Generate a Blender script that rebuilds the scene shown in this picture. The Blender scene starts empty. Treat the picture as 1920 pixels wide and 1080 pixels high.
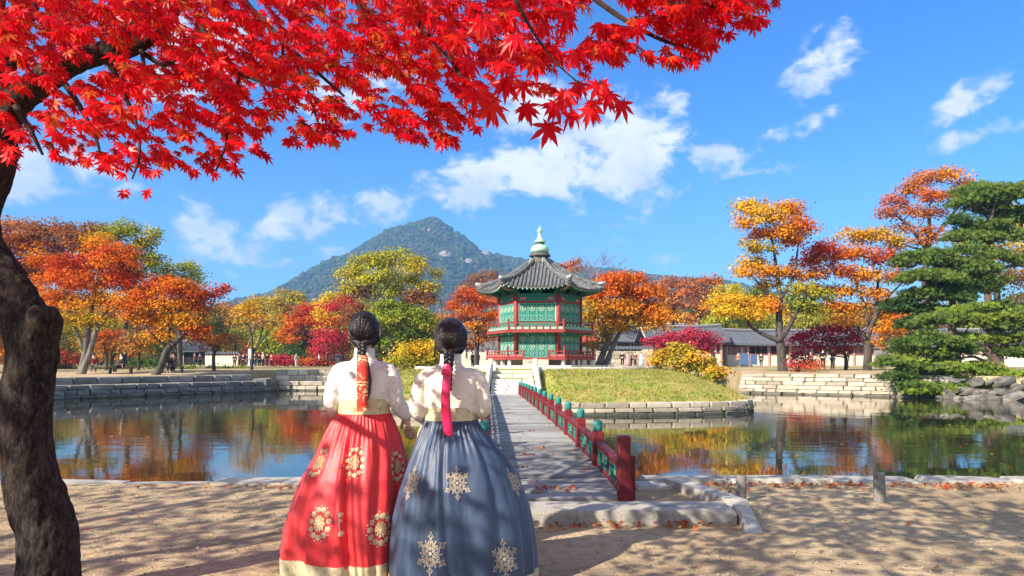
import bpy, bmesh, math, random
import numpy as np
from mathutils import Vector, Matrix, noise, Quaternion
from mathutils.geometry import delaunay_2d_cdt

R = math.radians
random.seed(7)
RNG = np.random.default_rng(11)
C = bpy.context.scene.collection
SC = bpy.context.scene

# ------------------------------------------------------------------ camera
EYE = 1.3                      # eye height, metres
F, CX, HV = 1280.0, 960.0, 680.0   # focal length, principal column and horizon row of the photograph (pixels)
cam_d = bpy.data.cameras.new('camera')
cam_d.sensor_width = 36.0
cam_d.lens = 24.0
cam_d.shift_y = 140.0 / 1920.0
cam_d.clip_start = 0.05
cam_d.clip_end = 9000.0
cam = bpy.data.objects.new('camera', cam_d)
cam.location = (0, 0, EYE)
cam.rotation_euler = (R(90), 0, 0)
C.objects.link(cam)
SC.camera = cam


def P(u, v, Y):
    """point at distance Y seen at photograph pixel (u, v)"""
    return Vector(((u - CX) / F * Y, Y, EYE - (v - HV) / F * Y))


def G(u, v, z=0.0):
    """point of the level z seen at pixel (u, v)"""
    Y = (EYE - z) * F / (v - HV)
    return P(u, v, Y)


# ------------------------------------------------------------------ sun, sky, exposure
SUN = Vector((-0.65, -0.51, 0.56)).normalized()       # towards the sun
sun_d = bpy.data.lights.new('sun', 'SUN')
sun_d.energy = 5.0
sun_d.angle = R(0.53)
sun_d.color = (1.0, 0.92, 0.79)
sun = bpy.data.objects.new('sun', sun_d)
sun.rotation_euler = SUN.to_track_quat('Z', 'Y').to_euler()
sun.location = (-20, -10, 30)
C.objects.link(sun)

SC.view_settings.view_transform = 'Standard'
SC.view_settings.look = 'None'
SC.view_settings.exposure = 1.08
SC.view_settings.gamma = 1.0
SC.view_settings.use_curve_mapping = False
cy = SC.cycles
cy.use_denoising = True
try:
    cy.denoiser = 'OPENIMAGEDENOISE'
    cy.denoising_input_passes = 'RGB_ALBEDO_NORMAL'
except Exception:
    pass
cy.max_bounces = 6
cy.diffuse_bounces = 3
cy.glossy_bounces = 3
cy.transmission_bounces = 4
cy.volume_bounces = 0
cy.transparent_max_bounces = 6
cy.caustics_reflective = False
cy.caustics_refractive = False
cy.sample_clamp_indirect = 6.0


class N:
    """small helper to write node trees"""
    def __init__(s, tree):
        s.t = tree

    def new(s, typ, **kw):
        n = s.t.nodes.new(typ)
        for k, v in kw.items():
            if k.startswith('i_'):
                key = k[2:]
                key = int(key) if key.isdigit() else key.replace('_', ' ')
                s.set(n, key, v)
            else:
                setattr(n, k, v)
        return n

    def set(s, n, key, v):
        sock = n.inputs[key]
        if isinstance(v, bpy.types.NodeSocket):
            s.t.links.new(v, sock)
        elif isinstance(v, bpy.types.Node):
            s.t.links.new(v.outputs[0], sock)
        else:
            sock.default_value = v

    def math(s, op, a, b=None, clamp=False):
        n = s.new('ShaderNodeMath', operation=op, use_clamp=clamp)
        s.set(n, 0, a)
        if b is not None:
            s.set(n, 1, b)
        return n.outputs[0]

    def vmath(s, op, a, b=None):
        n = s.new('ShaderNodeVectorMath', operation=op)
        s.set(n, 0, a)
        if b is not None:
            s.set(n, 1, b)
        return n.outputs['Value'] if op in ('LENGTH', 'DOT_PRODUCT') else n.outputs[0]

    def ramp(s, x, a, b, lo=0.0, hi=1.0, smooth=True):
        n = s.new('ShaderNodeMapRange', interpolation_type='SMOOTHSTEP' if smooth else 'LINEAR')
        s.set(n, 0, x)
        n.inputs[1].default_value = a
        n.inputs[2].default_value = b
        n.inputs[3].default_value = lo
        n.inputs[4].default_value = hi
        return n.outputs[0]

    def noise(s, vec, scale, detail=4, rough=0.55, dist=0.0):
        n = s.new('ShaderNodeTexNoise')
        if vec is not None:
            s.set(n, 'Vector', vec)
        n.inputs['Scale'].default_value = scale
        n.inputs['Detail'].default_value = detail
        n.inputs['Roughness'].default_value = rough
        n.inputs['Distortion'].default_value = dist
        return n.outputs['Fac']

    def mix(s, f, a, b, blend='MIX'):
        n = s.new('ShaderNodeMix', data_type='RGBA', blend_type=blend)
        s.set(n, 0, f)
        for k, v in ((6, a), (7, b)):
            if isinstance(v, (tuple, list)) and len(v) == 3:
                v = (*v, 1)
            s.set(n, k, v)
        return n.outputs[2]


world = bpy.data.worlds.new('World')
SC.world = world
world.use_nodes = True
wt = N(world.node_tree)
world.node_tree.nodes.clear()
sky = wt.new('ShaderNodeTexSky', sky_type='NISHITA', sun_disc=False)
sky.sun_elevation = math.asin(SUN.z)
sky.sun_rotation = math.atan2(SUN.x, SUN.y)
sky.altitude = 0
sky.air_density = 1.0
sky.dust_density = 0.6
sky.ozone_density = 3.0
tc = wt.new('ShaderNodeTexCoord')
D = tc.outputs['Generated']
sep = wt.new('ShaderNodeSeparateXYZ', i_0=D)
ysafe = wt.math('MAXIMUM', sep.outputs['Y'], 0.05)
gx = wt.math('DIVIDE', sep.outputs['X'], ysafe)
gz = wt.math('DIVIDE', sep.outputs['Z'], ysafe)
gp = wt.new('ShaderNodeCombineXYZ', i_0=gx, i_1=gz).outputs[0]
# cloud banks: (column, row, half width, half height, tilt) measured on the photograph, kept as directions
CLOUDS = [(1130, 300, 175, 130, 18, 1.0), (1010, 330, 95, 70, 10, .9), (870, 340, 150, 66, 12, .9), (715, 388, 105, 48, 8, .9),
          (590, 402, 105, 58, 5, .92), (505, 445, 110, 50, 40, .88), (375, 440, 95, 64, -30, .88), (500, 490, 90, 34, 0, .75),
          (1545, 130, 125, 60, 55, .75), (1500, 235, 90, 36, 25, .68), (1375, 305, 125, 50, -8, .72), (1850, 165, 130, 36, 30, .66),
          (1830, 255, 100, 26, 18, .6), (50, 320, 85, 75, 20, .85), (150, 300, 120, 60, 0, .7), (210, 330, 50, 60, 70, .55),
          (1255, 485, 46, 16, 10, .62), (620, 480, 60, 26, 0, .55), (990, 210, 90, 50, 30, .7), (1265, 190, 40, 40, 40, .6),
          (300, 120, 260, 90, 10, .6), (640, 190, 160, 60, 10, .55)]
M_ = None
for (u, v, a, b, rot, st) in CLOUDS:
    mp = wt.new('ShaderNodeMapping', vector_type='TEXTURE', i_0=gp)
    mp.inputs['Location'].default_value = ((u - CX) / F, (HV - v) / F, 0)
    mp.inputs['Rotation'].default_value = (0, 0, R(rot))
    mp.inputs['Scale'].default_value = (a / F, b / F, 1)
    ln = wt.vmath('LENGTH', mp.outputs[0])
    val = wt.ramp(ln, 0.15, 1.4, st, 0.0, smooth=True)
    M_ = val if M_ is None else wt.math('MAXIMUM', M_, val)
front = wt.ramp(sep.outputs['Y'], 0.30, 0.5)
gen = wt.ramp(wt.noise(D, 2.6, 3, .5), 0.36, 0.54, 0.0, 0.9)  # clouds out of view, cover raised to lift and whiten the ambient light
gen = wt.math('MULTIPLY', gen, wt.ramp(sep.outputs['Z'], 0.03, 0.12))
M_ = wt.math('ADD', wt.math('MULTIPLY', M_, front), wt.math('MULTIPLY', gen, wt.math('SUBTRACT', 1.0, front)))
nv = wt.vmath('MULTIPLY', D, (1.0, 1.0, 1.5))
n1 = wt.noise(nv, 7.0, 9, 0.62, 0.25)
n2 = wt.noise(nv, 22.0, 7, 0.62, 0.4)
nn = wt.math('ADD', wt.math('MULTIPLY', n1, 0.72), wt.math('MULTIPLY', n2, 0.62))
dens = wt.math('ADD', wt.math('MULTIPLY', M_, 1.0), wt.math('MULTIPLY', wt.math('SUBTRACT', nn, 0.665), 3.6))
gate = wt.ramp(M_, 0.02, 0.22)
dens = wt.math('MULTIPLY', wt.ramp(dens, 0.27, 0.95), gate)
shade = wt.math('ADD', wt.math('MULTIPLY', wt.ramp(wt.noise(wt.vmath('ADD', nv, (0.03, 0.0, 0.05)), 9.0, 8, .62), 0.36, 0.64), 0.75), wt.math('MULTIPLY', wt.ramp(dens, 0.5, 1.0), 0.25))
ccol = wt.mix(shade, (3.6, 4.3, 5.4), (6.4, 6.5, 6.7))
tint = wt.mix(wt.ramp(sep.outputs['Z'], 0.02, 0.42), (0.53, 0.96, 1.13), (0.15, 0.68, 1.28))
skyc = wt.mix(1.0, sky.outputs[0], tint, 'MULTIPLY')
full = wt.mix(wt.math('MULTIPLY', dens, 0.95), skyc, ccol)
bg = wt.new('ShaderNodeBackground', i_0=full, i_1=0.09)
out = wt.new('ShaderNodeOutputWorld', i_0=bg)

# ------------------------------------------------------------------ materials
MATS = {}


def mat(name, build):
    if name in MATS:
        return MATS[name]
    m = bpy.data.materials.new(name)
    m.use_nodes = True
    m.node_tree.nodes.clear()
    n = N(m.node_tree)
    o = n.new('ShaderNodeOutputMaterial')
    build(n, o)
    MATS[name] = m
    return m


def pbr(name, col, rough=0.7, col2=None, scale=8.0, bump=0.0, bscale=None, spec=0.3, metal=0.0, detail=5, stretch=(1, 1, 1),
        coords='Object', isl=0.0, wear=None, wscale=3.0, sheen=0.0):
    """principled surface: two-tone noise, relief, optional per-piece tone and patches of wear"""
    def b(n, o):
        t = n.new('ShaderNodeTexCoord')
        vec = n.vmath('MULTIPLY', t.outputs[coords], stretch)
        c = (*col, 1)
        if col2 is not None:
            f = n.ramp(n.noise(vec, scale, detail, .6), 0.3, 0.7)
            c = n.mix(f, col, col2)
        if wear is not None:
            f = n.ramp(n.noise(vec, wscale, 6, .65), 0.52, 0.68)
            c = n.mix(f, c, wear)
        if isl:
            oi = n.new('ShaderNodeObjectInfo')
            k = n.math('ADD', n.math('MULTIPLY', oi.outputs['Random'], 2 * isl), 1 - isl)
            c = n.mix(1.0, c, n.new('ShaderNodeCombineColor', i_0=k, i_1=k, i_2=k).outputs[0], 'MULTIPLY')
        p = n.new('ShaderNodeBsdfPrincipled')
        n.set(p, 'Base Color', c)
        p.inputs['Roughness'].default_value = rough
        p.inputs['Metallic'].default_value = metal
        p.inputs['Specular IOR Level'].default_value = spec
        if sheen:
            p.inputs['Sheen Weight'].default_value = sheen
        if bump:
            h = n.noise(vec, bscale or scale * 3, 6, .65)
            bn = n.new('ShaderNodeBump', i_Height=h)
            bn.inputs['Strength'].default_value = min(1.0, bump)
            bn.inputs['Distance'].default_value = 0.02 * max(1.0, bump)
            n.set(p, 'Normal', bn.outputs[0])
        n.set(o, 0, p)
    return mat(name, b)


def leafmat(name, trans=0.4, gloss=0.0, rough=0.4):
    def b(n, o):
        a = n.new('ShaderNodeAttribute', attribute_name='Col')
        d = n.new('ShaderNodeBsdfDiffuse', i_0=a.outputs['Color'])
        t = n.new('ShaderNodeBsdfTranslucent', i_0=a.outputs['Color'])
        m = n.new('ShaderNodeMixShader', i_0=trans, i_1=d.outputs[0], i_2=t.outputs[0])
        last = m.outputs[0]
        if gloss:
            g = n.new('ShaderNodeBsdfGlossy', i_1=rough)
            m2 = n.new('ShaderNodeMixShader', i_0=gloss, i_1=last, i_2=g.outputs[0])
            last = m2.outputs[0]
        n.set(o, 0, last)
    return mat(name, b)


LEAF = leafmat('leaf', 0.35)
BARK = pbr('bark', (.040, .032, .027), .9, (.105, .085, .070), 5, .9, 14, stretch=(1, 1, .25))
BARKD = pbr('bark_dark', (.03, .023, .018), .9, (.075, .06, .05), 5, .8, 14, stretch=(1, 1, .25))


# ------------------------------------------------------------------ geometry helpers
def tag(o, label=None, cat=None, group=None, kind=None):
    if label: o['label'] = label
    if cat: o['category'] = cat
    if group: o['group'] = group
    if kind: o['kind'] = kind
    return o


def empty(name, loc=(0, 0, 0), rz=0.0, label=None, cat=None, group=None):
    o = bpy.data.objects.new(name, None)
    o.location = loc
    o.rotation_euler = (0, 0, rz)
    o.empty_display_size = .2
    C.objects.link(o)
    return tag(o, label, cat, group)


def link(name, me, parent=None, loc=(0, 0, 0), rot=(0, 0, 0), sc=(1, 1, 1)):
    o = bpy.data.objects.new(name, me)
    C.objects.link(o)
    if parent is not None:
        o.parent = parent
    o.location = loc
    o.rotation_euler = rot
    o.scale = sc
    return o


class MB:
    """collects shapes; build() links them as one mesh object"""
    def __init__(s):
        s.v, s.f, s.m, s.c = [], [], [], []
        s.mi = 0
        s.col = None

    def add(s, vs, fs):
        b = len(s.v)
        s.v += [tuple(p) for p in vs]
        if s.col is not None:
            s.c += [s.col] * len(vs)
        for f in fs:
            s.f.append([b + i for i in f])
            s.m.append(s.mi)

    def box(s, c, d, rz=0.0, bev=0.0, jit=0.0):
        """centre c, full size d, chamfered along all edges when bev > 0"""
        hx, hy, hz = d[0] / 2, d[1] / 2, d[2] / 2
        ca, sa = math.cos(rz), math.sin(rz)
        def T(p):
            x, y, z = p
            if jit:
                x += random.uniform(-jit, jit); y += random.uniform(-jit, jit); z += random.uniform(-jit, jit)
            return (c[0] + x * ca - y * sa, c[1] + x * sa + y * ca, c[2] + z)
        if bev <= 0:
            vs = [T((sx * hx, sy * hy, sz * hz)) for sz in (-1, 1) for sy in (-1, 1) for sx in (-1, 1)]
            s.add(vs, [(0, 2, 3, 1), (4, 5, 7, 6), (0, 1, 5, 4), (2, 6, 7, 3), (0, 4, 6, 2), (1, 3, 7, 5)])
            return
        b = min(bev, hx * .9, hy * .9, hz * .9)
        vs = []
        idx = {}
        for sx in (-1, 1):
            for sy in (-1, 1):
                for sz in (-1, 1):
                    base = (random.uniform(-jit, jit), random.uniform(-jit, jit), random.uniform(-jit, jit)) if jit else (0, 0, 0)
                    for ax in range(3):
                        p = [sx * (hx - b), sy * (hy - b), sz * (hz - b)]
                        p[ax] = (sx * hx, sy * hy, sz * hz)[ax]
                        idx[(sx, sy, sz, ax)] = len(vs)
                        x, y, z = p[0] + base[0], p[1] + base[1], p[2] + base[2]
                        vs.append((c[0] + x * ca - y * sa, c[1] + x * sa + y * ca, c[2] + z))
        I = lambda x, y, z, a: idx[(x, y, z, a)]
        fs = []
        for g in (-1, 1):
            fs.append([I(g, -1, -1, 0), I(g, 1, -1, 0), I(g, 1, 1, 0), I(g, -1, 1, 0)][::g])
            fs.append([I(-1, g, -1, 1), I(-1, g, 1, 1), I(1, g, 1, 1), I(1, g, -1, 1)][::g])
            fs.append([I(-1, -1, g, 2), I(1, -1, g, 2), I(1, 1, g, 2), I(-1, 1, g, 2)][::g])
        for a in (-1, 1):
            for e in (-1, 1):
                fs.append([I(a, e, -1, 0), I(a, e, 1, 0), I(a, e, 1, 1), I(a, e, -1, 1)])
                fs.append([I(a, -1, e, 0), I(a, 1, e, 0), I(a, 1, e, 2), I(a, -1, e, 2)])
                fs.append([I(-1, a, e, 1), I(1, a, e, 1), I(1, a, e, 2), I(-1, a, e, 2)])
        for sx in (-1, 1):
            for sy in (-1, 1):
                for sz in (-1, 1):
                    fs.append([I(sx, sy, sz, 0), I(sx, sy, sz, 1), I(sx, sy, sz, 2)])
        s.add(vs, fs)

    def tube(s, pts, rad, n=8, cap=True, flat=1.0):
        pts = [Vector(p) for p in pts]
        m = len(pts)
        if not hasattr(rad, '__len__'):
            rad = [rad] * m
        vs, fs = [], []
        t0 = (pts[1] - pts[0]).normalized()
        up = Vector((0, 0, 1)) if abs(t0.z) < .9 else Vector((0, 1, 0))
        a = t0.cross(up).normalized()
        for i in range(m):
            t = (pts[min(i + 1, m - 1)] - pts[max(i - 1, 0)])
            t = t.normalized() if t.length > 1e-9 else t0
            a = (a - t * a.dot(t))
            a = a.normalized() if a.length > 1e-6 else t.orthogonal().normalized()
            b = t.cross(a)
            for k in range(n):
                q = 2 * math.pi * k / n
                vs.append(pts[i] + (a * math.cos(q) + b * math.sin(q) * flat) * rad[i])
        for i in range(m - 1):
            for k in range(n):
                k2 = (k + 1) % n
                fs.append((i * n + k, i * n + k2, (i + 1) * n + k2, (i + 1) * n + k))
        if cap:
            fs.append(tuple(range(n - 1, -1, -1)))
            fs.append(tuple((m - 1) * n + k for k in range(n)))
        s.add(vs, fs)

    def lathe(s, prof, c=(0, 0, 0), n=24):
        vs, fs = [], []
        m = len(prof)
        for (r, z) in prof:
            for k in range(n):
                q = 2 * math.pi * k / n
                vs.append((c[0] + r * math.cos(q), c[1] + r * math.sin(q), c[2] + z))
        for i in range(m - 1):
            for k in range(n):
                k2 = (k + 1) % n
                fs.append((i * n + k, i * n + k2, (i + 1) * n + k2, (i + 1) * n + k))
        fs.append(tuple(range(n - 1, -1, -1)))
        fs.append(tuple((m - 1) * n + k for k in range(n)))
        s.add(vs, fs)

    def loft(s, rings, cap=True):
        n = len(rings[0])
        vs = [p for r in rings for p in r]
        fs = []
        for i in range(len(rings) - 1):
            for k in range(n):
                k2 = (k + 1) % n
                fs.append((i * n + k, i * n + k2, (i + 1) * n + k2, (i + 1) * n + k))
        if cap:
            fs.append(tuple(range(n - 1, -1, -1)))
            fs.append(tuple((len(rings) - 1) * n + k for k in range(n)))
        s.add(vs, fs)

    def prism(s, poly, z0, z1):
        """plan polygon (list of xy, counter-clockwise) extruded from z0 to z1; z1 may be a list"""
        n = len(poly)
        zt = z1 if hasattr(z1, '__len__') else [z1] * n
        vs = [(p[0], p[1], z0) for p in poly] + [(p[0], p[1], zt[i]) for i, p in enumerate(poly)]
        fs = [tuple(range(n - 1, -1, -1)), tuple(range(n, 2 * n))]
        for i in range(n):
            j = (i + 1) % n
            fs.append((i, j, n + j, n + i))
        s.add(vs, fs)

    def mesh(s, name, mats, smooth=False):
        me = bpy.data.meshes.new(name)
        me.from_pydata(s.v, [], s.f)
        if not isinstance(mats, (list, tuple)):
            mats = [mats]
        for m in mats:
            me.materials.append(m)
        if len(mats) > 1:
            me.polygons.foreach_set('material_index', s.m)
        if s.c:
            at = me.color_attributes.new('Col', 'FLOAT_COLOR', 'POINT')
            at.data.foreach_set('color', np.array([(*c, 1) for c in s.c], 'f').ravel())
        if smooth:
            me.polygons.foreach_set('use_smooth', [True] * len(me.polygons))
        me.update()
        return me

    def build(s, name, mats, parent=None, smooth=False, loc=(0, 0, 0), rot=(0, 0, 0), fix=False):
        me = s.mesh(name, mats, smooth)
        if fix:
            fixn(me)
        return link(name, me, parent, loc, rot)


def fixn(me):
    bm = bmesh.new()
    bm.from_mesh(me)
    bmesh.ops.recalc_face_normals(bm, faces=bm.faces)
    bm.to_mesh(me)
    bm.free()


def smooth_by_angle(me, ang=35):
    me.polygons.foreach_set('use_smooth', [True] * len(me.polygons))
    bm = bmesh.new(); bm.from_mesh(me)
    for e in bm.edges:
        if len(e.link_faces) == 2 and e.calc_face_angle(0) > R(ang):
            e.smooth = False
    bm.to_mesh(me); bm.free()


def np_mesh(name, verts, k, cols=None, mat_=None, faces=None):
    """mesh of separate k-gons from an (n*k, 3) array, with a colour attribute"""
    me = bpy.data.meshes.new(name)
    nv = len(verts)
    if faces is None:
        faces = np.arange(nv).reshape(-1, k)
    nf = len(faces)
    me.vertices.add(nv)
    me.vertices.foreach_set('co', np.asarray(verts, 'f').ravel())
    me.loops.add(nf * k)
    me.loops.foreach_set('vertex_index', np.asarray(faces, 'i').ravel())
    me.polygons.add(nf)
    me.polygons.foreach_set('loop_start', np.arange(nf, dtype='i') * k)
    try:
        me.polygons.foreach_set('loop_total', np.full(nf, k, 'i'))
    except Exception:
        pass
    me.update(calc_edges=True)
    if cols is not None:
        at = me.color_attributes.new('Col', 'FLOAT_COLOR', 'POINT')
        at.data.foreach_set('color', np.concatenate([cols, np.ones((nv, 1))], 1).astype('f').ravel())
    if mat_ is not None:
        me.materials.append(mat_)
    me.validate()
    return me


def eval_mesh(me, mods, name):
    """apply modifiers given as (type, settings) to a mesh and return the result"""
    o = bpy.data.objects.new('work', me)
    C.objects.link(o)
    for typ, kw in mods:
        m = o.modifiers.new(typ, typ)
        for k, v in kw.items():
            setattr(m, k, v)
        if typ == 'SKIN' and getattr(me, 'skin_vertices', None):
            pass
    dg = bpy.context.evaluated_depsgraph_get()
    dg.update()
    res = bpy.data.meshes.new_from_object(o.evaluated_get(dg))
    res.name = name
    bpy.data.objects.remove(o)
    return res


def skin_mesh(name, joints, edges, radii, sub=2, root=0, smooth_all=True):
    me = bpy.data.meshes.new(name)
    me.from_pydata([tuple(j) for j in joints], edges, [])
    o = bpy.data.objects.new('work', me)
    C.objects.link(o)
    m = o.modifiers.new('Skin', 'SKIN')
    m.use_smooth_shade = True
    m.branch_smoothing = 0.3
    for i, r in enumerate(radii):
        d = me.skin_vertices[0].data[i]
        d.radius = r if hasattr(r, '__len__') else (r, r)
        d.use_root = (i == root)
    s = o.modifiers.new('Sub', 'SUBSURF')
    s.levels = sub
    s.render_levels = sub
    dg = bpy.context.evaluated_depsgraph_get()
    dg.update()
    res = bpy.data.meshes.new_from_object(o.evaluated_get(dg))
    res.name = name
    bpy.data.objects.remove(o)
    return res


def catmull(pts, n=8, closed=False):
    pts = [Vector(p) for p in pts]
    m = len(pts)
    outp = []
    segs = m if closed else m - 1
    for i in range(segs):
        p1, p2 = pts[i], pts[(i + 1) % m]
        p0 = pts[(i - 1) % m] if closed or i > 0 else p1 * 2 - p2
        p3 = pts[(i + 2) % m] if closed or i + 2 < m else p2 * 2 - p1
        for k in range(n):
            t = k / n
            outp.append(0.5 * ((2 * p1) + (p2 - p0) * t + (2 * p0 - 5 * p1 + 4 * p2 - p3) * t * t + (3 * p1 - p0 - 3 * p2 + p3) * t ** 3))
    if not closed:
        outp.append(pts[-1])
    return outp


def sstep(x, a, b):
    t = min(1.0, max(0.0, (x - a) / (b - a)))
    return t * t * (3 - 2 * t)


def lerp(a, b, t):
    return a + (b - a) * t
# ------------------------------------------------------------------ ground, pond, hills
WATER = -0.55
HOLE = [(-27.5, 7.22), (31.5, 7.50), (35, 28), (26.8, 35.8), (15.3, 43.0), (16, 60), (0, 63), (-12, 60), (-11.6, 46.1), (-17.2, 46.1),
        (-24.9, 35.6), (-32, 27.6)]


def inside(p, poly):
    x, y = p
    c = False
    j = len(poly) - 1
    for i in range(len(poly)):
        xi, yi = poly[i]; xj, yj = poly[j]
        if (yi > y) != (yj > y) and x < (xj - xi) * (y - yi) / (yj - yi) + xi:
            c = not c
        j = i
    return c


def gh(x, y):
    return sstep(y, 12, 34) * .5 + .25 * sstep(y, 40, 47) + .1 * sstep(y, 60, 110)


def dirt(n, o):
    t = n.new('ShaderNodeTexCoord')
    v = t.outputs['Object']
    big = n.noise(v, .55, 5, .6)
    c = n.mix(n.ramp(big, .35, .65), (.45, .325, .185), (.57, .43, .26))
    fine = n.noise(n.vmath('MULTIPLY', v, (1, 1.3, 1)), 9, 8, .7)
    c = n.mix(n.ramp(fine, .42, .66, 0, .7), c, (.30, .215, .13))
    grit = n.noise(v, 70, 3, .6)
    c = n.mix(n.ramp(grit, .55, .72, 0, .5), c, (.58, .46, .31))
    c = n.mix(n.ramp(grit, .40, .28, 0, .6), c, (.16, .11, .07))
    damp = n.noise(n.vmath('MULTIPLY', v, (.5, 1.5, 1)), 1.3, 6, .65, .8)
    c = n.mix(n.ramp(damp, .52, .66, 0, .5), c, (.25, .19, .125))
    ys = n.new('ShaderNodeSeparateXYZ', i_0=v).outputs['Y']
    grass = n.math('MULTIPLY', n.ramp(ys, 44, 50), n.ramp(n.noise(n.vmath('MULTIPLY', v, (.5, 1.6, 1)), .22, 4, .6), .46, .56))
    gcol = n.mix(n.noise(v, 2.5, 5, .7), (.30, .23, .07), (.20, .21, .05))
    c = n.mix(grass, c, gcol)
    p = n.new('ShaderNodeBsdfPrincipled', i_Base_Color=c)
    p.inputs['Roughness'].default_value = .95
    p.inputs['Specular IOR Level'].default_value = .1
    scuff = n.noise(n.vmath('MULTIPLY', v, (.8, 2.0, 1)), 4.0, 5, .6, 1.5)
    fine = n.math('ADD', fine, n.math('MULTIPLY', scuff, .9))
    h = n.math('ADD', n.math('MULTIPLY', fine, 1.0), n.math('MULTIPLY', grit, .35))
    b = n.new('ShaderNodeBump', i_Height=h)
    b.inputs['Strength'].default_value = .9
    b.inputs['Distance'].default_value = .045
    n.set(p, 'Normal', b.outputs[0])
    n.set(o, 0, p)


def build_ground():
    pts = []
    for i in range(len(HOLE)):
        a, b = Vector(HOLE[i]), Vector(HOLE[(i + 1) % len(HOLE)])
        k = max(1, int((b - a).length / 1.5))
        pts += [tuple(a.lerp(b, j / k)) for j in range(k)]
    nb = len(pts)
    edges = [(i, (i + 1) % nb) for i in range(nb)]
    rnd = random.Random(3)
    def grid(x0, x1, y0, y1, s, skip=None):
        x = x0
        while x <= x1:
            y = y0
            while y <= y1:
                q = (x + rnd.uniform(-.3, .3) * s, y + rnd.uniform(-.3, .3) * s)
                if not (skip and skip(q)) and not inside(q, HOLE):
                    if not (-29 < q[0] < 33 and 6.9 < q[1] < 7.9):
                        pts.append(q)
                y += s
            x += s
    grid(-7, 8, 1.2, 6.9, .17)
    grid(-60, 60, -20, 70, 3.0, lambda q: -7.5 < q[0] < 8.5 and .5 < q[1] < 7.2)
    grid(-240, 240, -60, 260, 22, lambda q: abs(q[0]) < 60 and -20 < q[1] < 70)
    pts += [(-5000, -400), (5000, -400), (5000, 6000), (-5000, 6000), (0, -400), (-5000, 2000), (5000, 2000), (0, 2000), (-1200, 700), (1200, 700)]
    res = delaunay_2d_cdt([Vector(p) for p in pts], edges, [], 0, 1e-5)
    vs = []
    for q in res[0]:
        x, y = q
        z = gh(x, y)
        if -7.5 < x < 8.5 and .8 < y < 7.1:
            w = min(1, (7.1 - y) / .5)
            z += w * (.016 * noise.noise((x * 1.1, y * 1.1, 0)) + .009 * noise.noise((x * 3.7, y * 3.7, 4)) + .005 * noise.noise((x * 9, y * 9, 8)))
        vs.append((x, y, z))
    fs = []
    for f in res[2]:
        c = sum((Vector(res[0][i]) for i in f), Vector((0, 0))) / 3
        if not inside(c, HOLE):
            fs.append(list(f))
    m = MB()
    m.add(vs, fs)
    low = [(pts[i][0], pts[i][1], -1.2) for i in range(nb)]
    top = [(pts[i][0], pts[i][1], gh(*pts[i])) for i in range(nb)]
    m.add(top + low, [(i, nb + i, nb + (i + 1) % nb, (i + 1) % nb) for i in range(nb)])
    o = m.build('ground', mat('dirt', dirt), smooth=True)
    tag(o, kind='structure')
    bed = MB()
    bed.add([(-40, 5, -1.15), (42, 5, -1.15), (42, 66, -1.15), (-40, 66, -1.15)], [(0, 1, 2, 3)])
    tag(bed.build('pond_bed', pbr('mud', (.03, .028, .018), .9, (.05, .045, .03))), kind='structure')


build_ground()


def water_mat(n, o):
    t = n.new('ShaderNodeTexCoord')
    v = n.vmath('MULTIPLY', t.outputs['Object'], (1.0, 1.8, 1))
    a = n.noise(v, 1.1, 3, .5)
    b_ = n.noise(v, 5.5, 3, .5)
    gust = n.ramp(n.noise(t.outputs['Object'], .16, 3, .5), .38, .66, .12, 1.0)
    h = n.math('MULTIPLY', n.math('ADD', n.math('MULTIPLY', a, 1.0), n.math('MULTIPLY', b_, .22)), gust)
    bp = n.new('ShaderNodeBump', i_Height=h)
    bp.inputs['Strength'].default_value = .12
    bp.inputs['Distance'].default_value = .06
    p = n.new('ShaderNodeBsdfPrincipled')
    p.inputs['Base Color'].default_value = (.022, .026, .014, 1)
    p.inputs['Roughness'].default_value = .015
    p.inputs['IOR'].default_value = 1.85
    p.inputs['Specular IOR Level'].default_value = .62
    n.set(p, 'Normal', bp.outputs[0])
    n.set(o, 0, p)


w = MB()
w.add([(-33, 6.9, WATER), (36, 6.9, WATER), (36, 64, WATER), (-33, 64, WATER)], [(0, 1, 2, 3)])
tag(w.build('pond_water', mat('water', water_mat)), kind='structure')


# ---- stones
def stone_mat(name, a, b, isl=.22, wear=None):
    m = pbr(name, a, .85, b, 2.2, .6, 18, isl=isl, wear=wear, wscale=4)
    # a wet, algae darkened band just above the water
    n = N(m.node_tree)
    p = next(q for q in m.node_tree.nodes if q.type == 'BSDF_PRINCIPLED')
    src = p.inputs['Base Color'].links[0].from_socket
    pos = n.new('ShaderNodeNewGeometry').outputs['Position']
    z = n.math('ADD', n.new('ShaderNodeSeparateXYZ', i_0=pos).outputs['Z'], n.math('MULTIPLY', n.noise(pos, 3.0, 4, .6), .16))
    st = n.ramp(n.noise(n.vmath('MULTIPLY', pos, (1.5, 1.5, .35)), 2.2, 5, .65), .54, .68, 0, .32)
    c = n.mix(st, src, (.13, .115, .09))
    c = n.mix(n.ramp(z, -.40, -.33, .8, 0), c, (.045, .045, .032))
    n.set(p, 'Base Color', c)
    return m


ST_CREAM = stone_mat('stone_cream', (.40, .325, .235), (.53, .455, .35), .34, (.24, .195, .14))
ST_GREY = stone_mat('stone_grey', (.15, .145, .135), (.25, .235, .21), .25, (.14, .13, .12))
ST_WHITE = stone_mat('stone_white', (.60, .55, .47), (.68, .63, .55), .1, (.42, .37, .3))
GRANITE = pbr('granite', (.37, .34, .285), .85, (.50, .46, .385), 60, .7, 90, isl=.1, wear=(.26, .25, .22), wscale=5)


def stone_variants(m, n=6, dims=(1, 1, 1), bev=.06, jit=.035):
    outp = []
    for i in range(n):
        b = MB()
        b.box((0, 0, 0), dims, bev=bev, jit=jit)
        outp.append(b.mesh('stone', m))
    return outp


STV = {}


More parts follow.
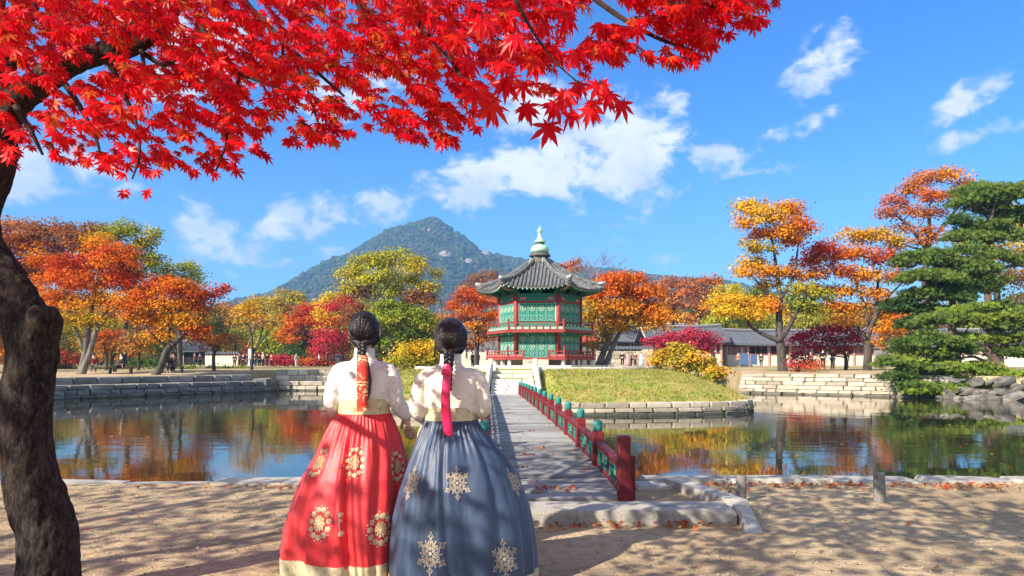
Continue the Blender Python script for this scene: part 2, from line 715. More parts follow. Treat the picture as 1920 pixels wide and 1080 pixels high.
def course(parent, A, B, z0, z1, depth, lo, hi, m, rnd, proud=.03, name='stone', side=1):
    """a course of separate stones from A to B (plan), faces on the line, bodies behind it (side = +1: left of A->B)"""
    if m.name not in STV:
        STV[m.name] = stone_variants(m)
    A, B = Vector(A), Vector(B)
    L = (B - A).length
    d = (B - A) / L
    nrm = Vector((-d.y, d.x)) * side
    x = 0.0
    org = parent.location
    while x < L - .05:
        w_ = min(rnd.uniform(lo, hi), L - x)
        if L - x - w_ < lo * .5:
            w_ = L - x
        c = A + d * (x + w_ / 2) + nrm * (depth / 2 + rnd.uniform(0, proud))
        h = z1 - z0
        link(name, rnd.choice(STV[m.name]), parent, (c.x - org.x, c.y - org.y, (z0 + z1) / 2 - org.z + rnd.uniform(-.008, .008)),
             (0, 0, math.atan2(d.y, d.x) + rnd.uniform(-.012, .012) + rnd.choice((0, math.pi))), (w_ - rnd.uniform(.015, .05), depth, h - rnd.uniform(.008, .022)))
        x += w_


def walls():
    rnd = random.Random(21)
    # left bank: low wall of three courses, a ledge and a second low step
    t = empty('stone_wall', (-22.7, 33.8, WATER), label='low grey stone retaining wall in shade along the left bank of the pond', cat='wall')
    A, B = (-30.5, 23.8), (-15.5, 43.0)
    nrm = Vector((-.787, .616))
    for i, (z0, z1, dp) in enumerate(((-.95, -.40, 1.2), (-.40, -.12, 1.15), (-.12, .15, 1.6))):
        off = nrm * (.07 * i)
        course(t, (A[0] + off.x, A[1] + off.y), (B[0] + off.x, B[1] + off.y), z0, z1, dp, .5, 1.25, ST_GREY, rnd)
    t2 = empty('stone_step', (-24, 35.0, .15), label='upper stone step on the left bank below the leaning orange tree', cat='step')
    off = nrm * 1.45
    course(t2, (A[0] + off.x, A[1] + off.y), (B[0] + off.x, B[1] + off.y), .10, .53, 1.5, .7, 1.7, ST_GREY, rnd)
    # cross wall and the sunlit wall left of the woman in red
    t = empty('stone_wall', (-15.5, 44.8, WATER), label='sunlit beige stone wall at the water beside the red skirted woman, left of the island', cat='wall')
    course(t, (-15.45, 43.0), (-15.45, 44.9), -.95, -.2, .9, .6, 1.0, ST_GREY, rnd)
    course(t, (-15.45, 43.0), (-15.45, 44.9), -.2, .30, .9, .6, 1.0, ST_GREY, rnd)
    course(t, (-15.4, 44.9), (-8.2, 44.9), -.95, -.22, 1.4, .7, 1.5, ST_CREAM, rnd)
    course(t, (-15.4, 44.97), (-8.2, 44.97), -.22, .08, 1.4, .7, 1.6, ST_CREAM, rnd)
    course(t, (-15.9, 45.9), (-8.2, 45.9), .06, .45, .9, .5, 1.1, ST_CREAM, rnd)
    course(t, (-15.9, 45.95), (-8.2, 45.95), .45, .84, .9, .4, 1.0, ST_CREAM, rnd)
    # right bank: stepped cream courses
    t = empty('stone_wall', (14, 40.8, WATER), label='stepped cream stone wall of many courses along the right bank of the pond', cat='wall')
    A, B = Vector((22.9, 35.28)), Vector((13.6, 41.2))
    d = (B - A).normalized()
    nn_ = Vector((d.y, -d.x))       # away from the water
    for i, (z0, z1, sb, l0, l1) in enumerate(((-.95, -.44, 0, .6, 1.4), (-.44, -.26, .10, .5, 1.2), (-.26, -.03, .34, .45, 1.3), (-.03, .20, .60, .5, 1.4), (.20, .42, .86, .45, 1.2), (.42, .63, 1.10, .5, 1.5))):
        o_ = nn_ * sb
        course(t, A + o_, B + o_, z0, z1, 1.0 if i < 5 else 1.3, l0, l1, ST_CREAM if rnd.random() < 2 else ST_GREY, rnd, .07, side=-1)


walls()

# ---- island
ISL = catmull([Vector((9.35, 27.6)), Vector((8.9, 25.6)), Vector((6.9, 24.4)), Vector((3.6, 23.85)), Vector((0.6, 23.9)), Vector((-2.4, 24.4)),
               Vector((-5.0, 25.6)), Vector((-6.9, 28.0)), Vector((-7.6, 33)), Vector((-6.6, 42)), Vector((-1, 49)), Vector((6, 49)),
               Vector((11, 43)), Vector((11.4, 36)), Vector((10.2, 30.5))], 16, True)
ISL = [v.to_2d() if len(v) == 3 else v for v in ISL]
IC = Vector((1.5, 38.8))
KERB_TOP = -.12


def plateau(a):
    return Vector((IC.x + 7.0 * math.cos(a), IC.y + 5.2 * math.sin(a)))


def cut(x, y, h):
    """the stairs lie in a cutting through the slope"""
    w = 1 - sstep(max(-1.15 - x, x - 1.25, 0), 0, .55)
    if y > 37.5 or w <= 0:
        return h
    z = -.2 if y < 28 else (-.2 + (y - 28) * .25 if y < 30.6 else .45 + (y - 30.6) * .082)
    return lerp(h, min(h, z), w)


def island_height(x, y):
    """height of the mound at a plan point"""
    d = Vector((x, y)) - IC
    a = math.atan2(d.y / 5.2, d.x / 7.0)
    pl = plateau(a)
    rp = (pl - IC).length
    r = d.length
    # distance to the outline along this ray
    best = 12.0
    dn = d.normalized() if r > 1e-6 else Vector((1, 0))
    for i in range(len(ISL)):
        p, q = ISL[i] - IC, ISL[(i + 1) % len(ISL)] - IC
        e = q - p
        den = dn.x * e.y - dn.y * e.x
        if abs(den) > 1e-9:
            tt = (p.x * e.y - p.y * e.x) / den
            uu = (p.x * dn.y - p.y * dn.x) / den
            if tt > 0 and 0 <= uu <= 1:
                best = tt
    return cut(x, y, mound(r, rp, best))


def mound(r, rp, best):
    if r <= rp:
        return .93 + .04 * (1 - r / rp)
    k = min(1, max(0, (best - r) / max(.5, best - rp)))
    return KERB_TOP + 1.05 * math.sin(k * math.pi / 2) ** 1.08


def grass_mat(n, o):
    t = n.new('ShaderNodeTexCoord')
    v = t.outputs['Object']
    c = n.mix(n.ramp(n.noise(v, .5, 5, .65), .34, .62), (.34, .30, .06), (.23, .28, .045))
    c = n.mix(n.ramp(n.noise(v, 1.1, 6, .75), .45, .62, 0, .9), c, (.46, .35, .13))
    c = n.mix(n.ramp(n.noise(v, 9, 4, .7), .5, .75, 0, .5), c, (.15, .17, .03))
    p = n.new('ShaderNodeBsdfPrincipled', i_Base_Color=c)
    p.inputs['Roughness'].default_value = .95
    p.inputs['Specular IOR Level'].default_value = .05
    b = n.new('ShaderNodeBump', i_Height=n.noise(v, 14, 5, .7))
    b.inputs['Strength'].default_value = .8
    b.inputs['Distance'].default_value = .08
    n.set(p, 'Normal', b.outputs[0])
    n.set(o, 0, p)


def build_island():
    m = MB()
    nO = len(ISL)
    rings = []
    for k in range(41):
        t = k / 40
        ring = []
        for q in ISL:
            d = q - IC
            s = (1 - t * .93)
            p = IC + d * s
            if k == 0:
                p = q.copy()
            a = math.atan2(d.y / 5.2, d.x / 7.0)
            z = cut(p.x, p.y, mound((p - IC).length, (plateau(a) - IC).length, d.length))
            if k > 0:
                z += .03 * noise.noise((p.x * .6, p.y * .6, 0))
            ring.append((p.x, p.y, z))
        rings.append(ring)
    low = [(q.x, q.y, -1.1) for q in ISL]
    m.loft([low] + rings, cap=True)
    o = m.build('island', mat('grass_ground', grass_mat), smooth=True, fix=True)
    tag(o, kind='structure')
    rnd = random.Random(5)
    t = empty('island_kerb', (1.5, 26, WATER), label='two course cream stone kerb round the grassy island at the water', cat='kerb')
    # the courses follow the outline from the left tip round the front to the right side
    path = [ISL[(i) % nO] for i in range(nO)]
    i0 = 0
    order = list(range(-28, 132))
    pl = [path[i % nO] for i in order]
    L = [0]
    for a, b in zip(pl, pl[1:]):
        L.append(L[-1] + (b - a).length)

    def at_len(s):
        for i in range(len(L) - 1):
            if L[i + 1] >= s:
                return pl[i].lerp(pl[i + 1], (s - L[i]) / max(1e-6, L[i + 1] - L[i]))
        return pl[-1]
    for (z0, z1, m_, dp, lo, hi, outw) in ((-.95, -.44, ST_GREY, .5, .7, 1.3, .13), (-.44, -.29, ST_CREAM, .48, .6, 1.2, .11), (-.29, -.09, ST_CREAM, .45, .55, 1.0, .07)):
        if m_.name not in STV:
            STV[m_.name] = stone_variants(m_)
        s = 0.0
        while s < L[-1] - .6:
            wd = rnd.uniform(lo, hi)
            a, b = at_len(s), at_len(s + wd)
            d = (b - a).normalized()
            nrm = Vector((d.y, -d.x))
            if nrm.dot((a + b) / 2 - IC) < 0:
                nrm = -nrm
            c = (a + b) / 2 + nrm * (outw - dp / 2 + rnd.uniform(0, .03))
            link('stone', rnd.choice(STV[m_.name]), t, (c.x - 1.5, c.y - 26, (z0 + z1) / 2 - WATER + rnd.uniform(-.01, .01)),
                 (0, 0, math.atan2(d.y, d.x) + rnd.uniform(-.01, .01)), ((b - a).length - .02, dp, z1 - z0 - .01))
            s += wd
    # kerb of the plateau
    t = empty('terrace_kerb', (1.5, 34, .9), label='white stone kerb line at the top of the grass mound before the pavilion', cat='kerb')
    a = R(188)
    while a < R(352):
        p, q = plateau(a), plateau(a + R(9))
        if not (-1.25 < (p.x + q.x) / 2 < 1.15):
            course(t, p, q, .82, 1.09, .42, 1.0, 1.4, ST_WHITE, rnd, .02)
        a += R(9)
    # grass blades on the mound
    pts = []
    r2 = np.random.default_rng(4)
    while len(pts) < 24000:
        x, y = r2.uniform(-7.8, 11), r2.uniform(23.8, 37)
        if inside((x, y), ISL) and not (-1.1 < x < 1.25 and y > 26.4):
            pts.append((x, y))
    pts = np.array(pts)
    zz = np.array([island_height(x, y) for x, y in pts[:24000:6]])
    zz = np.repeat(zz, 6)[:len(pts)]
    # heights are exact at every sixth blade: keep tufts of six together
    base = pts[::6].repeat(6, 0)[:len(pts)] + r2.normal(0, .05, (len(pts), 2))
    h = r2.uniform(.05, .13, len(pts))
    ang = r2.uniform(0, 2 * math.pi, len(pts))
    wv = np.stack([np.cos(ang), np.sin(ang)], 1) * .02
    lean = r2.normal(0, .05, (len(pts), 2))
    V = np.zeros((len(pts), 3, 3))
    V[:, 0, :2] = base - wv; V[:, 1, :2] = base + wv; V[:, 2, :2] = base + lean
    V[:, 0, 2] = zz - .01; V[:, 1, 2] = zz - .01; V[:, 2, 2] = zz + h
    pal = np.array([(.34, .33, .06), (.22, .29, .045), (.46, .38, .13), (.30, .24, .08)])
    tuft = r2.integers(0, 4, len(pts) // 6 + 1).repeat(6)[:len(pts)]
    low_f = np.clip((zz + .1) / 1.0, 0, 1)
    patch = np.array([noise.noise((b[0] * .8, b[1] * .8, 5)) for b in base])
    pick = np.where(r2.random(len(pts)) < np.clip(.30 * (1 - low_f) + .9 * patch + .12, 0, 1), 2, tuft)
    cols = pal[pick] * r2.uniform(.8, 1.2, (len(pts), 1))
    o = link('grass', np_mesh('grass', V.reshape(-1, 3), 3, cols.repeat(3, 0), LEAF))
    tag(o, 'short yellowing grass growing on the island mound', 'grass', kind='stuff')


build_island()

# ---- hills and mountain
RIDGE = [(-900, 640), (100, 600), (330, 590), (420, 580), (500, 570), (556, 553), (600, 521), (650, 488), (700, 462), (745, 437), (768, 425), (790, 421), (822, 421),
         (842, 434), (880, 458), (920, 477), (960, 489), (1010, 494), (1080, 507), (1180, 520), (1260, 526), (1330, 534), (1390, 552), (1500, 580), (1900, 610), (2800, 640)]


def build_mountain():
    Ym = 1600.0
    xs = [(u - CX) / F * Ym for u, v in RIDGE]
    hs = [(HV - v) / F * Ym + EYE for u, v in RIDGE]
    nx, ny = 420, 110
    X = np.concatenate([np.linspace(-2300, -640, 70), np.linspace(-636, 640, 300), np.linspace(650, 2300, 50)])
    Yv = np.linspace(760, 2500, ny)
    H0 = np.interp(X, xs, hs)
    # smooth the profile a little
    ker = np.array([1, 2, 3, 2, 1]) / 9
    H0s = np.convolve(np.pad(H0, 2, 'edge'), ker, 'valid')
    verts, faces = [], []
    for j, y in enumerate(Yv):
        g = sstep(y, 760, 1620) if y < 1620 else 1 - .85 * sstep(y, 1620, 2500)
        for i, x in enumerate(X):
            base = H0s[i]
            sp = 1 + .22 * noise.noise((x * .004, y * .003, 1.3)) * (1 - g) * 2
            z = base * g * sp
            z += (13 * noise.noise((x * .011 + y * .004, y * .005, 0)) + 5 * noise.noise((x * .035, y * .035, 5))) * min(1, g * 2.5) * (1 if y < 1560 else .35)
            verts.append((x, y, z - .5))
    n = len(X)
    for j in range(ny - 1):
        for i in range(n - 1):
            a = j * n + i
            faces.append((a, a + 1, a + n + 1, a + n))
    m = MB()
    m.add(verts, faces)

    def mm(nd, o):
        t = nd.new('ShaderNodeTexCoord')
        v = t.outputs['Object']
        c = nd.mix(nd.ramp(nd.noise(v, .02, 6, .65), .35, .65), (.028, .050, .020), (.060, .072, .028))
        c = nd.mix(nd.ramp(nd.noise(v, .007, 5, .6), .56, .7, 0, .6), c, (.13, .085, .035))
        p = nd.new('ShaderNodeBsdfPrincipled', i_Base_Color=c)
        p.inputs['Roughness'].default_value = 1
        p.inputs['Specular IOR Level'].default_value = 0
        nd.set(o, 0, p)
    o = m.build('mountain', mat('mountain', mm), smooth=True)
    tag(o, kind='structure')
    # tree crowns covering the slopes that face the pond
    def zat(x, y):
        i = int(np.searchsorted(X, x)) - 1
        j = int(np.searchsorted(Yv, y)) - 1
        i = min(max(i, 0), n - 2); j = min(max(j, 0), ny - 2)
        fx = (x - X[i]) / (X[i + 1] - X[i]); fy = (y - Yv[j]) / (Yv[j + 1] - Yv[j])
        z = lambda a, b: verts[b * n + a][2]
        return lerp(lerp(z(i, j), z(i + 1, j), fx), lerp(z(i, j + 1), z(i + 1, j + 1), fx), fy)
    bm = bmesh.new()
    bmesh.ops.create_icosphere(bm, subdivisions=1, radius=1)
    iv = np.array([v.co[:] for v in bm.verts]); ifc = np.array([[v.index for v in f.verts] for f in bm.faces])
    bm.free()
    r2 = np.random.default_rng(8)
    NV, NF, NC = [], [], []
    pal = np.array([(.030, .052, .020), (.042, .066, .024), (.062, .066, .025), (.095, .064, .03), (.022, .038, .016)])
    cnt = 0
    RK = ((836, 474, 22, 13), (880, 487, 15, 10), (911, 473, 21, 11), (806, 430, 7, 8), (846, 438, 8, 6), (760, 446, 7, 6))
    while cnt < 17000:
        x, y = r2.uniform(-700, 900), 1640 - 780 * r2.random() ** 1.2
        z = zat(x, y)
        if z < 12:
            continue
        uu, vv = CX + x / y * F, HV - (z - EYE) / y * F
        if any(((uu - a) / c) ** 2 + ((vv - b) / d) ** 2 < 1 for a, b, c, d in RK):
            continue
        s = r2.uniform(2.6, 6.5) * (1 + .6 * noise.noise((x * .008, y * .008, 3)))
        dk = noise.noise((x * .006, y * .006, 9)) 
        q = iv * (s * r2.uniform(.8, 1.2), s * r2.uniform(.8, 1.2), s * r2.uniform(.7, 1.3)) * (1 + r2.normal(0, .13, (12, 1))) + (x, y, z + s * .25)
        NV.append(q); NF.append(ifc + cnt * 12); NC.append((pal[r2.choice(5, p=(.16, .16, .26, .34, .08) if dk > .18 else (.34, .30, .16, .05, .15))] * r2.uniform(.8, 1.2))[None].repeat(12, 0))
        cnt += 1
    fm = np_mesh('forest', np.concatenate(NV), 3, np.concatenate(NC), leafmat('far_leaf', .0), np.concatenate(NF))
    fm.polygons.foreach_set('use_smooth', [True] * len(fm.polygons))
    tag(link('forest', fm), 'dark blue green forest covering the far mountain slopes', 'forest', kind='stuff')
    # bare rock faces
    rk = pbr('pale_rock', (.33, .27, .215), .9, (.19, .16, .13), .10, .9, .25)
    for (u, v, wpx, hpx, lab) in ((836, 477, 15, 9, 'widest pale bare rock face on the middle of the far mountain'),
                                  (880, 489, 10, 7, 'pale bare rock on the far mountain just below the widest rock face'),
                                  (911, 476, 15, 8, 'pale bare rock on the far mountain nearest the pavilion roof'),
                                  (806, 432, 4, 5, 'small pale rock near the summit of the far mountain'),
                                  (846, 440, 5, 3, 'small pale rock on the right shoulder below the mountain summit'),
                                  (760, 448, 4, 3, 'small pale rock on the left slope below the mountain summit')):
        # walk down the sight line to the slope
        dist = 1640.0
        for yy in range(800, 1640, 8):
            q = P(u, v, yy)
            if zat(q.x, yy) >= q.z:
                dist = yy
                break
        s = dist / F
        b = MB()
        rings = []
        nn_ = 14
        for k in range(5):
            t_ = k / 4
            rr = math.cos(t_ * math.pi / 2 * .92)
            rings.append([(math.cos(2 * math.pi * i / nn_) * wpx * s * rr * (1 + .18 * noise.noise((i * .9, k * .8, u))),
                           math.sin(2 * math.pi * i / nn_) * hpx * s * rr * 1.5 * (1 + .18 * noise.noise((i * .9, k * .8, u + 9))) - 0,
                           math.sin(t_ * math.pi / 2) * hpx * s * 1.3 - hpx * s * .6 + hpx * s * .5 * noise.noise((i * .7, k, u + 3))) for i in range(nn_)])
        b.loft(rings)
        q = P(u, v, dist)
        o = b.build('rock_outcrop', rk, loc=(q.x, q.y - 7, zat(q.x, q.y - 4) - 1), fix=True)
        tag(o, lab, 'rock', 'bare rocks on the mountain')
    # haze
    hz = MB()
    hz.box((0, 1250, 205), (5200, 2800, 416))
    ho = hz.build('haze', mat('haze', haze_mat))
    tag(ho, 'pale blue haze lying before the far mountain', 'haze', kind='stuff')


def haze_mat(n, o):
    p = n.new('ShaderNodeVolumePrincipled')
    p.inputs['Color'].default_value = (.27, .55, 1.0, 1)
    p.inputs['Density'].default_value = .00033
    p.inputs['Anisotropy'].default_value = 0.0
    n.t.links.new(p.outputs[0], o.inputs['Volume'])


build_mountain()
# ------------------------------------------------------------------ footbridge
WOODG = pbr('weathered_wood', (.24, .23, .215), .8, (.39, .375, .35), 3.0, .7, 10, isl=.28, stretch=(.35, 7, 7), wear=(.13, .12, .11), wscale=1.2)
REDP = pbr('dark_red_paint', (.135, .012, .017), .5, (.19, .022, .024), 6, .25, 20, wear=(.075, .016, .016), wscale=7)
REDB = pbr('brick_red_paint', (.24, .030, .028), .65, (.31, .055, .042), 6, .3, 20)
GREENP = pbr('green_paint', (.02, .16, .12), .45, (.03, .22, .16), 8, .25, 25, wear=(.05, .12, .1), wscale=8)
TEALK = pbr('teal_knob', (.02, .17, .145), .5, (.05, .25, .21), 14, .3, 20)
YELP = pbr('ochre_paint', (.55, .36, .06), .5)


def brx(lat, Y):
    return lat - .036 * Y


def brz(Y):
    return .15 * (1 - ((Y - 11) / (5.5 if Y < 11 else 17)) ** 2)


def footbridge():
    rnd = random.Random(9)
    t = empty('footbridge', (0, 6.4, 0), label='long weathered plank footbridge with dark red and green railings leading to the island', cat='footbridge')
    O = Vector((0, 6.4, 0))
    hd = math.atan2(1, -.036) - math.pi / 2
    pv = []
    for i in range(5):
        b = MB()
        n = 7
        rings = []
        for k in range(n):
            x = -.5 + k / (n - 1)
            s = .005 * rnd.uniform(-1, 1)
            rings.append([(x, -.5 + .02 * rnd.uniform(-1, 1), -.5), (x, .5 + .02 * rnd.uniform(-1, 1), -.5),
                          (x, .5 + .02 * rnd.uniform(-1, 1), .38 + .1 * rnd.uniform(-1, 1)), (x, .42, .5 + .1 * rnd.uniform(-1, 1)),
                          (x, -.42, .5 + .1 * rnd.uniform(-1, 1)), (x, -.5 + .02 * rnd.uniform(-1, 1), .38 + .1 * rnd.uniform(-1, 1))])
        b.loft(rings)
        me = b.mesh('plank', WOODG)
        fixn(me)
        pv.append(me)
    Y = 6.33
    while Y < 28.0:
        w_ = rnd.uniform(.17, .25)
        yc = Y + w_ / 2
        lat0, lat1 = -.06 + rnd.uniform(-.02, .02), 1.345 + rnd.uniform(-.02, .02)
        xc = brx((lat0 + lat1) / 2, yc)
        sl = math.atan2(brz(yc + .1) - brz(yc - .1), .2)
        link('plank', rnd.choice(pv), t, (xc, yc - 6.4, brz(yc) - .03 + rnd.uniform(-.004, .004)), (sl + rnd.uniform(-.012, .012), rnd.uniform(-.004, .004), hd + rnd.choice((0, math.pi)) + rnd.uniform(-.004, .004)),
             (lat1 - lat0, w_ - rnd.uniform(.006, .014), .06))
        Y += w_
    # beams under the deck and timber piles in the water
    for lat in (.02, 1.27):
        b = MB()
        pts = [(brx(lat, y), y - 6.4, brz(y) - .14) for y in np.linspace(6.5, 28, 20)]
        b.tube(pts, .08, 4)
        b.build('beam', WOODG, t)
    for k in range(7):
        y = 8.2 + k * 3.1
        for lat in (.1, 1.2):
            b = MB()
            b.tube([(brx(lat, y), y - 6.4, -1.2), (brx(lat, y), y - 6.4, brz(y) - .1)], .075, 8)
            b.build('pile', WOODG, t)
    # posts with knobs
    b = MB(); b.box((0, 0, .14), (.125, .125, .62), bev=.012)
    post_me = b.mesh('post', REDP)
    b = MB()
    b.lathe([(.040, 0), (.050, .010), (.054, .035), (.055, .085), (.050, .110), (.032, .128), (.005, .134)], n=14)
    knob_me = b.mesh('knob', TEALK, True)
    ys = [6.52 + 1.475 * k for k in range(1, 15)]
    for side, lat in ((1, 1.29), (-1, -.03)):
        for y in ys:
            p = link('post', post_me, t, (brx(lat, y), y - 6.4, brz(y) - .055), (rnd.uniform(-.01, .01), rnd.uniform(-.012, .012), hd))
            link('knob', knob_me, p, (0, 0, .45))
        # end posts, taller, with a foot block
        y = 6.46
        b = MB()
        b.box((0, 0, .29), (.118, .118, .64), bev=.012)
        ep = b.build('end_post', REDP, t, loc=(brx(lat, y), y - 6.4, .0), rot=(0, 0, hd))
        b = MB()
        prof = [(-.075, -.03), (.075, -.03), (.075, .09), (.055, .20), (-.055, .20), (-.075, .09)]
        b.loft([[(x, -.115, z) for x, z in prof], [(x * .9, -.063, z) for x, z in prof]])
        b.build('foot_block', REDP, ep, fix=True)
        b = MB()
        b.box((.095 * side, .10, .19), (.06, .10, .44), bev=.01)
        b.build('brace', REDP, ep)
        yy = [6.46] + ys
        for a, c in zip(yy, yy[1:]):
            za, zc = brz(a) - .055, brz(c) - .055
            A = Vector((brx(lat, a), a - 6.4, za)); B = Vector((brx(lat, c), c - 6.4, zc))
            d = (B - A)
            L = d.length - .13
            M_ = (A + B) / 2
            ang = math.atan2(d.y, d.x)
            pitch = math.atan2(d.z, math.hypot(d.x, d.y))
            r = empty('rail_bay', (M_.x, M_.y, M_.z))
            r.parent = t
            r.rotation_euler = Matrix.Rotation(ang, 3, 'Z').to_euler() if abs(pitch) < .001 else (Matrix.Rotation(ang, 3, 'Z') @ Matrix.Rotation(-pitch, 3, 'Y')).to_euler()
            key = 'bay'
            if key not in BAY:
                BAY[key] = bay_meshes(L)
            for nm, me in BAY[key]:
                link(nm, me, r, sc=(L / BAY['L'], 1, 1))
    return t


BAY = {}


def bay_meshes(L):
    """one railing bay, length along x, centred"""
    BAY['L'] = L
    res = []
    b = MB(); b.box((0, 0, .335), (L, .085, .05), bev=.012); res.append(('top_rail', b.mesh('top_rail', REDP)))
    b = MB(); b.box((0, 0, .285), (L, .05, .022)); b.box((0, 0, .075), (L, .06, .05), bev=.008); res.append(('bottom_rail', b.mesh('bottom_rail', REDP)))
    b = MB(); b.box((0, 0, .187), (.05, .05, .174)); res.append(('mullion', b.mesh('mullion', REDP)))
    g = MB()
    for s in (-1, 1):
        cx = s * (L / 4 + .006)
        wv = L / 2 - .05
        # board with a cut-out cloud shape: a frame of strips and a central rosette
        g.box((cx, 0, .112), (wv, .026, .024)); g.box((cx, 0, .262), (wv, .026, .024))
        for e in (-1, 1):
            g.box((cx + e * (wv / 2 - .03), 0, .187), (.06, .024, .126))
            g.tube([(cx + e * .12, 0, .124), (cx + e * .16, 0, .16), (cx + e * .10, 0, .187), (cx + e * .16, 0, .214), (cx + e * .12, 0, .25)], .018, 6)
            g.tube([(cx + e * .17, 0, .187), (cx + e * (wv / 2 - .05), 0, .187)], .016, 6)
        q = [(cx + .05 * math.cos(a) * 1.1, 0, .187 + .055 * math.sin(a)) for a in np.linspace(0, 2 * math.pi, 13)]
        g.tube(q, .014, 6, cap=False)
        for e in (-1, 1):
            g.tube([(cx + e * .05, 0, .187), (cx + e * .11, 0, .187)], .014, 6)
            g.tube([(cx, 0, .187 + e * .05), (cx, 0, .187 + e * .07)], .014, 6)
    res.append(('carved_panel', g.mesh('carved_panel', GREENP)))
    y = MB()
    for s in (-1, 1):
        cx = s * (L / 4 + .006)
        for k in range(6):
            a = k * math.pi / 3
            y.tube([(cx + .008 * math.cos(a), 0, .187 + .008 * math.sin(a)), (cx + .032 * math.cos(a), 0, .187 + .032 * math.sin(a))], [.006, .011], 5)
    res.append(('flower', y.mesh('flower', YELP)))
    return res


footbridge()

# ------------------------------------------------------------------ stairs up the mound
def stairs():
    t = empty('stone_stairs', (0, 28, 0), label='white stone stairs with sloping side rails climbing the island mound to the pavilion', cat='stairs')
    rnd = random.Random(2)
    if ST_WHITE.name not in STV:
        STV[ST_WHITE.name] = stone_variants(ST_WHITE)
    x0, x1 = -.92, 1.0
    n = 6
    for i in range(n):
        y = 28.0 + i * .46
        z = -.06 + i * .115
        xs = [x0, x0 + rnd.uniform(.55, .8), x0 + rnd.uniform(1.15, 1.4), x1]
        for a, b in zip(xs, xs[1:]):
            link('step', rnd.choice(STV[ST_WHITE.name]), t, ((a + b) / 2, y + .5 - 28, z - .16), (0, 0, 0), (b - a - .014, 1.0, .42))
    for y, z in ((31.9, .70), (33.6, .86)):
        for a, b in ((x0, .05), (.05, x1)):
            link('step', rnd.choice(STV[ST_WHITE.name]), t, ((a + b) / 2, y - 28, z - .14), (0, 0, 0), (b - a - .014, .6, .4))
    for k, xx in enumerate((x0 - .13, x1 + .13)):
        b = MB()
        pts = [(xx, -.25, -.02), (xx, 0.2, .22), (xx, 2.6, .82), (xx, 5.4, 1.16)]
        b.loft([[(p[0] - .10, p[1], p[2] - .5), (p[0] + .10, p[1], p[2] - .5), (p[0] + .10, p[1], p[2] + .04), (p[0] + .05, p[1], p[2] + .10), (p[0] - .05, p[1], p[2] + .10), (p[0] - .10, p[1], p[2] + .04)] for p in pts])
        b.build('side_rail', ST_WHITE, t, fix=True)
        b = MB()
        b.box((xx, 5.55, 1.05), (.24, .24, .9), bev=.03)
        b.build('rail_post', ST_WHITE, t)
    # the grassy slope between the treads
    g = MB()
    zs = [(30.4, .42), (31.6, .60), (32.6, .72), (34.5, .88), (36.5, .95)]
    g.loft([[(x0, y - 28, z - .3), (x1, y - 28, z - .3), (x1, y - 28, z), (x0, y - 28, z)] for y, z in zs])
    g.build('turf', mat('grass_ground', grass_mat), t, fix=True)


stairs()

# ------------------------------------------------------------------ pavilion
PV = Vector((1.68, 41.2, .95))
PROT = R(-6.7)         # the front face looks a little left of the camera
TURQ = pbr('turquoise_board', (.020, .165, .120), .75, (.045, .235, .17), 9, .2, 20, isl=.06)
TURL = pbr('pale_turquoise_trim', (.07, .31, .23), .7, (.15, .40, .30), 9)
ORN = pbr('pale_ornament', (.38, .48, .37), .65, (.28, .42, .33), 20)
DGRN = pbr('bracket_green', (.012, .10, .075), .6, (.03, .20, .14), 14)
TILE = pbr('roof_tile', (.075, .075, .077), .7, (.145, .145, .142), 6, .5, 18, isl=.16, wear=(.23, .22, .205), wscale=5)
LIME = pbr('ridge_plaster', (.38, .37, .35), .8, (.24, .235, .225), 5, .4, 15)
COPPER = pbr('green_copper', (.30, .52, .36), .5, (.42, .64, .46), 7, .2, 20, wear=(.55, .72, .52), wscale=4)
DARK = pbr('dark_void', (.02, .018, .016), .9)
PINKP = pbr('pink_paint', (.48, .16, .14), .6)
WHITEP = pbr('white_plaster', (.74, .72, .67), .85, (.66, .63, .57), 3, .2, 12)


def hexp(r, k, z=0.0, off=0.0):
    """corner k of a hexagon whose face 0 looks towards -y"""
    a = R(-120 + 60 * k) + off
    return Vector((r * math.cos(a), r * math.sin(a), z))


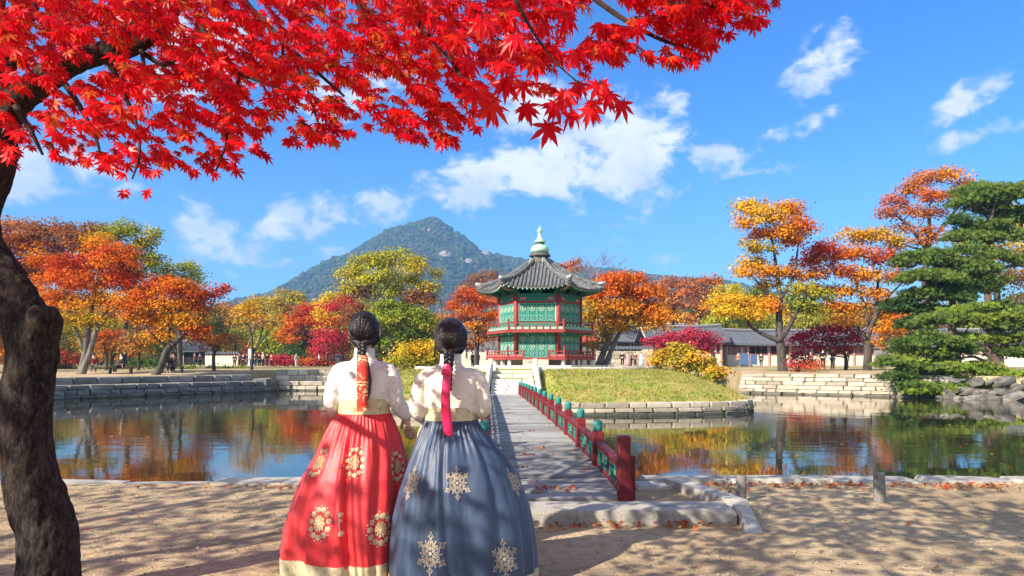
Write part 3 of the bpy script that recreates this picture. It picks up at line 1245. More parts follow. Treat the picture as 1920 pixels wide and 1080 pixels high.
def pavilion():
    t = empty('pavilion', PV, PROT, 'two storey hexagonal green and red pavilion with grey tiled roof on the island', 'pavilion')
    s = 2.42
    # platform of stone, two slabs per side
    for k in range(6):
        a, b = hexp(4.0, k), hexp(4.0, k + 1)
        m = MB()
        q0, q1 = hexp(3.2, k), hexp(3.2, k + 1)
        m.prism([(a.x, a.y), (b.x, b.y), (q1.x, q1.y), (q0.x, q0.y)], -.3, .20)
        m.build('platform_slab', ST_WHITE, t)
    m = MB(); m.prism([tuple(hexp(3.2, k).to_2d()) for k in range(6)], -.3, .17); m.build('platform', ST_CREAM, t)
    # piers below the lower floor
    for k in range(6):
        for f in (0, .33, .67):
            q = hexp(3.05, k).lerp(hexp(3.05, k + 1), f)
            m = MB(); m.box((q.x, q.y, .36), (.2, .2, .36), rz=R(60 * k), bev=.02); m.build('stone_pier', ST_WHITE, t)
    m = MB(); m.prism([tuple(hexp(2.3, k).to_2d()) for k in range(6)], .17, .60); m.build('plinth', ST_CREAM, t)
    # stone landing before the door
    a, b = hexp(3.0, 0), hexp(3.0, 1)
    m = MB(); m.box((0, -2.75, .36), (1.45, .55, .34), bev=.02); m.build('landing', ST_CREAM, t)
    # columns
    cm = MB(); cm.lathe([(.135, .6), (.135, 4.75)], n=12)
    col_me = cm.mesh('column', REDB, True)
    for k in range(6):
        q = hexp(s, k)
        link('column', col_me, t, (q.x, q.y, 0))
    # floors / balconies
    for z0, r, nm in ((.54, 3.28, 'lower_balcony'), (2.08, 3.22, 'upper_balcony')):
        m = MB(); m.prism([tuple(hexp(r, k).to_2d()) for k in range(6)], z0, z0 + .07); o = m.build(nm, REDB, t)
        m = MB()
        for k in range(6):
            a, b = hexp(r, k), hexp(r, k + 1)
            d = (b - a).normalized()
            nrm = Vector((d.y, -d.x, 0))
            mid = (a + b) / 2 + nrm * .02
            m.box((mid.x, mid.y, z0 + .035), (r * .985, .05, .13), rz=math.atan2(d.y, d.x))
        m.build('edge_board', REDB, o)
        if z0 > 1:
            # carved brackets under the upper balcony
            for k in range(6):
                for f in (0.0, .33, .67):
                    q = hexp(r, k).lerp(hexp(r, k + 1), f)
                    inn = q * .80
                    mm = MB()
                    mm.tube([(q.x * .985, q.y * .985, z0 - .10), (q.x * .9, q.y * .9, z0 - .07), (inn.x, inn.y, z0 - .03)], [.035, .06, .06], 6)
                    mm.build('bracket', TURL, o)
    # door panels
    pan = {}
    for zb, zt, lev in ((.62, 2.06, 0), (2.72, 3.78, 1)):
        zlow = zb if lev == 0 else 2.16
        hgt = zt - zb
        gap = .30
        pw = (s - gap) / 4
        m = MB(); m.box((0, 0, hgt / 2), (pw - .02, .05, hgt - .01)); base = m.mesh('door_panel', TURQ)
        m = MB()
        for e in (-1, 1):
            m.box((e * (pw / 2 - .035), -.035, hgt / 2), (.045, .035, hgt - .03))
        for zz in (.05, hgt * .32, hgt - .05):
            m.box((0, -.034, zz), (pw - .11, .03, .045))
        frame = m.mesh('frame', TURL)
        rr = pw * .29
        orns = []
        for zc in ((hgt * .76, hgt * .45) if lev == 0 else (hgt * .70,)):
            m = MB()
            m.tube([(rr * math.cos(a), -.033, zc + rr * 1.05 * math.sin(a)) for a in np.linspace(0, 2 * math.pi, 15)], .026, 5, cap=False)
            for j in range(6):
                a = j * math.pi / 3
                m.tube([(0, -.033, zc), (rr * .8 * math.cos(a), -.033, zc + rr * .85 * math.sin(a))], [.03, .015], 5)
            orns.append(m.mesh('ornament', ORN))
        m = MB()
        zc = hgt * .17
        m.tube([(-rr * .8, -.033, zc), (0, -.033, zc + rr * .8), (rr * .8, -.033, zc), (0, -.033, zc - rr * .8), (-rr * .8, -.033, zc)], .022, 5, cap=False)
        orns.append(m.mesh('ornament', ORN))
        for k in range(6):
            a, b = hexp(s, k), hexp(s, k + 1)
            d = (b - a).normalized()
            nrm = Vector((d.y, -d.x, 0))
            ang = math.atan2(d.y, d.x)
            mid0 = (a + b) / 2
            for j in range(4):
                c = mid0 + d * ((j - 1.5) * pw)
                p = link('door_panel', base, t, (c.x, c.y, zb), (0, 0, ang))
                link('frame', frame, p)
                for orn in orns:
                    link('ornament', orn, p)
            # lintel and sill beams
            for zz, hh, mt in ((zt + .06, .12, REDB if lev else REDP), (zlow - .0, .08, REDB)):
                m = MB(); m.box((0, 0, 0), (s - .2, .12, hh)); m.build('beam', mt, t, loc=(mid0.x, mid0.y, zz), rot=(0, 0, ang))
            if lev == 1:
                m = MB(); m.box((0, 0, 0), (s - .24, .06, .52)); m.build('low_panel', TURQ, t, loc=(mid0.x, mid0.y, 2.44), rot=(0, 0, ang))
                m = MB(); m.box((0, -.01, 0), (s - .24, .08, .26)); o = m.build('frieze', DGRN, t, loc=(mid0.x, mid0.y, 4.03), rot=(0, 0, ang))
                m = MB()
                for e in (-1, 1):
                    m.box((e * .8, -.06, 0), (.35, .03, .16))
                m.build('painted_block', PINKP, o)
                m = MB(); m.box((0, 0, 0), (s - .2, .16, .16)); m.build('beam', DGRN, t, loc=(mid0.x, mid0.y, 4.24), rot=(0, 0, ang))
            for e in (-1, 1):
                c = mid0 + d * (e * (2 * pw + .035))
                if lev == 1:
                    m = MB(); m.box((0, -.02, hgt / 2), (.07, .09, hgt)); m.build('jamb', WHITEP if e * (k - .5) < 0 else REDB, t, loc=(c.x, c.y, zb), rot=(0, 0, ang))
    # balustrades
    for z0, r, hh, lev in ((.63, 3.2, .36, 0), (2.17, 3.14, .44, 1)):
        bm_ = MB(); bm_.box((0, 0, hh * .42), (.055, .05, hh * .8)); bal = bm_.mesh('baluster', REDB if lev == 0 else TURL)
        bm_ = MB(); bm_.box((0, 0, hh * .42), (.055, .05, hh * .8)); balr = bm_.mesh('baluster', REDB)
        for k in range(6):
            a, b = hexp(r, k), hexp(r, k + 1)
            d = (b - a).normalized()
            ang = math.atan2(d.y, d.x)
            mid = (a + b) / 2
            bs = empty('balustrade', (mid.x, mid.y, z0), ang)
            bs.parent = t
            L = r
            segs = [(-L / 2, L / 2)]
            if lev == 0 and k == 0:
                segs = [(-L / 2, -.72), (.72, L / 2)]
            for (x0, x1) in segs:
                m = MB(); m.box(((x0 + x1) / 2, 0, hh), (x1 - x0 - .1, .07, .06)); m.build('hand_rail', REDB, bs)
                m = MB(); m.box(((x0 + x1) / 2, 0, .05), (x1 - x0 - .1, .06, .06)); m.box(((x0 + x1) / 2, 0, hh * .55), (x1 - x0 - .1, .035, .03)); m.build('lower_rail', REDB, bs)
                if lev == 0:
                    m = MB(); m.box(((x0 + x1) / 2, 0, hh * .36), (x1 - x0 - .1, .02, hh * .30)); m.build('infill_board', PINKP, bs)
                else:
                    m = MB(); m.box(((x0 + x1) / 2, 0.01, hh * .33), (x1 - x0 - .1, .02, hh * .34)); m.build('infill_board', ORN, bs)
                nb = max(2, int((x1 - x0) / .36))
                for j in range(1, nb):
                    link('baluster', balr if (lev == 0 or k == 0) else bal, bs, (x0 + (x1 - x0) * j / nb, -.01, 0))
            m = MB()
            m.box((-L / 2, 0, .26), (.11, .11, .56), bev=.01)
            m.lathe([(.05, .54), (.065, .58), (.055, .64), (.01, .68)], c=(-L / 2, 0, 0), n=8)
            m.build('corner_post', REDB, bs)
            if lev == 0 and k == 0:
                for xx in (-.72, .72):
                    m = MB(); m.box((xx, 0, .22), (.1, .1, .48), bev=.01); m.build('gate_post', REDB, bs)
    # bracket clusters under the eaves
    for k in range(6):
        a, b = hexp(s, k), hexp(s, k + 1)
        for f in (0, .5):
            q = a.lerp(b, f)
            out_ = Vector((q.x, q.y, 0)).normalized()
            if f == .5:
                d = (b - a).normalized(); out_ = Vector((d.y, -d.x, 0))
            m = MB()
            ang = math.atan2(out_.y, out_.x) + math.pi / 2
            ca = Vector((-out_.y, out_.x, 0))
            for i, (o_, z, ww) in enumerate(((0.05, 4.36, .5), (.22, 4.46, .62), (.40, 4.56, .8), (.58, 4.66, .9))):
                c = q + out_ * o_
                m.box((c.x, c.y, z), (ww, .09, .08), rz=ang)
                for e in (-1, 0, 1):
                    cc = c + ca * (e * ww * .45)
                    m.tube([(cc.x - out_.x * .1, cc.y - out_.y * .1, z), (cc.x + out_.x * .15, cc.y + out_.y * .15, z - .02), (cc.x + out_.x * .26, cc.y + out_.y * .26, z + .05)], [.05, .045, .02], 5)
            o = m.build('bracket_cluster', DGRN, t)
            m = MB()
            for i, (o_, z, ww) in enumerate(((0.05, 4.36, .5), (.22, 4.46, .62), (.40, 4.56, .8))):
                c = q + out_ * (o_ + .05)
                for e in (-1, 1):
                    cc = c + ca * (e * ww * .42)
                    m.box((cc.x, cc.y, z + .02), (.09, .03, .05), rz=ang)
            m.build('painted_tip', TURL, o)
    # roof
    ZA, ZE, RE = 6.62, 4.66, 3.70

    def rf(k, tau, rho):
        """roof surface: face k, tau 0..1 along the eave, rho 0 (top) .. 1 (eave)"""
        r = .32 + (RE - .32) * rho
        cv = abs(2 * tau - 1)
        flare = 1 + .05 * (cv ** 3) * rho ** 2 - .02 * (1 - cv ** 2) * rho ** 2
        q = hexp(r, k).lerp(hexp(r, k + 1), tau) * flare
        z = ZA - (ZA - ZE) * (1.38 * rho - .38 * rho * rho) + .24 * (cv ** 2.6) * rho ** 3 - .05
        return Vector((q.x, q.y, z))
    for k in range(6):
        m = MB()
        nu, nv = 16, 10
        top = [[rf(k, i / nu, j / nv) for i in range(nu + 1)] for j in range(nv + 1)]
        vs = [p for row in top for p in row]
        fs = [(j * (nu + 1) + i, (j + 1) * (nu + 1) + i, (j + 1) * (nu + 1) + i + 1, j * (nu + 1) + i + 1) for j in range(nv) for i in range(nu)]
        m.add(vs, fs)
        # eave edge and soffit
        ed = [top[nv][i] for i in range(nu + 1)]
        lo = [p + Vector((0, 0, -.10)) for p in ed]
        a, b = hexp(s + .1, k, 4.72), hexp(s + .1, k + 1, 4.72)
        inn = [a.lerp(b, i / nu) for i in range(nu + 1)]
        n_ = nu + 1
        m.add(ed + lo, [(i, n_ + i, n_ + i + 1, i + 1) for i in range(nu)])
        rp = m.build('roof_slope', TILE, t, smooth=False)
        m = MB()
        m.add(lo + inn, [(i, n_ + i, n_ + i + 1, i + 1) for i in range(nu)])
        m.build('soffit', pbr('soffit', (.25, .05, .04), .7, (.06, .17, .12), 3), rp)
        # rows of convex tiles
        nt = 17
        for i in range(nt):
            tau = (i + .5) / nt
            # a row starts at the hip: straight down the slope, parallel to the face's own axis
            m = MB()
            x_e = (tau - .5)
            pts = []
            for j in range(9):
                rho = j / 8
                w_here = (.32 + (RE - .32) * rho) / RE
                if abs(x_e) > .5 * w_here - .004:
                    continue
                tt = .5 + x_e / w_here
                pts.append(rf(k, tt, rho) + Vector((0, 0, .035)))
            if len(pts) < 2:
                tt = .5 + x_e
                pts = [rf(k, tt, .93) + Vector((0, 0, .035)), rf(k, tt, 1.0) + Vector((0, 0, .035))]
            d = (pts[-1] - pts[-2]).normalized()
            pts.append(pts[-1] + d * .05)
            m.tube(pts, .056, 7)
            m.build('tile_row', TILE, rp)
        # round rafter ends: green poles with pale ends
        for i in range(15):
            tau = (i + .5) / 15
            e = rf(k, tau, .985) + Vector((0, 0, -.15))
            q = a.lerp(b, tau)
            st = q.lerp(e, .35) + Vector((0, 0, -.06))
            m = MB(); m.tube([st, e], .05, 6); ro = m.build('rafter', DGRN, rp)
            dd = (e - st).normalized()
            m = MB(); m.tube([e + dd * .002, e + dd * .03], .045, 6); m.build('rafter_end', ORN, ro)
        # hip ridge
        m = MB()
        pts = [rf(k, 0, j / 10) + Vector((0, 0, .10 + (.05 if j == 10 else 0))) for j in range(11)]
        m.tube(pts, [.085] + [.115] * 9 + [.12], 8, flat=1.35)
        h = m.build('hip_ridge', TILE, t, smooth=True)
        m = MB()
        m.tube([p + Vector((0, 0, .12)) for p in pts], .04, 6)
        m.tube([pts[-2] + Vector((0, 0, .04)), pts[-1] * 1.012 + Vector((0, 0, .06))], [.11, .12], 8)
        m.build('ridge_plaster', LIME, h, smooth=True)
        # corner beam under the hip
        m = MB(); e = rf(k, 0, .97) + Vector((0, 0, -.2)); q = hexp(s, k, 4.55); m.tube([q, q.lerp(e, .6) + Vector((0, 0, -.12)), e], [.10, .10, .08], 6); m.build('corner_beam', pbr('corner_red', (.33, .10, .08), .6, (.08, .2, .14), 4), t)
    # crown: brick collar, copper bowl and finial
    m = MB(); m.lathe([(.62, 6.33), (.60, 6.5), (.46, 6.66), (.50, 6.72), (.66, 6.76), (.66, 6.82), (.58, 6.86), (.58, 6.93), (.50, 6.97)], n=24); m.build('finial_base', TILE, t)
    m = MB(); m.lathe([(.44, 6.96), (.53, 7.02), (.56, 7.12), (.53, 7.26), (.44, 7.36), (.33, 7.42), (.28, 7.44)], n=28); m.build('finial_bowl', COPPER, t, smooth=True)
    m = MB(); m.lathe([(.27, 7.42), (.27, 7.58), (.31, 7.60)], n=20); o = m.build('finial_neck', pbr('dark_bronze', (.10, .13, .10), .6), t)
    m = MB(); m.lathe([(.33, 7.59), (.35, 7.63), (.30, 7.70), (.20, 7.80), (.13, 7.95), (.105, 8.12), (.10, 8.18), (.14, 8.22), (.16, 8.30), (.12, 8.40), (.06, 8.46), (.02, 8.56), (.005, 8.66)], n=24); m.build('finial_spire', COPPER, t, smooth=True)
    m = MB()
    for k in range(6):
        a = R(-120 + 60 * k)
        m.tube([(.40 * math.cos(a), .40 * math.sin(a), 6.6), (.62 * math.cos(a), .62 * math.sin(a), 6.34)], [.14, .16], 6)
    m.build('ridge_cap', pbr('ochre_cap', (.42, .36, .26), .8), t)


pavilion()

# ------------------------------------------------------------------ long tiled buildings and walls on the far bank
HTILE = pbr('slate_tile', (.075, .082, .095), .6, (.13, .14, .155), 5, .4, 15, isl=.10)
CREAMW = pbr('cream_plaster', (.72, .64, .52), .85, (.66, .57, .45), 1.5, .2, 10)
SCREEN = pbr('paper_screen', (.34, .22, .20), .7, (.22, .13, .12), 4)


def tiled_house(A, B, depth, z0, wall_h, eave_h, ridge_h, label, bays, over=1.0, gable_left=False, win=None, wallm=None, redposts=True, skip_win=False):
    """gabled tiled house with its long front along A -> B (plan points, front on the right-hand side)"""
    A, B = Vector(A), Vector(B)
    d = (B - A).normalized()
    L = (B - A).length
    ang = math.atan2(d.y, d.x)
    mid = (A + B) / 2
    t = empty('tiled_house', (mid.x, mid.y, z0), ang, label, 'house')
    wallm = wallm or CREAMW
    m = MB(); m.box((0, depth / 2, eave_h * .5 - .1), (L, depth, eave_h - .1)); m.build('wall', wallm, t)
    # roof slopes with sagging ridge
    def prof(f):       # f 0 eave .. 1 ridge
        return eave_h + (ridge_h - eave_h) * (f * .72 + f * f * .28)
    hx = L / 2 + over
    for side in (1, -1):
        m = MB()
        nu, nv = 12, 5
        def rp(x, f):
            y = (-over + (depth / 2 + over) * f)
            y = y if side == 1 else depth - y
            z = prof(f) + .16 * (abs(x) / hx) ** 3
            return (x, y, z)
        vs = [rp(-hx + 2 * hx * i / nu, j / nv) for j in range(nv + 1) for i in range(nu + 1)]
        fs = [(j * (nu + 1) + i, j * (nu + 1) + i + 1, (j + 1) * (nu + 1) + i + 1, (j + 1) * (nu + 1) + i)[::side] for j in range(nv) for i in range(nu)]
        m.add(vs, fs)
        nrow = nu + 1
        low = [(v[0], v[1], v[2] - .14) for v in vs[:nrow]]
        m.add(vs[:nrow] + low, [(i, nrow + i, nrow + i + 1, i + 1) for i in range(nu)])
        m.add(low + [(v[0], depth / 2, eave_h - .05) for v in low], [(i, nrow + i, nrow + i + 1, i + 1) for i in range(nu)])
        ro = m.build('roof', HTILE, t)
        if side == 1:
            nt = int(2 * hx / .33)
            mm = MB()
            mm.tube([(0, rp(0, f)[1], rp(0, f)[2] + .03) for f in (0, .25, .5, .75, 1)], .085, 5)
            tm = mm.mesh('tile_row', HTILE)
            for i in range(nt):
                x = -hx + (i + .5) * 2 * hx / nt
                link('tile_row', tm, ro, (x, 0, .16 * (abs(x) / hx) ** 3))
    m = MB()
    pts = [(x, depth / 2, ridge_h + .16 * (abs(x) / hx) ** 3 + .1 + .14 * max(0, abs(x) / hx - .8) * 5 * .5) for x in np.linspace(-hx, hx, 15)]
    m.tube(pts, .17, 6, flat=1.3)
    m.build('ridge', HTILE, t)
    m = MB(); m.tube([(p[0], p[1], p[2] + .19) for p in pts], .06, 5); m.build('ridge_plaster', LIME, t)
    for e in (-1, 1):
        m = MB()
        m.tube([(e * (hx - .1), rp(hx, f)[1], prof(f) + .30) for f in (0, .3, .6, 1)], [.13, .12, .12, .14], 6)
        m.tube([(e * (hx - .1), depth - rp(hx, f)[1], prof(f) + .30) for f in (0, .3, .6, 1)], [.13, .12, .12, .14], 6)
        m.build('gable_ridge', LIME if e < 0 else HTILE, t)
        m = MB()
        m.add([(e * L / 2, 0, eave_h - .2), (e * L / 2, depth, eave_h - .2), (e * L / 2, depth / 2, ridge_h - .1),
               (e * (L / 2 + .02), 0, eave_h - .2), (e * (L / 2 + .02), depth, eave_h - .2), (e * (L / 2 + .02), depth / 2, ridge_h - .1)],
              [(0, 1, 2), (3, 5, 4), (0, 3, 4, 1), (1, 4, 5, 2), (2, 5, 3, 0)])
        m.build('gable', pbr('gable_red', (.34, .05, .045), .7), t)
    # front: columns, window bands, frames
    bw = L / bays
    for i in range(bays + 1):
        x = -L / 2 + i * bw
        m = MB(); m.box((x, -.05, eave_h / 2 - .1), (.22, .22, eave_h - .1)); m.build('column', pbr('column_wood', (.45, .30, .22), .7), t)
    if not skip_win:
        for i in range(bays):
            x = -L / 2 + (i + .5) * bw
            wz0, wz1 = eave_h * .56, eave_h * .92
            m = MB(); m.box((x, -.02, (wz0 + wz1) / 2), (bw - .5, .10, wz1 - wz0)); wo = m.build('window', DARK if i % 3 else SCREEN, t)
            m = MB()
            for f in (-.5, -.17, .17, .5):
                m.box((x + f * (bw - .5), -.08, (wz0 + wz1) / 2), (.09, .06, wz1 - wz0))
            m.box((x, -.08, wz0), (bw - .4, .07, .08)); m.box((x, -.08, wz1), (bw - .4, .07, .08))
            m.build('frame', REDB if redposts else WOODG, wo)
            if i % 2 == 0:
                m = MB(); m.box((x + bw * .2, -.075, (wz0 + wz1) / 2), (bw * .18, .03, wz1 - wz0 - .1)); m.build('screen', pbr('grey_screen', (.36, .36, .40), .6), wo)
    m = MB(); m.box((0, .4 - .3, -.1), (L + .6, 1.0, .36)); m.build('stone_base', ST_CREAM, t)
    return t


def far_buildings():
    z = .85
    hb = 88.0
    X = lambda u, Y=hb: (u - CX) / F * Y
    tiled_house((X(1362), hb), (X(1640), hb), 5.0, z, 2.3, 2.75, 4.55, 'long low house with grey tiled roof and red window bands behind the big grey trunk', 7)
    tiled_house((X(1222, 84), 84), (X(1352, 84), 84), 6.5, z, 2.5, 2.95, 4.9, 'grey tiled house with a red gable behind the spreading crimson maple', 3, over=.9)
    tiled_house((X(1120, 96), 92), (X(1212, 96), 98), 5.0, z, 2.3, 3.3, 5.4, 'small tiled house with a pale roof patch just right of the pavilion', 3, skip_win=True, wallm=pbr('dark_boards', (.10, .09, .085), .8))
    tiled_house((X(1830, 76), 80), (X(2080, 76), 74), 5.0, .8, 2.3, 2.7, 4.2, 'tiled house almost hidden behind the large pine at the right edge', 4)
    tiled_house((X(322, 104), 104), (X(388, 104), 104), 4.2, .85, 2.0, 2.2, 3.6, 'small grey roofed shelter behind the leaning orange tree', 3, over=.7, skip_win=True, wallm=DARK)
    tiled_house((X(874, 114), 112), (X(976, 118), 116), 5.0, .9, 3.2, 5.4, 7.7, 'tiled hall half hidden by orange leaves just left of the pavilion', 4, skip_win=True, wallm=WHITEP)
    # white modern building
    t = empty('modern_building', (P(1285, 0, 140).x, 140, .9), 0, 'flat white modern building showing above the tiled roofs right of the pavilion', 'building')
    m = MB(); m.box((0, 0, 4.0), (9.6, 8, 8.2)); m.build('wall', WHITEP, t)
    m = MB(); m.box((0, 0, 8.2), (10.0, 8.4, .25)); m.build('roof_slab', WHITEP, t)
    for x in (-3.2, -1.9):
        m = MB(); m.box((x, -4.02, 7.0), (.9, .12, .9)); w_ = m.build('window', DARK, t)
        m = MB(); m.box((x, -4.09, 6.52), (1.1, .1, .08)); m.build('sill', WHITEP, w_)
    # walls with tiled coping
    rnd = random.Random(4)
    for (u0, u1, Y, zb, h, lab, mt) in ((862, 1000, 80, .8, 1.75, 'plastered wall with tiled coping left of the pavilion', CREAMW),
                                        (1118, 1224, 82, .8, 1.9, 'pale stone wall with grey coping between the pavilion and the crimson maple', ST_CREAM),
                                        (386, 447, 96, .8, 1.5, 'low beige garden wall behind the bare thin trees on the left bank', CREAMW),
                                        (1640, 1760, 84, .8, 2.0, 'grey stone wall right of the long tiled house', ST_GREY)):
        a, b = X(u0, Y), X(u1, Y)
        t = empty('garden_wall', ((a + b) / 2, Y, zb), 0, lab, 'wall')
        L = b - a
        m = MB(); m.box((0, 0, h / 2 - .2), (L, .5, h + .4)); m.build('wall_body', mt, t)
        m = MB()
        m.loft([[(x, -.45, h + .2), (x, .45, h + .2), (x, .1, h + .55), (x, -.1, h + .55)] for x in (-L / 2, L / 2)])
        co = m.build('coping', HTILE, t, fix=True)
        mm = MB(); mm.tube([(0, -.47, h + .24), (0, -.08, h + .58)], .07, 5); tm = mm.mesh('tile_row', HTILE)
        for i in range(int(L / .4)):
            link('tile_row', tm, co, (-L / 2 + .2 + i * .4, 0, 0))
        if mt in (ST_CREAM, ST_GREY):
            for j in range(4):
                x = -L / 2
                while x < L / 2 - .3:
                    w_ = rnd.uniform(.5, 1.0)
                    w_ = min(w_, L / 2 - x)
                    link('stone', rnd.choice(STV[mt.name]), t, (x + w_ / 2, -.26, .22 + j * .46), (0, 0, 0), (w_ - .04, .14, .42))
                    x += w_
    # small things before the houses
    for (u, v, Y, w_, h, lab) in ((1395, 690, 84, 1.0, 1.35, 'blue notice board leaning on the long house, the wider of two'), (1413, 690, 84, .8, 1.25, 'dark blue notice board beside the first, nearer the large tree')):
        q = P(u, v, Y)
        t = empty('notice_board', (q.x, q.y, .85), 0, lab, 'notice board')
        m = MB(); m.box((0, 0, h / 2 + .2), (w_, .06, h), bev=.015); bo = m.build('board', pbr('blue_board', (.07, .13, .26), .5), t)
        for e in (-1, 1):
            m = MB(); m.box((e * (w_ / 2 + .03), 0, h / 2 + .1), (.05, .07, h + .4)); m.build('leg', WOODG, t)
    q = P(472, 688, 92)
    t = empty('white_pillar', (q.x, q.y, .85), 0, 'tall white pillar standing among the crowd on the left lawn', 'pillar')
    m = MB(); m.box((0, 0, 1.15), (.8, .5, 2.3), bev=.03); m.build('shaft', WHITEP, t)
    m = MB(); m.box((0, 0, .1), (1.0, .7, .3), bev=.03); m.build('foot', ST_WHITE, t)
    # benches on the left bank
    for (u, v, Y, lab) in ((226, 706, 43, 'dark bench on the left bank under the man in black'), (322, 706, 44, 'dark bench right of the leaning orange tree')):
        q = P(u, v, Y)
        z_ = gh(q.x, q.y)
        t = empty('bench', (q.x, q.y, z_), .2, lab, 'bench')
        for k in range(3):
            m = MB(); m.box((0, -.15 + k * .15, .42), (1.5, .13, .05), bev=.01); m.build('slat', pbr('dark_wood', (.05, .04, .035), .7), t)
        for e in (-1, 1):
            m = MB(); m.box((e * .6, 0, .19), (.09, .4, .4), bev=.01); m.build('leg', pbr('dark_wood', (.05, .04, .035), .7), t)


far_buildings()

# ------------------------------------------------------------------ near kerbs, bollards
def near_stones():
    rnd = random.Random(12)
    gv = stone_variants(GRANITE, 6, (1, 1, 1), .035, .014)
    t = empty('pond_kerb', (1, 7.5, 0), label='uneven granite kerb stones along the near edge of the pond', cat='kerb')
    x = -9.0
    while x < 12:
        w_ = rnd.uniform(.7, 1.25)
        c = x + w_ / 2
        if not (.35 - .25 < c < .9):
            y = 7.36 + (c + 27) * .0047
            h = rnd.uniform(.0, .035) + (0 if c < .5 else .035)
            link('stone', rnd.choice(gv), t, (c - 1, y - 7.5 + rnd.uniform(-.05, .05), -.61 + h), (rnd.uniform(-.02, .02), rnd.uniform(-.015, .015), rnd.uniform(-.03, .03)), (w_ - .03, rnd.uniform(.30, .42), 1.2))
        x += w_
    # long granite slab before the bridge, its end stone and the oblique kerb
    t = empty('granite_kerb', (.9, 5.6, 0), label='long pale granite kerb before the bridge with a sloping end stone', cat='kerb')
    O = Vector((.9, 5.6, 0))
    def slab(name, poly, z0, zt, jit=.0):
        b = MB()
        n = len(poly)
        c = Vector((sum(p[0] for p in poly) / n, sum(p[1] for p in poly) / n))
        zt = zt if hasattr(zt, '__len__') else [zt] * n
        r0 = [(p[0] - O.x, p[1] - O.y, z0) for p in poly]
        r1 = [(p[0] - O.x, p[1] - O.y, z - .025) for p, z in zip(poly, zt)]
        r2 = []
        for p, z in zip(poly, zt):
            e = (c - Vector(p)); e = e.normalized() * min(.02, e.length)
            r2.append((p[0] + e.x - O.x, p[1] + e.y - O.y, z))
        b.loft([r0, r1, r2])
        me = b.mesh(name, GRANITE)
        bm = bmesh.new(); bm.from_mesh(me)
        bmesh.ops.recalc_face_normals(bm, faces=bm.faces)
        bmesh.ops.triangulate(bm, faces=[f for f in bm.faces if len(f.verts) > 4])
        for _ in range(3):
            bmesh.ops.subdivide_edges(bm, edges=[e for e in bm.edges if e.calc_length() > .13], cuts=1, use_grid_fill=True)
        bmesh.ops.recalc_face_normals(bm, faces=bm.faces)
        for v in bm.verts:
            q = v.co * 5
            v.co += v.normal * (.0015 * noise.noise(q) + .0022 * noise.noise(q * 3.1))
        bm.to_mesh(me); bm.free()
        return link(name, me, t)
    slab('slab', [(-1.6, 5.48), (-.15, 5.46), (-.14, 5.84), (-1.6, 5.84)], -.1, .105)
    slab('slab', [(-.13, 5.45), (1.80, 5.46), (1.83, 5.84), (-.12, 5.84)], -.1, .115)
    e0, e1 = G(1385, 985), G(1437, 1003)
    slab('end_stone', [(1.815, 5.44), (e1.x - .15, 5.16), (e1.x, 5.2), (2.02, 5.86), (1.845, 5.83)], -.1, [.11, .012, .015, .115, .12])
    slab('oblique_stone', [(1.86, 5.86), (2.04, 5.88), (1.83, 7.28), (1.62, 7.28)], -.3, [.12, .12, .07, .07])
    slab('bridge_block', [(1.28, 6.9), (1.60, 6.9), (1.62, 7.26), (1.28, 7.26)], -.4, .045)
    b = None
    for (u, v, h, w_, lean, lab) in ((1389, 940, .245, .048, .02, 'shorter grey stone bollard near the granite kerb end'), (1649, 941, .275, .052, -.015, 'taller grey stone bollard standing alone on the sunlit dirt')):
        q = G(u, v)
        b = MB()
        prof = [(w_ * 1.02, -.2), (w_ * 1.03, .0), (w_, h * .5), (w_ * .97, h - .02), (w_ * .9, h - .004), (w_ * .6, h)]
        rings = []
        for (r, z) in prof:
            rings.append([(r * math.cos(2 * math.pi * k / 20) * (1 + .02 * noise.noise((k, z * 9, u))), r * math.sin(2 * math.pi * k / 20), z) for k in range(20)])
        b.loft(rings)
        o = b.build('bollard', pbr('bollard_stone', (.17, .155, .135), .9, (.25, .23, .20), 30, .7, 60), loc=(q.x, q.y, 0), rot=(0, lean, 0))
        smooth_by_angle(o.data, 40)
        tag(o, lab, 'bollard', 'stone bollards by the pond')
    # natural boulders below the pines on the right bank
    bs = pbr('boulder_rock', (.085, .080, .072), .9, (.20, .175, .145), 2.5, .9, 9, isl=.35)
    t = empty('rockery', (21.5, 36.6, WATER), label='rockery of grey boulders at the waterline under the right hand pines', cat='rockery')
    vars_ = []
    for i in range(5):
        bm = bmesh.new()
        bmesh.ops.create_icosphere(bm, subdivisions=2, radius=.5)
        for v in bm.verts:
            n_ = noise.noise(v.co * 2.2 + Vector((i * 7, 0, 0)))
            v.co *= 1 + .45 * n_
            for ax in range(3):
                v.co[ax] = max(-.40, min(.40, v.co[ax]))
        me = bpy.data.meshes.new('boulder'); bm.to_mesh(me); bm.free(); me.materials.append(bs)
        vars_.append(me)
    A, B = Vector((22.0, 35.6)), Vector((29, 31.0))
    bk = MB()
    bk.add([(20.3 - 21.5, 36.9 - 36.6, -.5), (30 - 21.5, 30.6 - 36.6, -.5), (30.5 - 21.5, 31.2 - 36.6, .25), (20.7 - 21.5, 37.4 - 36.6, .3), (21.6 - 21.5, 39.2 - 36.6, 1.15), (33 - 21.5, 32.5 - 36.6, 1.1)], [(0, 1, 2, 3), (3, 2, 5, 4)])
    bk.build('earth_bank', mat('dirt', dirt), t, fix=True)
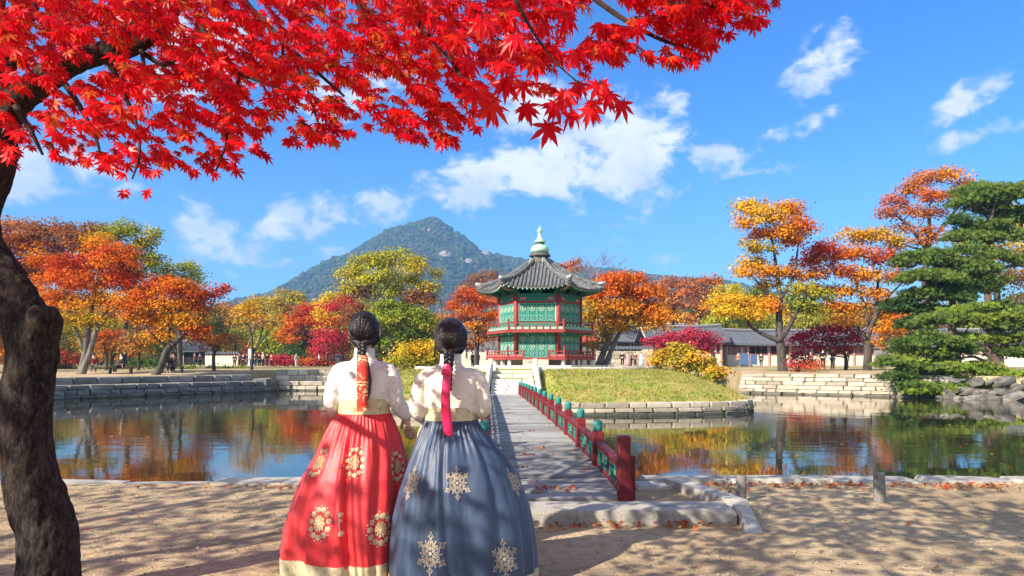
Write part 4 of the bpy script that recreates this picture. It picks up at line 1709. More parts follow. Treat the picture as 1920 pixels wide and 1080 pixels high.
    for i in range(66):
        f = (i % 22 + rnd.random()) / 22
        q = A.lerp(B, f)
        lv = i // 22
        s = rnd.uniform(.35, .9)
        link('boulder', rnd.choice(vars_), t, (q.x + .25 * lv - 21.5, q.y - .15 + lv * .5 - 36.6, .0 + lv * .38 + rnd.uniform(-.1, .15)), (rnd.uniform(-.4, .4), rnd.uniform(-.4, .4), rnd.uniform(0, 6)), (s * rnd.uniform(1.1, 1.8), s, s * rnd.uniform(.55, .9)))


near_stones()
# ------------------------------------------------------------------ trees
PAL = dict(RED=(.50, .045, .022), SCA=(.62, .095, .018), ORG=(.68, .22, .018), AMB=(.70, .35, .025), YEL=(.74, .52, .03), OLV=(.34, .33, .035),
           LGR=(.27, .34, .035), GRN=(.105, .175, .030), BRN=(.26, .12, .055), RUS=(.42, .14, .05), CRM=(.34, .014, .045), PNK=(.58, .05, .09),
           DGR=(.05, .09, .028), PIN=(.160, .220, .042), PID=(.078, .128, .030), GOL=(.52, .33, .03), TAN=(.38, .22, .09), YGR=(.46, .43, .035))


BARKP = pbr('bark_pale', (.10, .085, .07), .9, (.21, .18, .15), 5, .9, 12, stretch=(1, 1, .3))


def leaf_cloud(puffs, rng, lsz, dens, flat=.6, org=Vector((0, 0, 0)), needle=False):
    """puffs: (centre, (rx, ry, rz), colour a, colour b). Returns leaf quads and colours, relative to org"""
    VV, CC = [], []
    for (c, r, ca, cb) in puffs:
        rx, ry, rz = r
        n = int(dens * (7.5 if needle else 2.9) * rx * rz * math.pi / (lsz * lsz))
        n = max(24, n)
        k = max(4, int(n / (16 if needle else 30)))
        d = rng.normal(size=(k, 3))
        d /= np.linalg.norm(d, axis=1, keepdims=True)
        d[:, 2] = np.where(d[:, 2] < -.35, -d[:, 2], d[:, 2])
        rad = rng.random((k, 1)) ** .42
        cl = np.array(c) + d * rad * np.array([rx, ry, rz])
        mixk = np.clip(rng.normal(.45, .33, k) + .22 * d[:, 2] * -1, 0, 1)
        which = rng.integers(0, k, n)
        sp = lsz * (1.5 if needle else 1.75)
        off = rng.normal(size=(n, 3)) * np.array([sp, sp, sp * flat])
        pos = cl[which] + off
        nrm = (pos - np.array(c)) / np.array([rx, ry, rz]) * .75 + np.array([0, 0, .55]) + rng.normal(size=(n, 3)) * .55
        nrm /= np.linalg.norm(nrm, axis=1, keepdims=True)
        t = np.cross(nrm, rng.normal(size=(n, 3)))
        t /= np.linalg.norm(t, axis=1, keepdims=True)
        b = np.cross(nrm, t)
        s = lsz * rng.uniform(.6, 1.25, (n, 1))
        if needle:
            # fans of three needles bundles standing up from the twig
            up = nrm * .7 + np.array([0, 0, .75]) + rng.normal(size=(n, 3)) * .35
            up /= np.linalg.norm(up, axis=1, keepdims=True)
            t = np.cross(up, rng.normal(size=(n, 3)))
            t /= np.linalg.norm(t, axis=1, keepdims=True)
            L = s * 1.25
            w = s * .24
            for a in (-.75, 0, .75):
                tip = pos + (up * math.cos(a) + t * math.sin(a)) * L
                sd = (t * math.cos(a) - up * math.sin(a)) * w
                q = np.stack([pos - sd * .5, pos + (tip - pos) * .55 + sd, tip, pos + (tip - pos) * .55 - sd], 1)
                VV.append(q)
                col = np.array(ca) * (1 - mixk[which][:, None]) + np.array(cb) * mixk[which][:, None]
                col = col * rng.uniform(.75, 1.25, (n, 1))
                CC.append(col[:, None, :].repeat(4, 1))
            continue
        droop = nrm * (-.22 * s)
        q = np.stack([pos - t * s * .62, pos + b * s * .40 + droop * .0, pos + t * s * .62 + droop, pos - b * s * .40], 1)
        VV.append(q)
        col = np.array(ca) * (1 - mixk[which][:, None]) + np.array(cb) * mixk[which][:, None]
        col = col * rng.uniform(.78, 1.22, (n, 1)) * (1 + rng.normal(0, .06, (n, 3)))
        CC.append(np.clip(col, .003, .9)[:, None, :].repeat(4, 1))
    V = np.concatenate(VV).reshape(-1, 3) - np.array(org)
    return V, np.concatenate(CC).reshape(-1, 3)


def limb(m, a, b, ra, rb, rnd, sag=.1, n=5, wob=.06):
    a, b = Vector(a), Vector(b)
    L = (b - a).length
    pts, rad = [], []
    for i in range(n + 1):
        t = i / n
        p = a.lerp(b, t)
        p.z += sag * L * math.sin(t * math.pi) * (1 if rnd.random() < .8 else .4)
        if 0 < i < n:
            p += Vector((rnd.uniform(-1, 1), rnd.uniform(-1, 1), rnd.uniform(-1, 1))) * wob * L
        pts.append(p); rad.append(lerp(ra, rb, t ** .8))
    m.tube(pts, rad, 6 if ra > .06 else 4, cap=False)
    return pts, rad


def tree(label, Y, base, trunks, puffs, lpx=4.2, dens=2.6, cat='tree', name='autumn_tree', group=None, bark=None, seed=None, zb=None, needle=False,
         depth=.85, flat=.62, twigs=6, leafless=False, mid='crown'):
    """base: pixel (u, v) of the foot; trunks: lists of (u, v, half width px); puffs: (u, v, ru, rv, colourA, colourB[, depth offset m])"""
    seed = seed if seed is not None else int(base[0] * 7 + base[1] * 13 + Y)
    rnd = random.Random(seed)
    rng = np.random.default_rng(abs(seed))
    s = Y / F
    B = P(base[0], base[1], Y)
    root = empty(name, B, 0, label, cat, group)
    m = MB()
    nodes = []
    for tr in trunks:
        pts = [P(u, v, Y) - B + Vector((0, rnd.uniform(-.25, .25) * (i > 0), 0)) for i, (u, v, w) in enumerate(tr)]
        rad = [w * s * .86 for u, v, w in tr]
        if len(pts) > 2:
            cp = catmull(pts, 4)
            rr = [lerp(rad[i // 4], rad[min(i // 4 + 1, len(rad) - 1)], (i % 4) / 4) for i in range(len(cp))]
        else:
            cp, rr = pts, rad
        if tr[0][1] >= base[1] - 2:
            cp = [cp[0] - Vector((0, 0, .5))] + cp
            rr = [rr[0] * 1.25] + rr
        m.tube(cp, rr, 10, cap=True)
        nodes += list(zip(cp[1:], rr[1:]))
    P3 = []
    for p in puffs:
        u, v, ru, rv, ca, cb = p[:6]
        if needle:
            u, v = u + rnd.uniform(-16, 16), v + rnd.uniform(-10, 10)
        rx, rz = (ru * rnd.uniform(.6, 1.15) * s, rv * rnd.uniform(.85, 1.5) * s) if needle else (ru * 1.05 * s, rv * 1.24 * s)
        ry = (rx + rz) / 2 * depth
        dy = p[6] if len(p) > 6 else rnd.uniform(-.6, .6) * ry * 1.3
        c = P(u, v, Y + dy) - B
        P3.append((c, (rx, ry, rz), PAL[ca], PAL[cb]))
    if nodes:
        top = nodes[-1][0]
        for (c, r, ca, cb) in sorted(P3, key=lambda q: min((q[0] - n[0]).length for n in nodes)):
            best = None
            for (p, rr) in nodes:
                dz = c.z - p.z
                dd = (c - p).length + (2.5 * max(0, p.z - c.z)) + (0 if rr > .02 else .5)
                if best is None or dd < best[0]:
                    best = (dd, p, rr)
            _, p, rr = best
            if (c - p).length < .1:
                continue
            r0 = min(rr * .62, max(.02, .035 * (c - p).length + .02))
            pts, rad = limb(m, p, c, r0, max(.014, r0 * .35), rnd)
            nodes += list(zip(pts[1:], rad[1:]))
            for _ in range(twigs):
                e = c + Vector((rnd.uniform(-.8, .8) * r[0], rnd.uniform(-.8, .8) * r[1], rnd.uniform(-.25, .85) * r[2]))
                st = pts[rnd.choice((-2, -1, -3))]
                tp, tr_ = limb(m, st, e, max(.012, r0 * .32), .008, rnd, .06, 3, .08)
                if leafless:
                    for _ in range(5):
                        e2 = e + Vector((rnd.uniform(-.5, .5) * r[0], rnd.uniform(-.5, .5) * r[1], rnd.uniform(.1, .7) * r[2]))
                        limb(m, tp[rnd.choice((1, 2, 3))], e2, .014, .006, rnd, .03, 3, .08)
    me = m.mesh('trunk', bark or BARK, True)
    link('trunk', me, root)
    if not leafless:
        V, Cc = leaf_cloud(P3, rng, lpx * s, dens, flat, (0, 0, 0), needle)
        cr = link(mid, np_mesh('crown', V, 4, Cc, LEAF), root)
        cr['kind'] = 'stuff'
    return root


def auto(u, v, ru, rv, n, ca, cb, seed, k=.42):
    """puffs filling an ellipse of the picture, larger in the middle"""
    rnd = random.Random(seed)
    res = [(u, v + rv * .1, ru * .5, rv * .45, ca, cb)]
    for i in range(n):
        a = 2 * math.pi * (i + rnd.random() * .7) / n
        q = rnd.uniform(.5, .82)
        pu, pv = u + ru * q * math.cos(a), v + rv * q * math.sin(a) * (1 if math.sin(a) < 0 else .85)
        kk = k * rnd.uniform(.65, 1.1)
        c1, c2 = (ca, cb) if rnd.random() < .65 else (cb, ca)
        res.append((pu, pv, ru * kk, rv * kk * .85, c1, c2))
    return res


# --- left bank
tree('tall rust orange tree at the far left behind the dark maple trunk', 56, (40, 700), [[(40, 700, 9), (46, 640, 7), (60, 560, 5), (80, 500, 3)], [(46, 640, 5), (20, 560, 3), (0, 500, 2)]],
     [(15, 445, 62, 30, 'RUS', 'ORG'), (85, 440, 62, 26, 'RUS', 'BRN'), (60, 480, 72, 30, 'RUS', 'ORG'), (135, 468, 48, 24, 'RUS', 'BRN'), (20, 520, 60, 34, 'ORG', 'RUS'), (110, 520, 62, 30, 'RUS', 'AMB'), (20, 590, 55, 34, 'ORG', 'BRN'), (90, 570, 55, 26, 'AMB', 'RUS'), (-30, 480, 60, 40, 'RUS', 'ORG'), (10, 640, 40, 24, 'ORG', 'RUS')], dens=2.3)
tree('red and orange tree with twin pale trunks on the left bank', 42.5, (150, 707),
     [[(150, 707, 9), (158, 670, 7), (165, 620, 6), (172, 570, 4), (185, 520, 3)], [(152, 705, 8), (172, 660, 6), (186, 615, 5), (210, 560, 3)], [(158, 660, 4), (140, 600, 3), (120, 560, 2)]],
     [(185, 465, 40, 24, 'AMB', 'ORG'), (150, 505, 56, 26, 'RED', 'SCA'), (215, 490, 48, 28, 'SCA', 'ORG'), (125, 535, 55, 22, 'SCA', 'ORG'), (190, 535, 58, 24, 'SCA', 'AMB'), (235, 525, 38, 24, 'SCA', 'RED'), (105, 565, 45, 17, 'ORG', 'RED'), (165, 570, 50, 18, 'AMB', 'ORG'), (225, 572, 38, 18, 'AMB', 'SCA'), (110, 605, 42, 16, 'AMB', 'OLV'), (180, 605, 48, 15, 'AMB', 'OLV'), (140, 455, 30, 22, 'BRN', 'RUS'), (90, 500, 40, 20, 'ORG', 'SCA')], dens=2.4, lpx=4.4, bark=BARKP)
tree('tall olive green and yellow tree behind the red tree on the left bank', 64, (232, 696), [[(232, 696, 7), (236, 620, 6), (240, 540, 5), (235, 480, 3)], [(240, 560, 3), (270, 500, 2), (285, 465, 1.5)]],
     [(170, 440, 36, 22, 'BRN', 'RUS'), (205, 445, 36, 22, 'OLV', 'BRN'), (240, 440, 34, 20, 'OLV', 'LGR'), (272, 462, 32, 18, 'OLV', 'GOL'), (245, 485, 46, 22, 'OLV', 'GRN'), (285, 492, 28, 17, 'OLV', 'YGR'), (210, 500, 40, 22, 'OLV', 'RUS'), (262, 520, 40, 18, 'GRN', 'OLV'), (270, 550, 34, 16, 'OLV', 'BRN'), (290, 440, 18, 10, 'YGR', 'OLV')], dens=2.2)
tree('olive and yellow tree rising right behind the leaning orange tree', 68, (338, 694), [[(338, 694, 6), (338, 620, 5), (336, 560, 3.5), (340, 520, 2)]],
     [(318, 512, 26, 15, 'OLV', 'YGR'), (350, 505, 26, 14, 'YGR', 'OLV'), (335, 530, 36, 16, 'OLV', 'GOL'), (368, 522, 16, 12, 'YGR', 'OLV'), (310, 545, 26, 14, 'OLV', 'RUS'), (360, 548, 26, 14, 'OLV', 'GRN')], dens=2.0)
tree('orange tree with a dark trunk leaning right over the left bank', 42, (283, 713),
     [[(283, 713, 8.5), (300, 690, 7.5), (315, 660, 7), (322, 642, 6)], [(318, 655, 5), (345, 625, 4), (370, 600, 2.5), (405, 565, 1.5)], [(320, 648, 5), (315, 615, 3), (300, 580, 2)], [(316, 652, 4), (290, 630, 3), (268, 600, 2)]],
     [(300, 545, 42, 22, 'SCA', 'ORG'), (340, 548, 42, 20, 'ORG', 'SCA'), (270, 570, 34, 22, 'SCA', 'ORG'), (320, 575, 52, 22, 'ORG', 'AMB'), (365, 578, 34, 18, 'ORG', 'SCA'), (262, 602, 30, 18, 'ORG', 'AMB'), (305, 605, 44, 18, 'ORG', 'AMB'), (352, 608, 40, 18, 'AMB', 'ORG'), (376, 628, 22, 18, 'SCA', 'ORG'), (300, 635, 30, 12, 'AMB', 'ORG'), (372, 560, 24, 12, 'SCA', 'RED'), (398, 552, 20, 10, 'RED', 'SCA'), (416, 545, 14, 8, 'RED', 'SCA')], dens=2.6, lpx=4.3)
tree('small pale red tree with a light trunk standing right of the leaning orange tree', 47, (402, 705), [[(402, 705, 4.2), (402, 670, 3.6), (405, 655, 3)], [(404, 660, 2.6), (420, 635, 1.8), (432, 606, 1.2)], [(404, 660, 2.4), (388, 640, 1.6), (375, 632, 1.2)]],
     [(380, 636, 26, 12, 'RUS', 'PNK'), (412, 640, 24, 12, 'RUS', 'ORG'), (395, 652, 26, 9, 'RUS', 'TAN'), (436, 636, 18, 9, 'TAN', 'RUS')], dens=1.5, bark=BARK)
tree('slender grey tree with sparse amber top on the left bank beside the crowd', 52, (470, 708), [[(470, 708, 4), (474, 670, 3.2), (472, 630, 2.8), (464, 605, 2)], [(474, 665, 2.6), (488, 630, 2), (495, 600, 1.5)], [(474, 660, 2.2), (505, 620, 1.6), (518, 605, 1)]],
     [(458, 590, 24, 13, 'AMB', 'GOL'), (492, 598, 30, 14, 'AMB', 'TAN'), (475, 575, 26, 12, 'GOL', 'AMB'), (508, 612, 26, 12, 'TAN', 'GOL'), (440, 608, 18, 9, 'GOL', 'OLV')], dens=1.1)
tree('thin grey tree in the small orange row left of the man in black', 50, (197, 706), [[(197, 706, 4), (198, 670, 3.2), (196, 640, 2)]],
     [(182, 640, 26, 14, 'RUS', 'ORG'), (205, 632, 26, 14, 'SCA', 'RUS'), (195, 652, 30, 10, 'ORG', 'RUS')], dens=1.8)
tree('thin pale trunked tree with tan leaves between the seated man and the leaning tree', 50, (259, 706), [[(259, 706, 3.4), (260, 670, 2.8), (262, 640, 2)]],
     [(245, 640, 26, 14, 'TAN', 'RUS'), (272, 636, 24, 14, 'RUS', 'OLV'), (258, 655, 32, 10, 'AMB', 'TAN')], dens=1.8)
# rows of lower trees behind the left bank
for i, (u, v, ru, rv, Y, ca, cb, lab) in enumerate((
        (130, 650, 52, 34, 82, 'OLV', 'GOL', 'low olive tree behind the twin trunked red tree'), (55, 640, 50, 40, 80, 'ORG', 'BRN', 'low orange brown tree beside the dark maple trunk'),
        (210, 640, 44, 36, 84, 'GRN', 'OLV', 'low green tree behind the thin grey tree of the left bank'), (300, 650, 40, 26, 88, 'OLV', 'GRN', 'dark olive tree behind the leaning trunk'),
        (395, 615, 36, 36, 100, 'DGR', 'GRN', 'dark green tree behind the small pale red tree'), (440, 640, 30, 24, 104, 'LGR', 'OLV', 'light green round tree left of the slender grey tree'),
        (500, 645, 34, 26, 98, 'LGR', 'YGR', 'yellow green round tree behind the crowd on the left lawn'), (420, 600, 40, 24, 128, 'GOL', 'RUS', 'golden tree far behind the small pale red tree'),
        (500, 585, 42, 34, 126, 'AMB', 'OLV', 'amber tree far behind the slender grey tree'), (542, 590, 38, 44, 120, 'GOL', 'OLV', 'tall golden olive tree left of the red trees behind the crowd'),
        (100, 600, 40, 40, 96, 'GRN', 'OLV', 'green tree seen between the twin trunks and the dark maple'), (350, 640, 34, 22, 112, 'TAN', 'RUS', 'tan bush like tree behind the grey shelter'),
        (440, 620, 60, 34, 150, 'TAN', 'OLV', 'faint tan tree farthest behind the left lawn'), (250, 600, 60, 44, 110, 'RUS', 'TAN', 'rust tree behind the gap between the red and the leaning tree'),
        (80, 690, 40, 14, 70, 'RED', 'RUS', 'low red bush beside the dark maple trunk on the left bank'), (118, 676, 30, 16, 66, 'RED', 'DGR', 'red and dark bush left of the twin pale trunks'))):
    tree(lab, Y, (u, 690), [[(u, 690, 4), (u + 2, v + rv * .4, 3), (u, v - rv * .2, 1.6)]], auto(u, v, ru, rv, 8, ca, cb, i + 50), dens=1.9, lpx=3.8, group='trees behind the left bank')
for i, (u, v, ru, rv, Y, ca, cb, lab) in enumerate((
        (18, 655, 34, 30, 74, 'AMB', 'ORG', 'low amber tree at the very left edge beside the dark maple'), (165, 655, 36, 30, 92, 'AMB', 'RUS', 'low amber rust tree behind the foot of the twin trunks'),
        (235, 660, 30, 24, 98, 'ORG', 'TAN', 'low orange tree between the thin grey tree and the pale trunked tree'), (270, 668, 34, 20, 102, 'OLV', 'TAN', 'low olive tan tree left of the leaning orange trunk'),
        (330, 625, 50, 40, 120, 'GRN', 'RUS', 'green and rust tree far behind the leaning orange tree'), (190, 600, 60, 50, 118, 'AMB', 'OLV', 'amber and olive tree far behind the twin trunked red tree'),
        (395, 660, 34, 22, 118, 'RUS', 'PNK', 'low pinkish rust tree behind the garden wall'), (465, 660, 40, 18, 122, 'RED', 'RUS', 'low red tree behind the middle of the crowd'),
        (40, 590, 60, 60, 110, 'RUS', 'ORG', 'large rust tree farthest behind the dark maple trunk'), (530, 650, 34, 22, 118, 'GRN', 'OLV', 'low green tree behind the narrower red awning'))):
    tree(lab, Y, (u, 690), [[(u, 690, 4), (u + 2, v + rv * .4, 3), (u, v - rv * .2, 1.6)]], auto(u, v, ru, rv, 8, ca, cb, i + 150), dens=2.0, lpx=3.8, group='trees behind the left bank')
for i, (u, v, ru, rv, Y, ca, cb, lab) in enumerate((
        (330, 693, 44, 5, 60, 'GRN', 'OLV', 'low clipped green hedge right of the leaning trunk on the left bank'), (215, 694, 40, 5, 62, 'OLV', 'GOL', 'low olive hedge behind the man seated in black'),
        (420, 694, 40, 5, 64, 'GRN', 'YGR', 'low green hedge in front of the garden wall and the crowd'), (100, 694, 50, 8, 60, 'DGR', 'RUS', 'dark low hedge beside the dark maple trunk on the left bank'),
        (265, 684, 34, 9, 72, 'GRN', 'DGR', 'rounded dark green shrub behind the pale trunked thin tree'))):
    q = [(u + ru * f, v, ru * .34, rv, ca, cb) for f in (-.8, -.4, 0, .4, .8)]
    tree(lab, Y, (u, 697), [[(u, 697, 1.5), (u + 1, 695, 1.2), (u, 692, 1)]], q, dens=2.6, lpx=3.6, name='hedge', cat='hedge', twigs=2)
# --- centre left
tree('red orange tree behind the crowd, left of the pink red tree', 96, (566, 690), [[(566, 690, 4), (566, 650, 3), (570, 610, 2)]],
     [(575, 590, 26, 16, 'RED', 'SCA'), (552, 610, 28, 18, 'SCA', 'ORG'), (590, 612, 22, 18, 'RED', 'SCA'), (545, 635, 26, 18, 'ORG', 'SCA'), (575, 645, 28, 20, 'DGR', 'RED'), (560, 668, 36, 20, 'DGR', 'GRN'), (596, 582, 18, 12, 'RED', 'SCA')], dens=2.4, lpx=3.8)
tree('bright yellow tree between the red tree and the large yellow green tree', 94, (612, 690), [[(612, 690, 4), (614, 640, 3), (612, 590, 2)]],
     [(610, 575, 22, 18, 'YEL', 'AMB'), (628, 562, 24, 14, 'YEL', 'YGR'), (605, 600, 20, 16, 'YEL', 'ORG'), (626, 608, 30, 16, 'YEL', 'AMB'), (640, 590, 20, 18, 'YGR', 'YEL')], dens=2.4, lpx=3.8)
tree('pink red tree just left of the head of the woman in red', 88, (640, 690), [[(640, 690, 4), (642, 650, 3), (636, 610, 2)]],
     [(625, 580, 20, 14, 'RED', 'PNK'), (648, 572, 26, 16, 'RED', 'RUS'), (668, 586, 20, 14, 'RUS', 'RED'), (632, 605, 26, 10, 'RED', 'AMB'), (612, 640, 28, 20, 'PNK', 'RED'), (645, 640, 34, 18, 'RED', 'PNK'), (610, 662, 26, 12, 'PNK', 'RED'), (660, 655, 28, 14, 'RED', 'RUS')], dens=2.4, lpx=3.8)
tree('largest yellow green tree behind the two women', 68, (736, 692), [[(736, 692, 9), (738, 640, 8), (735, 580, 6), (730, 530, 4)], [(738, 620, 5), (775, 570, 3), (800, 540, 2)], [(736, 610, 5), (700, 560, 3), (670, 540, 2)]],
     [(695, 500, 40, 20, 'YGR', 'OLV'), (740, 492, 46, 20, 'YGR', 'OLV'), (775, 505, 30, 18, 'YGR', 'GOL'), (660, 520, 30, 18, 'YGR', 'GOL'), (710, 528, 50, 18, 'YGR', 'OLV'), (768, 530, 32, 14, 'OLV', 'YGR'), (655, 545, 26, 16, 'YGR', 'TAN'), (690, 555, 34, 18, 'BRN', 'TAN'), (740, 550, 36, 14, 'OLV', 'YGR'), (785, 560, 30, 18, 'BRN', 'RUS'), (805, 540, 24, 11, 'YGR', 'GOL'), (815, 515, 14, 8, 'YGR', 'GOL'), (800, 570, 22, 14, 'RUS', 'YGR'),
      (735, 580, 46, 16, 'LGR', 'OLV'), (710, 605, 48, 20, 'LGR', 'YGR'), (770, 600, 46, 20, 'LGR', 'OLV'), (800, 615, 30, 18, 'YGR', 'LGR'), (700, 640, 40, 22, 'LGR', 'GRN'), (760, 635, 52, 22, 'LGR', 'GRN'), (808, 645, 26, 20, 'GRN', 'LGR'), (690, 670, 34, 18, 'GRN', 'BRN'), (660, 600, 26, 22, 'BRN', 'RUS')], dens=2.5, lpx=4.0, seed=77)
tree('golden yellow shrub between the heads of the two women', 40, (778, 698), [[(778, 698, 3), (780, 680, 2.5), (782, 665, 1.5)]],
     [(760, 662, 28, 14, 'GOL', 'YEL'), (795, 658, 28, 16, 'GOL', 'AMB'), (775, 676, 42, 15, 'GOL', 'OLV'), (808, 676, 20, 14, 'GOL', 'GRN'), (750, 682, 22, 10, 'OLV', 'GOL'), (785, 690, 40, 10, 'GRN', 'GOL'), (815, 655, 14, 12, 'YEL', 'GOL')], dens=2.6, lpx=4.2, name='shrub', cat='shrub')
tree('orange red tree directly left of the pavilion', 62, (893, 690), [[(893, 690, 6), (894, 640, 5), (896, 600, 3.5)], [(895, 620, 3), (870, 585, 2)]],
     [(900, 548, 30, 14, 'SCA', 'ORG'), (870, 560, 28, 14, 'SCA', 'RUS'), (912, 572, 32, 16, 'SCA', 'ORG'), (850, 576, 22, 10, 'SCA', 'ORG'), (880, 588, 36, 14, 'ORG', 'SCA'), (920, 596, 24, 14, 'ORG', 'SCA'), (895, 615, 32, 13, 'AMB', 'ORG'), (860, 600, 24, 9, 'RUS', 'SCA'), (910, 635, 26, 14, 'ORG', 'RUS'), (880, 650, 22, 10, 'RUS', 'BRN')], dens=2.1, lpx=4.0)
tree('faint purple brown tree rising behind the orange tree left of the pavilion', 110, (905, 690), [[(905, 690, 4), (905, 600, 3), (905, 540, 2)]],
     [(895, 530, 24, 14, 'BRN', 'RUS'), (922, 522, 24, 13, 'RUS', 'BRN'), (880, 545, 22, 12, 'BRN', 'TAN'), (910, 548, 30, 14, 'BRN', 'RUS')], dens=1.5, lpx=3.6)
for (u, Y, pf, lab) in ((535, 86, [(520, 680, 22, 9, 'PNK', 'RED'), (545, 682, 22, 8, 'RED', 'PNK'), (530, 674, 14, 6, 'PNK', 'RUS')], 'low pinkish red shrub on the left lawn beside the white pillar'),
                        (585, 86, [(570, 682, 22, 7, 'RED', 'AMB'), (596, 681, 26, 8, 'RED', 'RUS'), (616, 684, 18, 7, 'RUS', 'RED')], 'low red shrub on the left lawn nearest the woman in red')):
    tree(lab, Y, (u, 690), [[(u, 690, 2), (u + 1, 684, 1.5), (u, 678, 1)]], pf, dens=2.6, lpx=3.8, name='shrub', cat='shrub')
# --- right of the pavilion
tree('orange red tree with two leaning pale trunks directly right of the pavilion', 46.5, (1124, 686),
     [[(1122, 686, 8), (1132, 660, 6.5), (1142, 635, 5.5), (1150, 600, 4), (1165, 560, 2.5)], [(1134, 686, 6), (1146, 655, 5), (1160, 628, 4.5), (1185, 590, 3), (1210, 565, 2)], [(1140, 640, 4), (1122, 605, 2.6), (1112, 580, 1.8)]],
     [(1150, 530, 34, 16, 'SCA', 'ORG'), (1185, 530, 36, 18, 'ORG', 'SCA'), (1135, 552, 34, 18, 'ORG', 'SCA'), (1180, 555, 42, 18, 'SCA', 'ORG'), (1218, 552, 30, 18, 'ORG', 'SCA'), (1160, 580, 46, 18, 'ORG', 'AMB'), (1210, 580, 38, 18, 'ORG', 'SCA'), (1235, 590, 24, 16, 'ORG', 'AMB'), (1112, 570, 24, 16, 'AMB', 'GOL'), (1108, 595, 20, 14, 'GOL', 'AMB'), (1190, 600, 40, 14, 'ORG', 'AMB'), (1140, 605, 26, 12, 'AMB', 'ORG'), (1118, 628, 28, 16, 'GOL', 'AMB'), (1112, 650, 18, 11, 'GOL', 'BRN'), (1160, 620, 24, 9, 'AMB', 'GOL'), (1230, 612, 28, 12, 'AMB', 'ORG')], dens=2.5, lpx=4.2, bark=BARKP)
tree('bare purple grey tree showing over the pavilion roof on its right', 84, (1128, 690), [[(1128, 690, 5), (1126, 600, 4), (1122, 540, 3), (1120, 510, 2)], [(1124, 550, 2.6), (1145, 515, 1.6)], [(1124, 550, 2.6), (1100, 518, 1.6)]],
     [(1110, 500, 26, 18, 'BRN', 'BRN'), (1135, 495, 24, 18, 'BRN', 'BRN'), (1158, 505, 22, 16, 'BRN', 'BRN'), (1170, 520, 18, 12, 'BRN', 'BRN'), (1092, 515, 20, 14, 'BRN', 'BRN')], leafless=True, twigs=8, bark=pbr('bare_twig', (.20, .15, .15), .9))
tree('small brown orange tree top just over the right slope of the pavilion roof', 92, (1072, 690), [[(1072, 690, 4), (1072, 600, 3), (1072, 520, 2)]],
     [(1072, 494, 14, 8, 'RUS', 'ORG'), (1060, 502, 14, 8, 'RUS', 'BRN'), (1082, 505, 16, 9, 'ORG', 'RUS'), (1130, 540, 30, 20, 'RUS', 'BRN'), (1160, 545, 30, 20, 'BRN', 'RUS')], dens=1.8, lpx=3.6)
tree('brown orange tree behind the tiled house, the left of a pair', 112, (1262, 690), [[(1262, 690, 5), (1262, 610, 4), (1264, 560, 3)]],
     [(1265, 538, 30, 15, 'RUS', 'ORG'), (1245, 555, 24, 14, 'RUS', 'BRN'), (1285, 558, 26, 14, 'ORG', 'RUS'), (1262, 575, 36, 16, 'RUS', 'AMB'), (1250, 598, 34, 14, 'AMB', 'ORG'), (1285, 600, 34, 14, 'AMB', 'RUS')], dens=2.2, lpx=3.6)
tree('brown orange tree behind the tiled house, the right of a pair beside yellow leaves', 110, (1318, 690), [[(1318, 690, 5), (1314, 620, 4), (1312, 580, 3), (1325, 545, 2)]],
     [(1310, 535, 24, 13, 'RUS', 'ORG'), (1336, 530, 22, 12, 'RUS', 'ORG'), (1322, 552, 32, 14, 'RUS', 'BRN'), (1305, 575, 26, 14, 'RUS', 'BRN'), (1335, 575, 28, 14, 'ORG', 'AMB'), (1318, 600, 36, 15, 'AMB', 'RUS')], dens=2.0, lpx=3.6)
tree('bright yellow tree behind the tiled roofs left of the largest yellow orange tree', 106, (1362, 690), [[(1362, 690, 4), (1362, 620, 3), (1360, 570, 2)]],
     [(1355, 555, 22, 16, 'YEL', 'YGR'), (1375, 550, 20, 14, 'YGR', 'YEL'), (1345, 580, 20, 16, 'YEL', 'AMB'), (1370, 585, 30, 18, 'YEL', 'YGR'), (1350, 605, 30, 14, 'YGR', 'LGR'), (1385, 610, 30, 14, 'LGR', 'YGR')], dens=2.3, lpx=3.6)
for i, (u, v, ru, rv, Y, ca, cb, lab) in enumerate((
        (1420, 605, 44, 22, 108, 'LGR', 'OLV', 'low green tree behind the roof left of the big grey trunk'), (1425, 565, 40, 26, 124, 'GRN', 'OLV', 'dark olive tree behind the middle of the big yellow tree'),
        (1530, 600, 46, 30, 110, 'YGR', 'OLV', 'yellow green tree behind the long house right of the big grey trunk'), (1500, 570, 34, 34, 126, 'OLV', 'GRN', 'taller olive tree right behind the big grey trunk'),
        (1590, 595, 46, 30, 118, 'GOL', 'RUS', 'golden brown tree behind the long house'), (1680, 600, 40, 40, 104, 'GRN', 'RUS', 'green and rust tree beside the pines'),
        (1590, 640, 30, 20, 92, 'OLV', 'BRN', 'low brown olive bush tree by the roof end of the long house'), (1470, 610, 40, 16, 112, 'YEL', 'YGR', 'low bright yellow tree just over the roof at the big grey trunk'),
        (1235, 620, 30, 14, 118, 'YGR', 'AMB', 'low yellow tree peeping over the tiled ridge right of the pavilion'), (1190, 625, 26, 12, 120, 'OLV', 'YGR', 'low olive tree over the small tiled house'),
        (1900, 640, 60, 60, 84, 'DGR', 'GRN', 'dark tree mass at the right edge behind the pines'), (1760, 600, 50, 60, 88, 'DGR', 'OLV', 'dark green tree filling the gap behind the pines'))):
    tree(lab, Y, (u, 690), [[(u, 690, 4), (u + 2, v + rv * .4, 3), (u, v - rv * .2, 1.6)]], auto(u, v, ru, rv, 8, ca, cb, i + 90), dens=2.0, lpx=3.8, group='trees behind the long house')
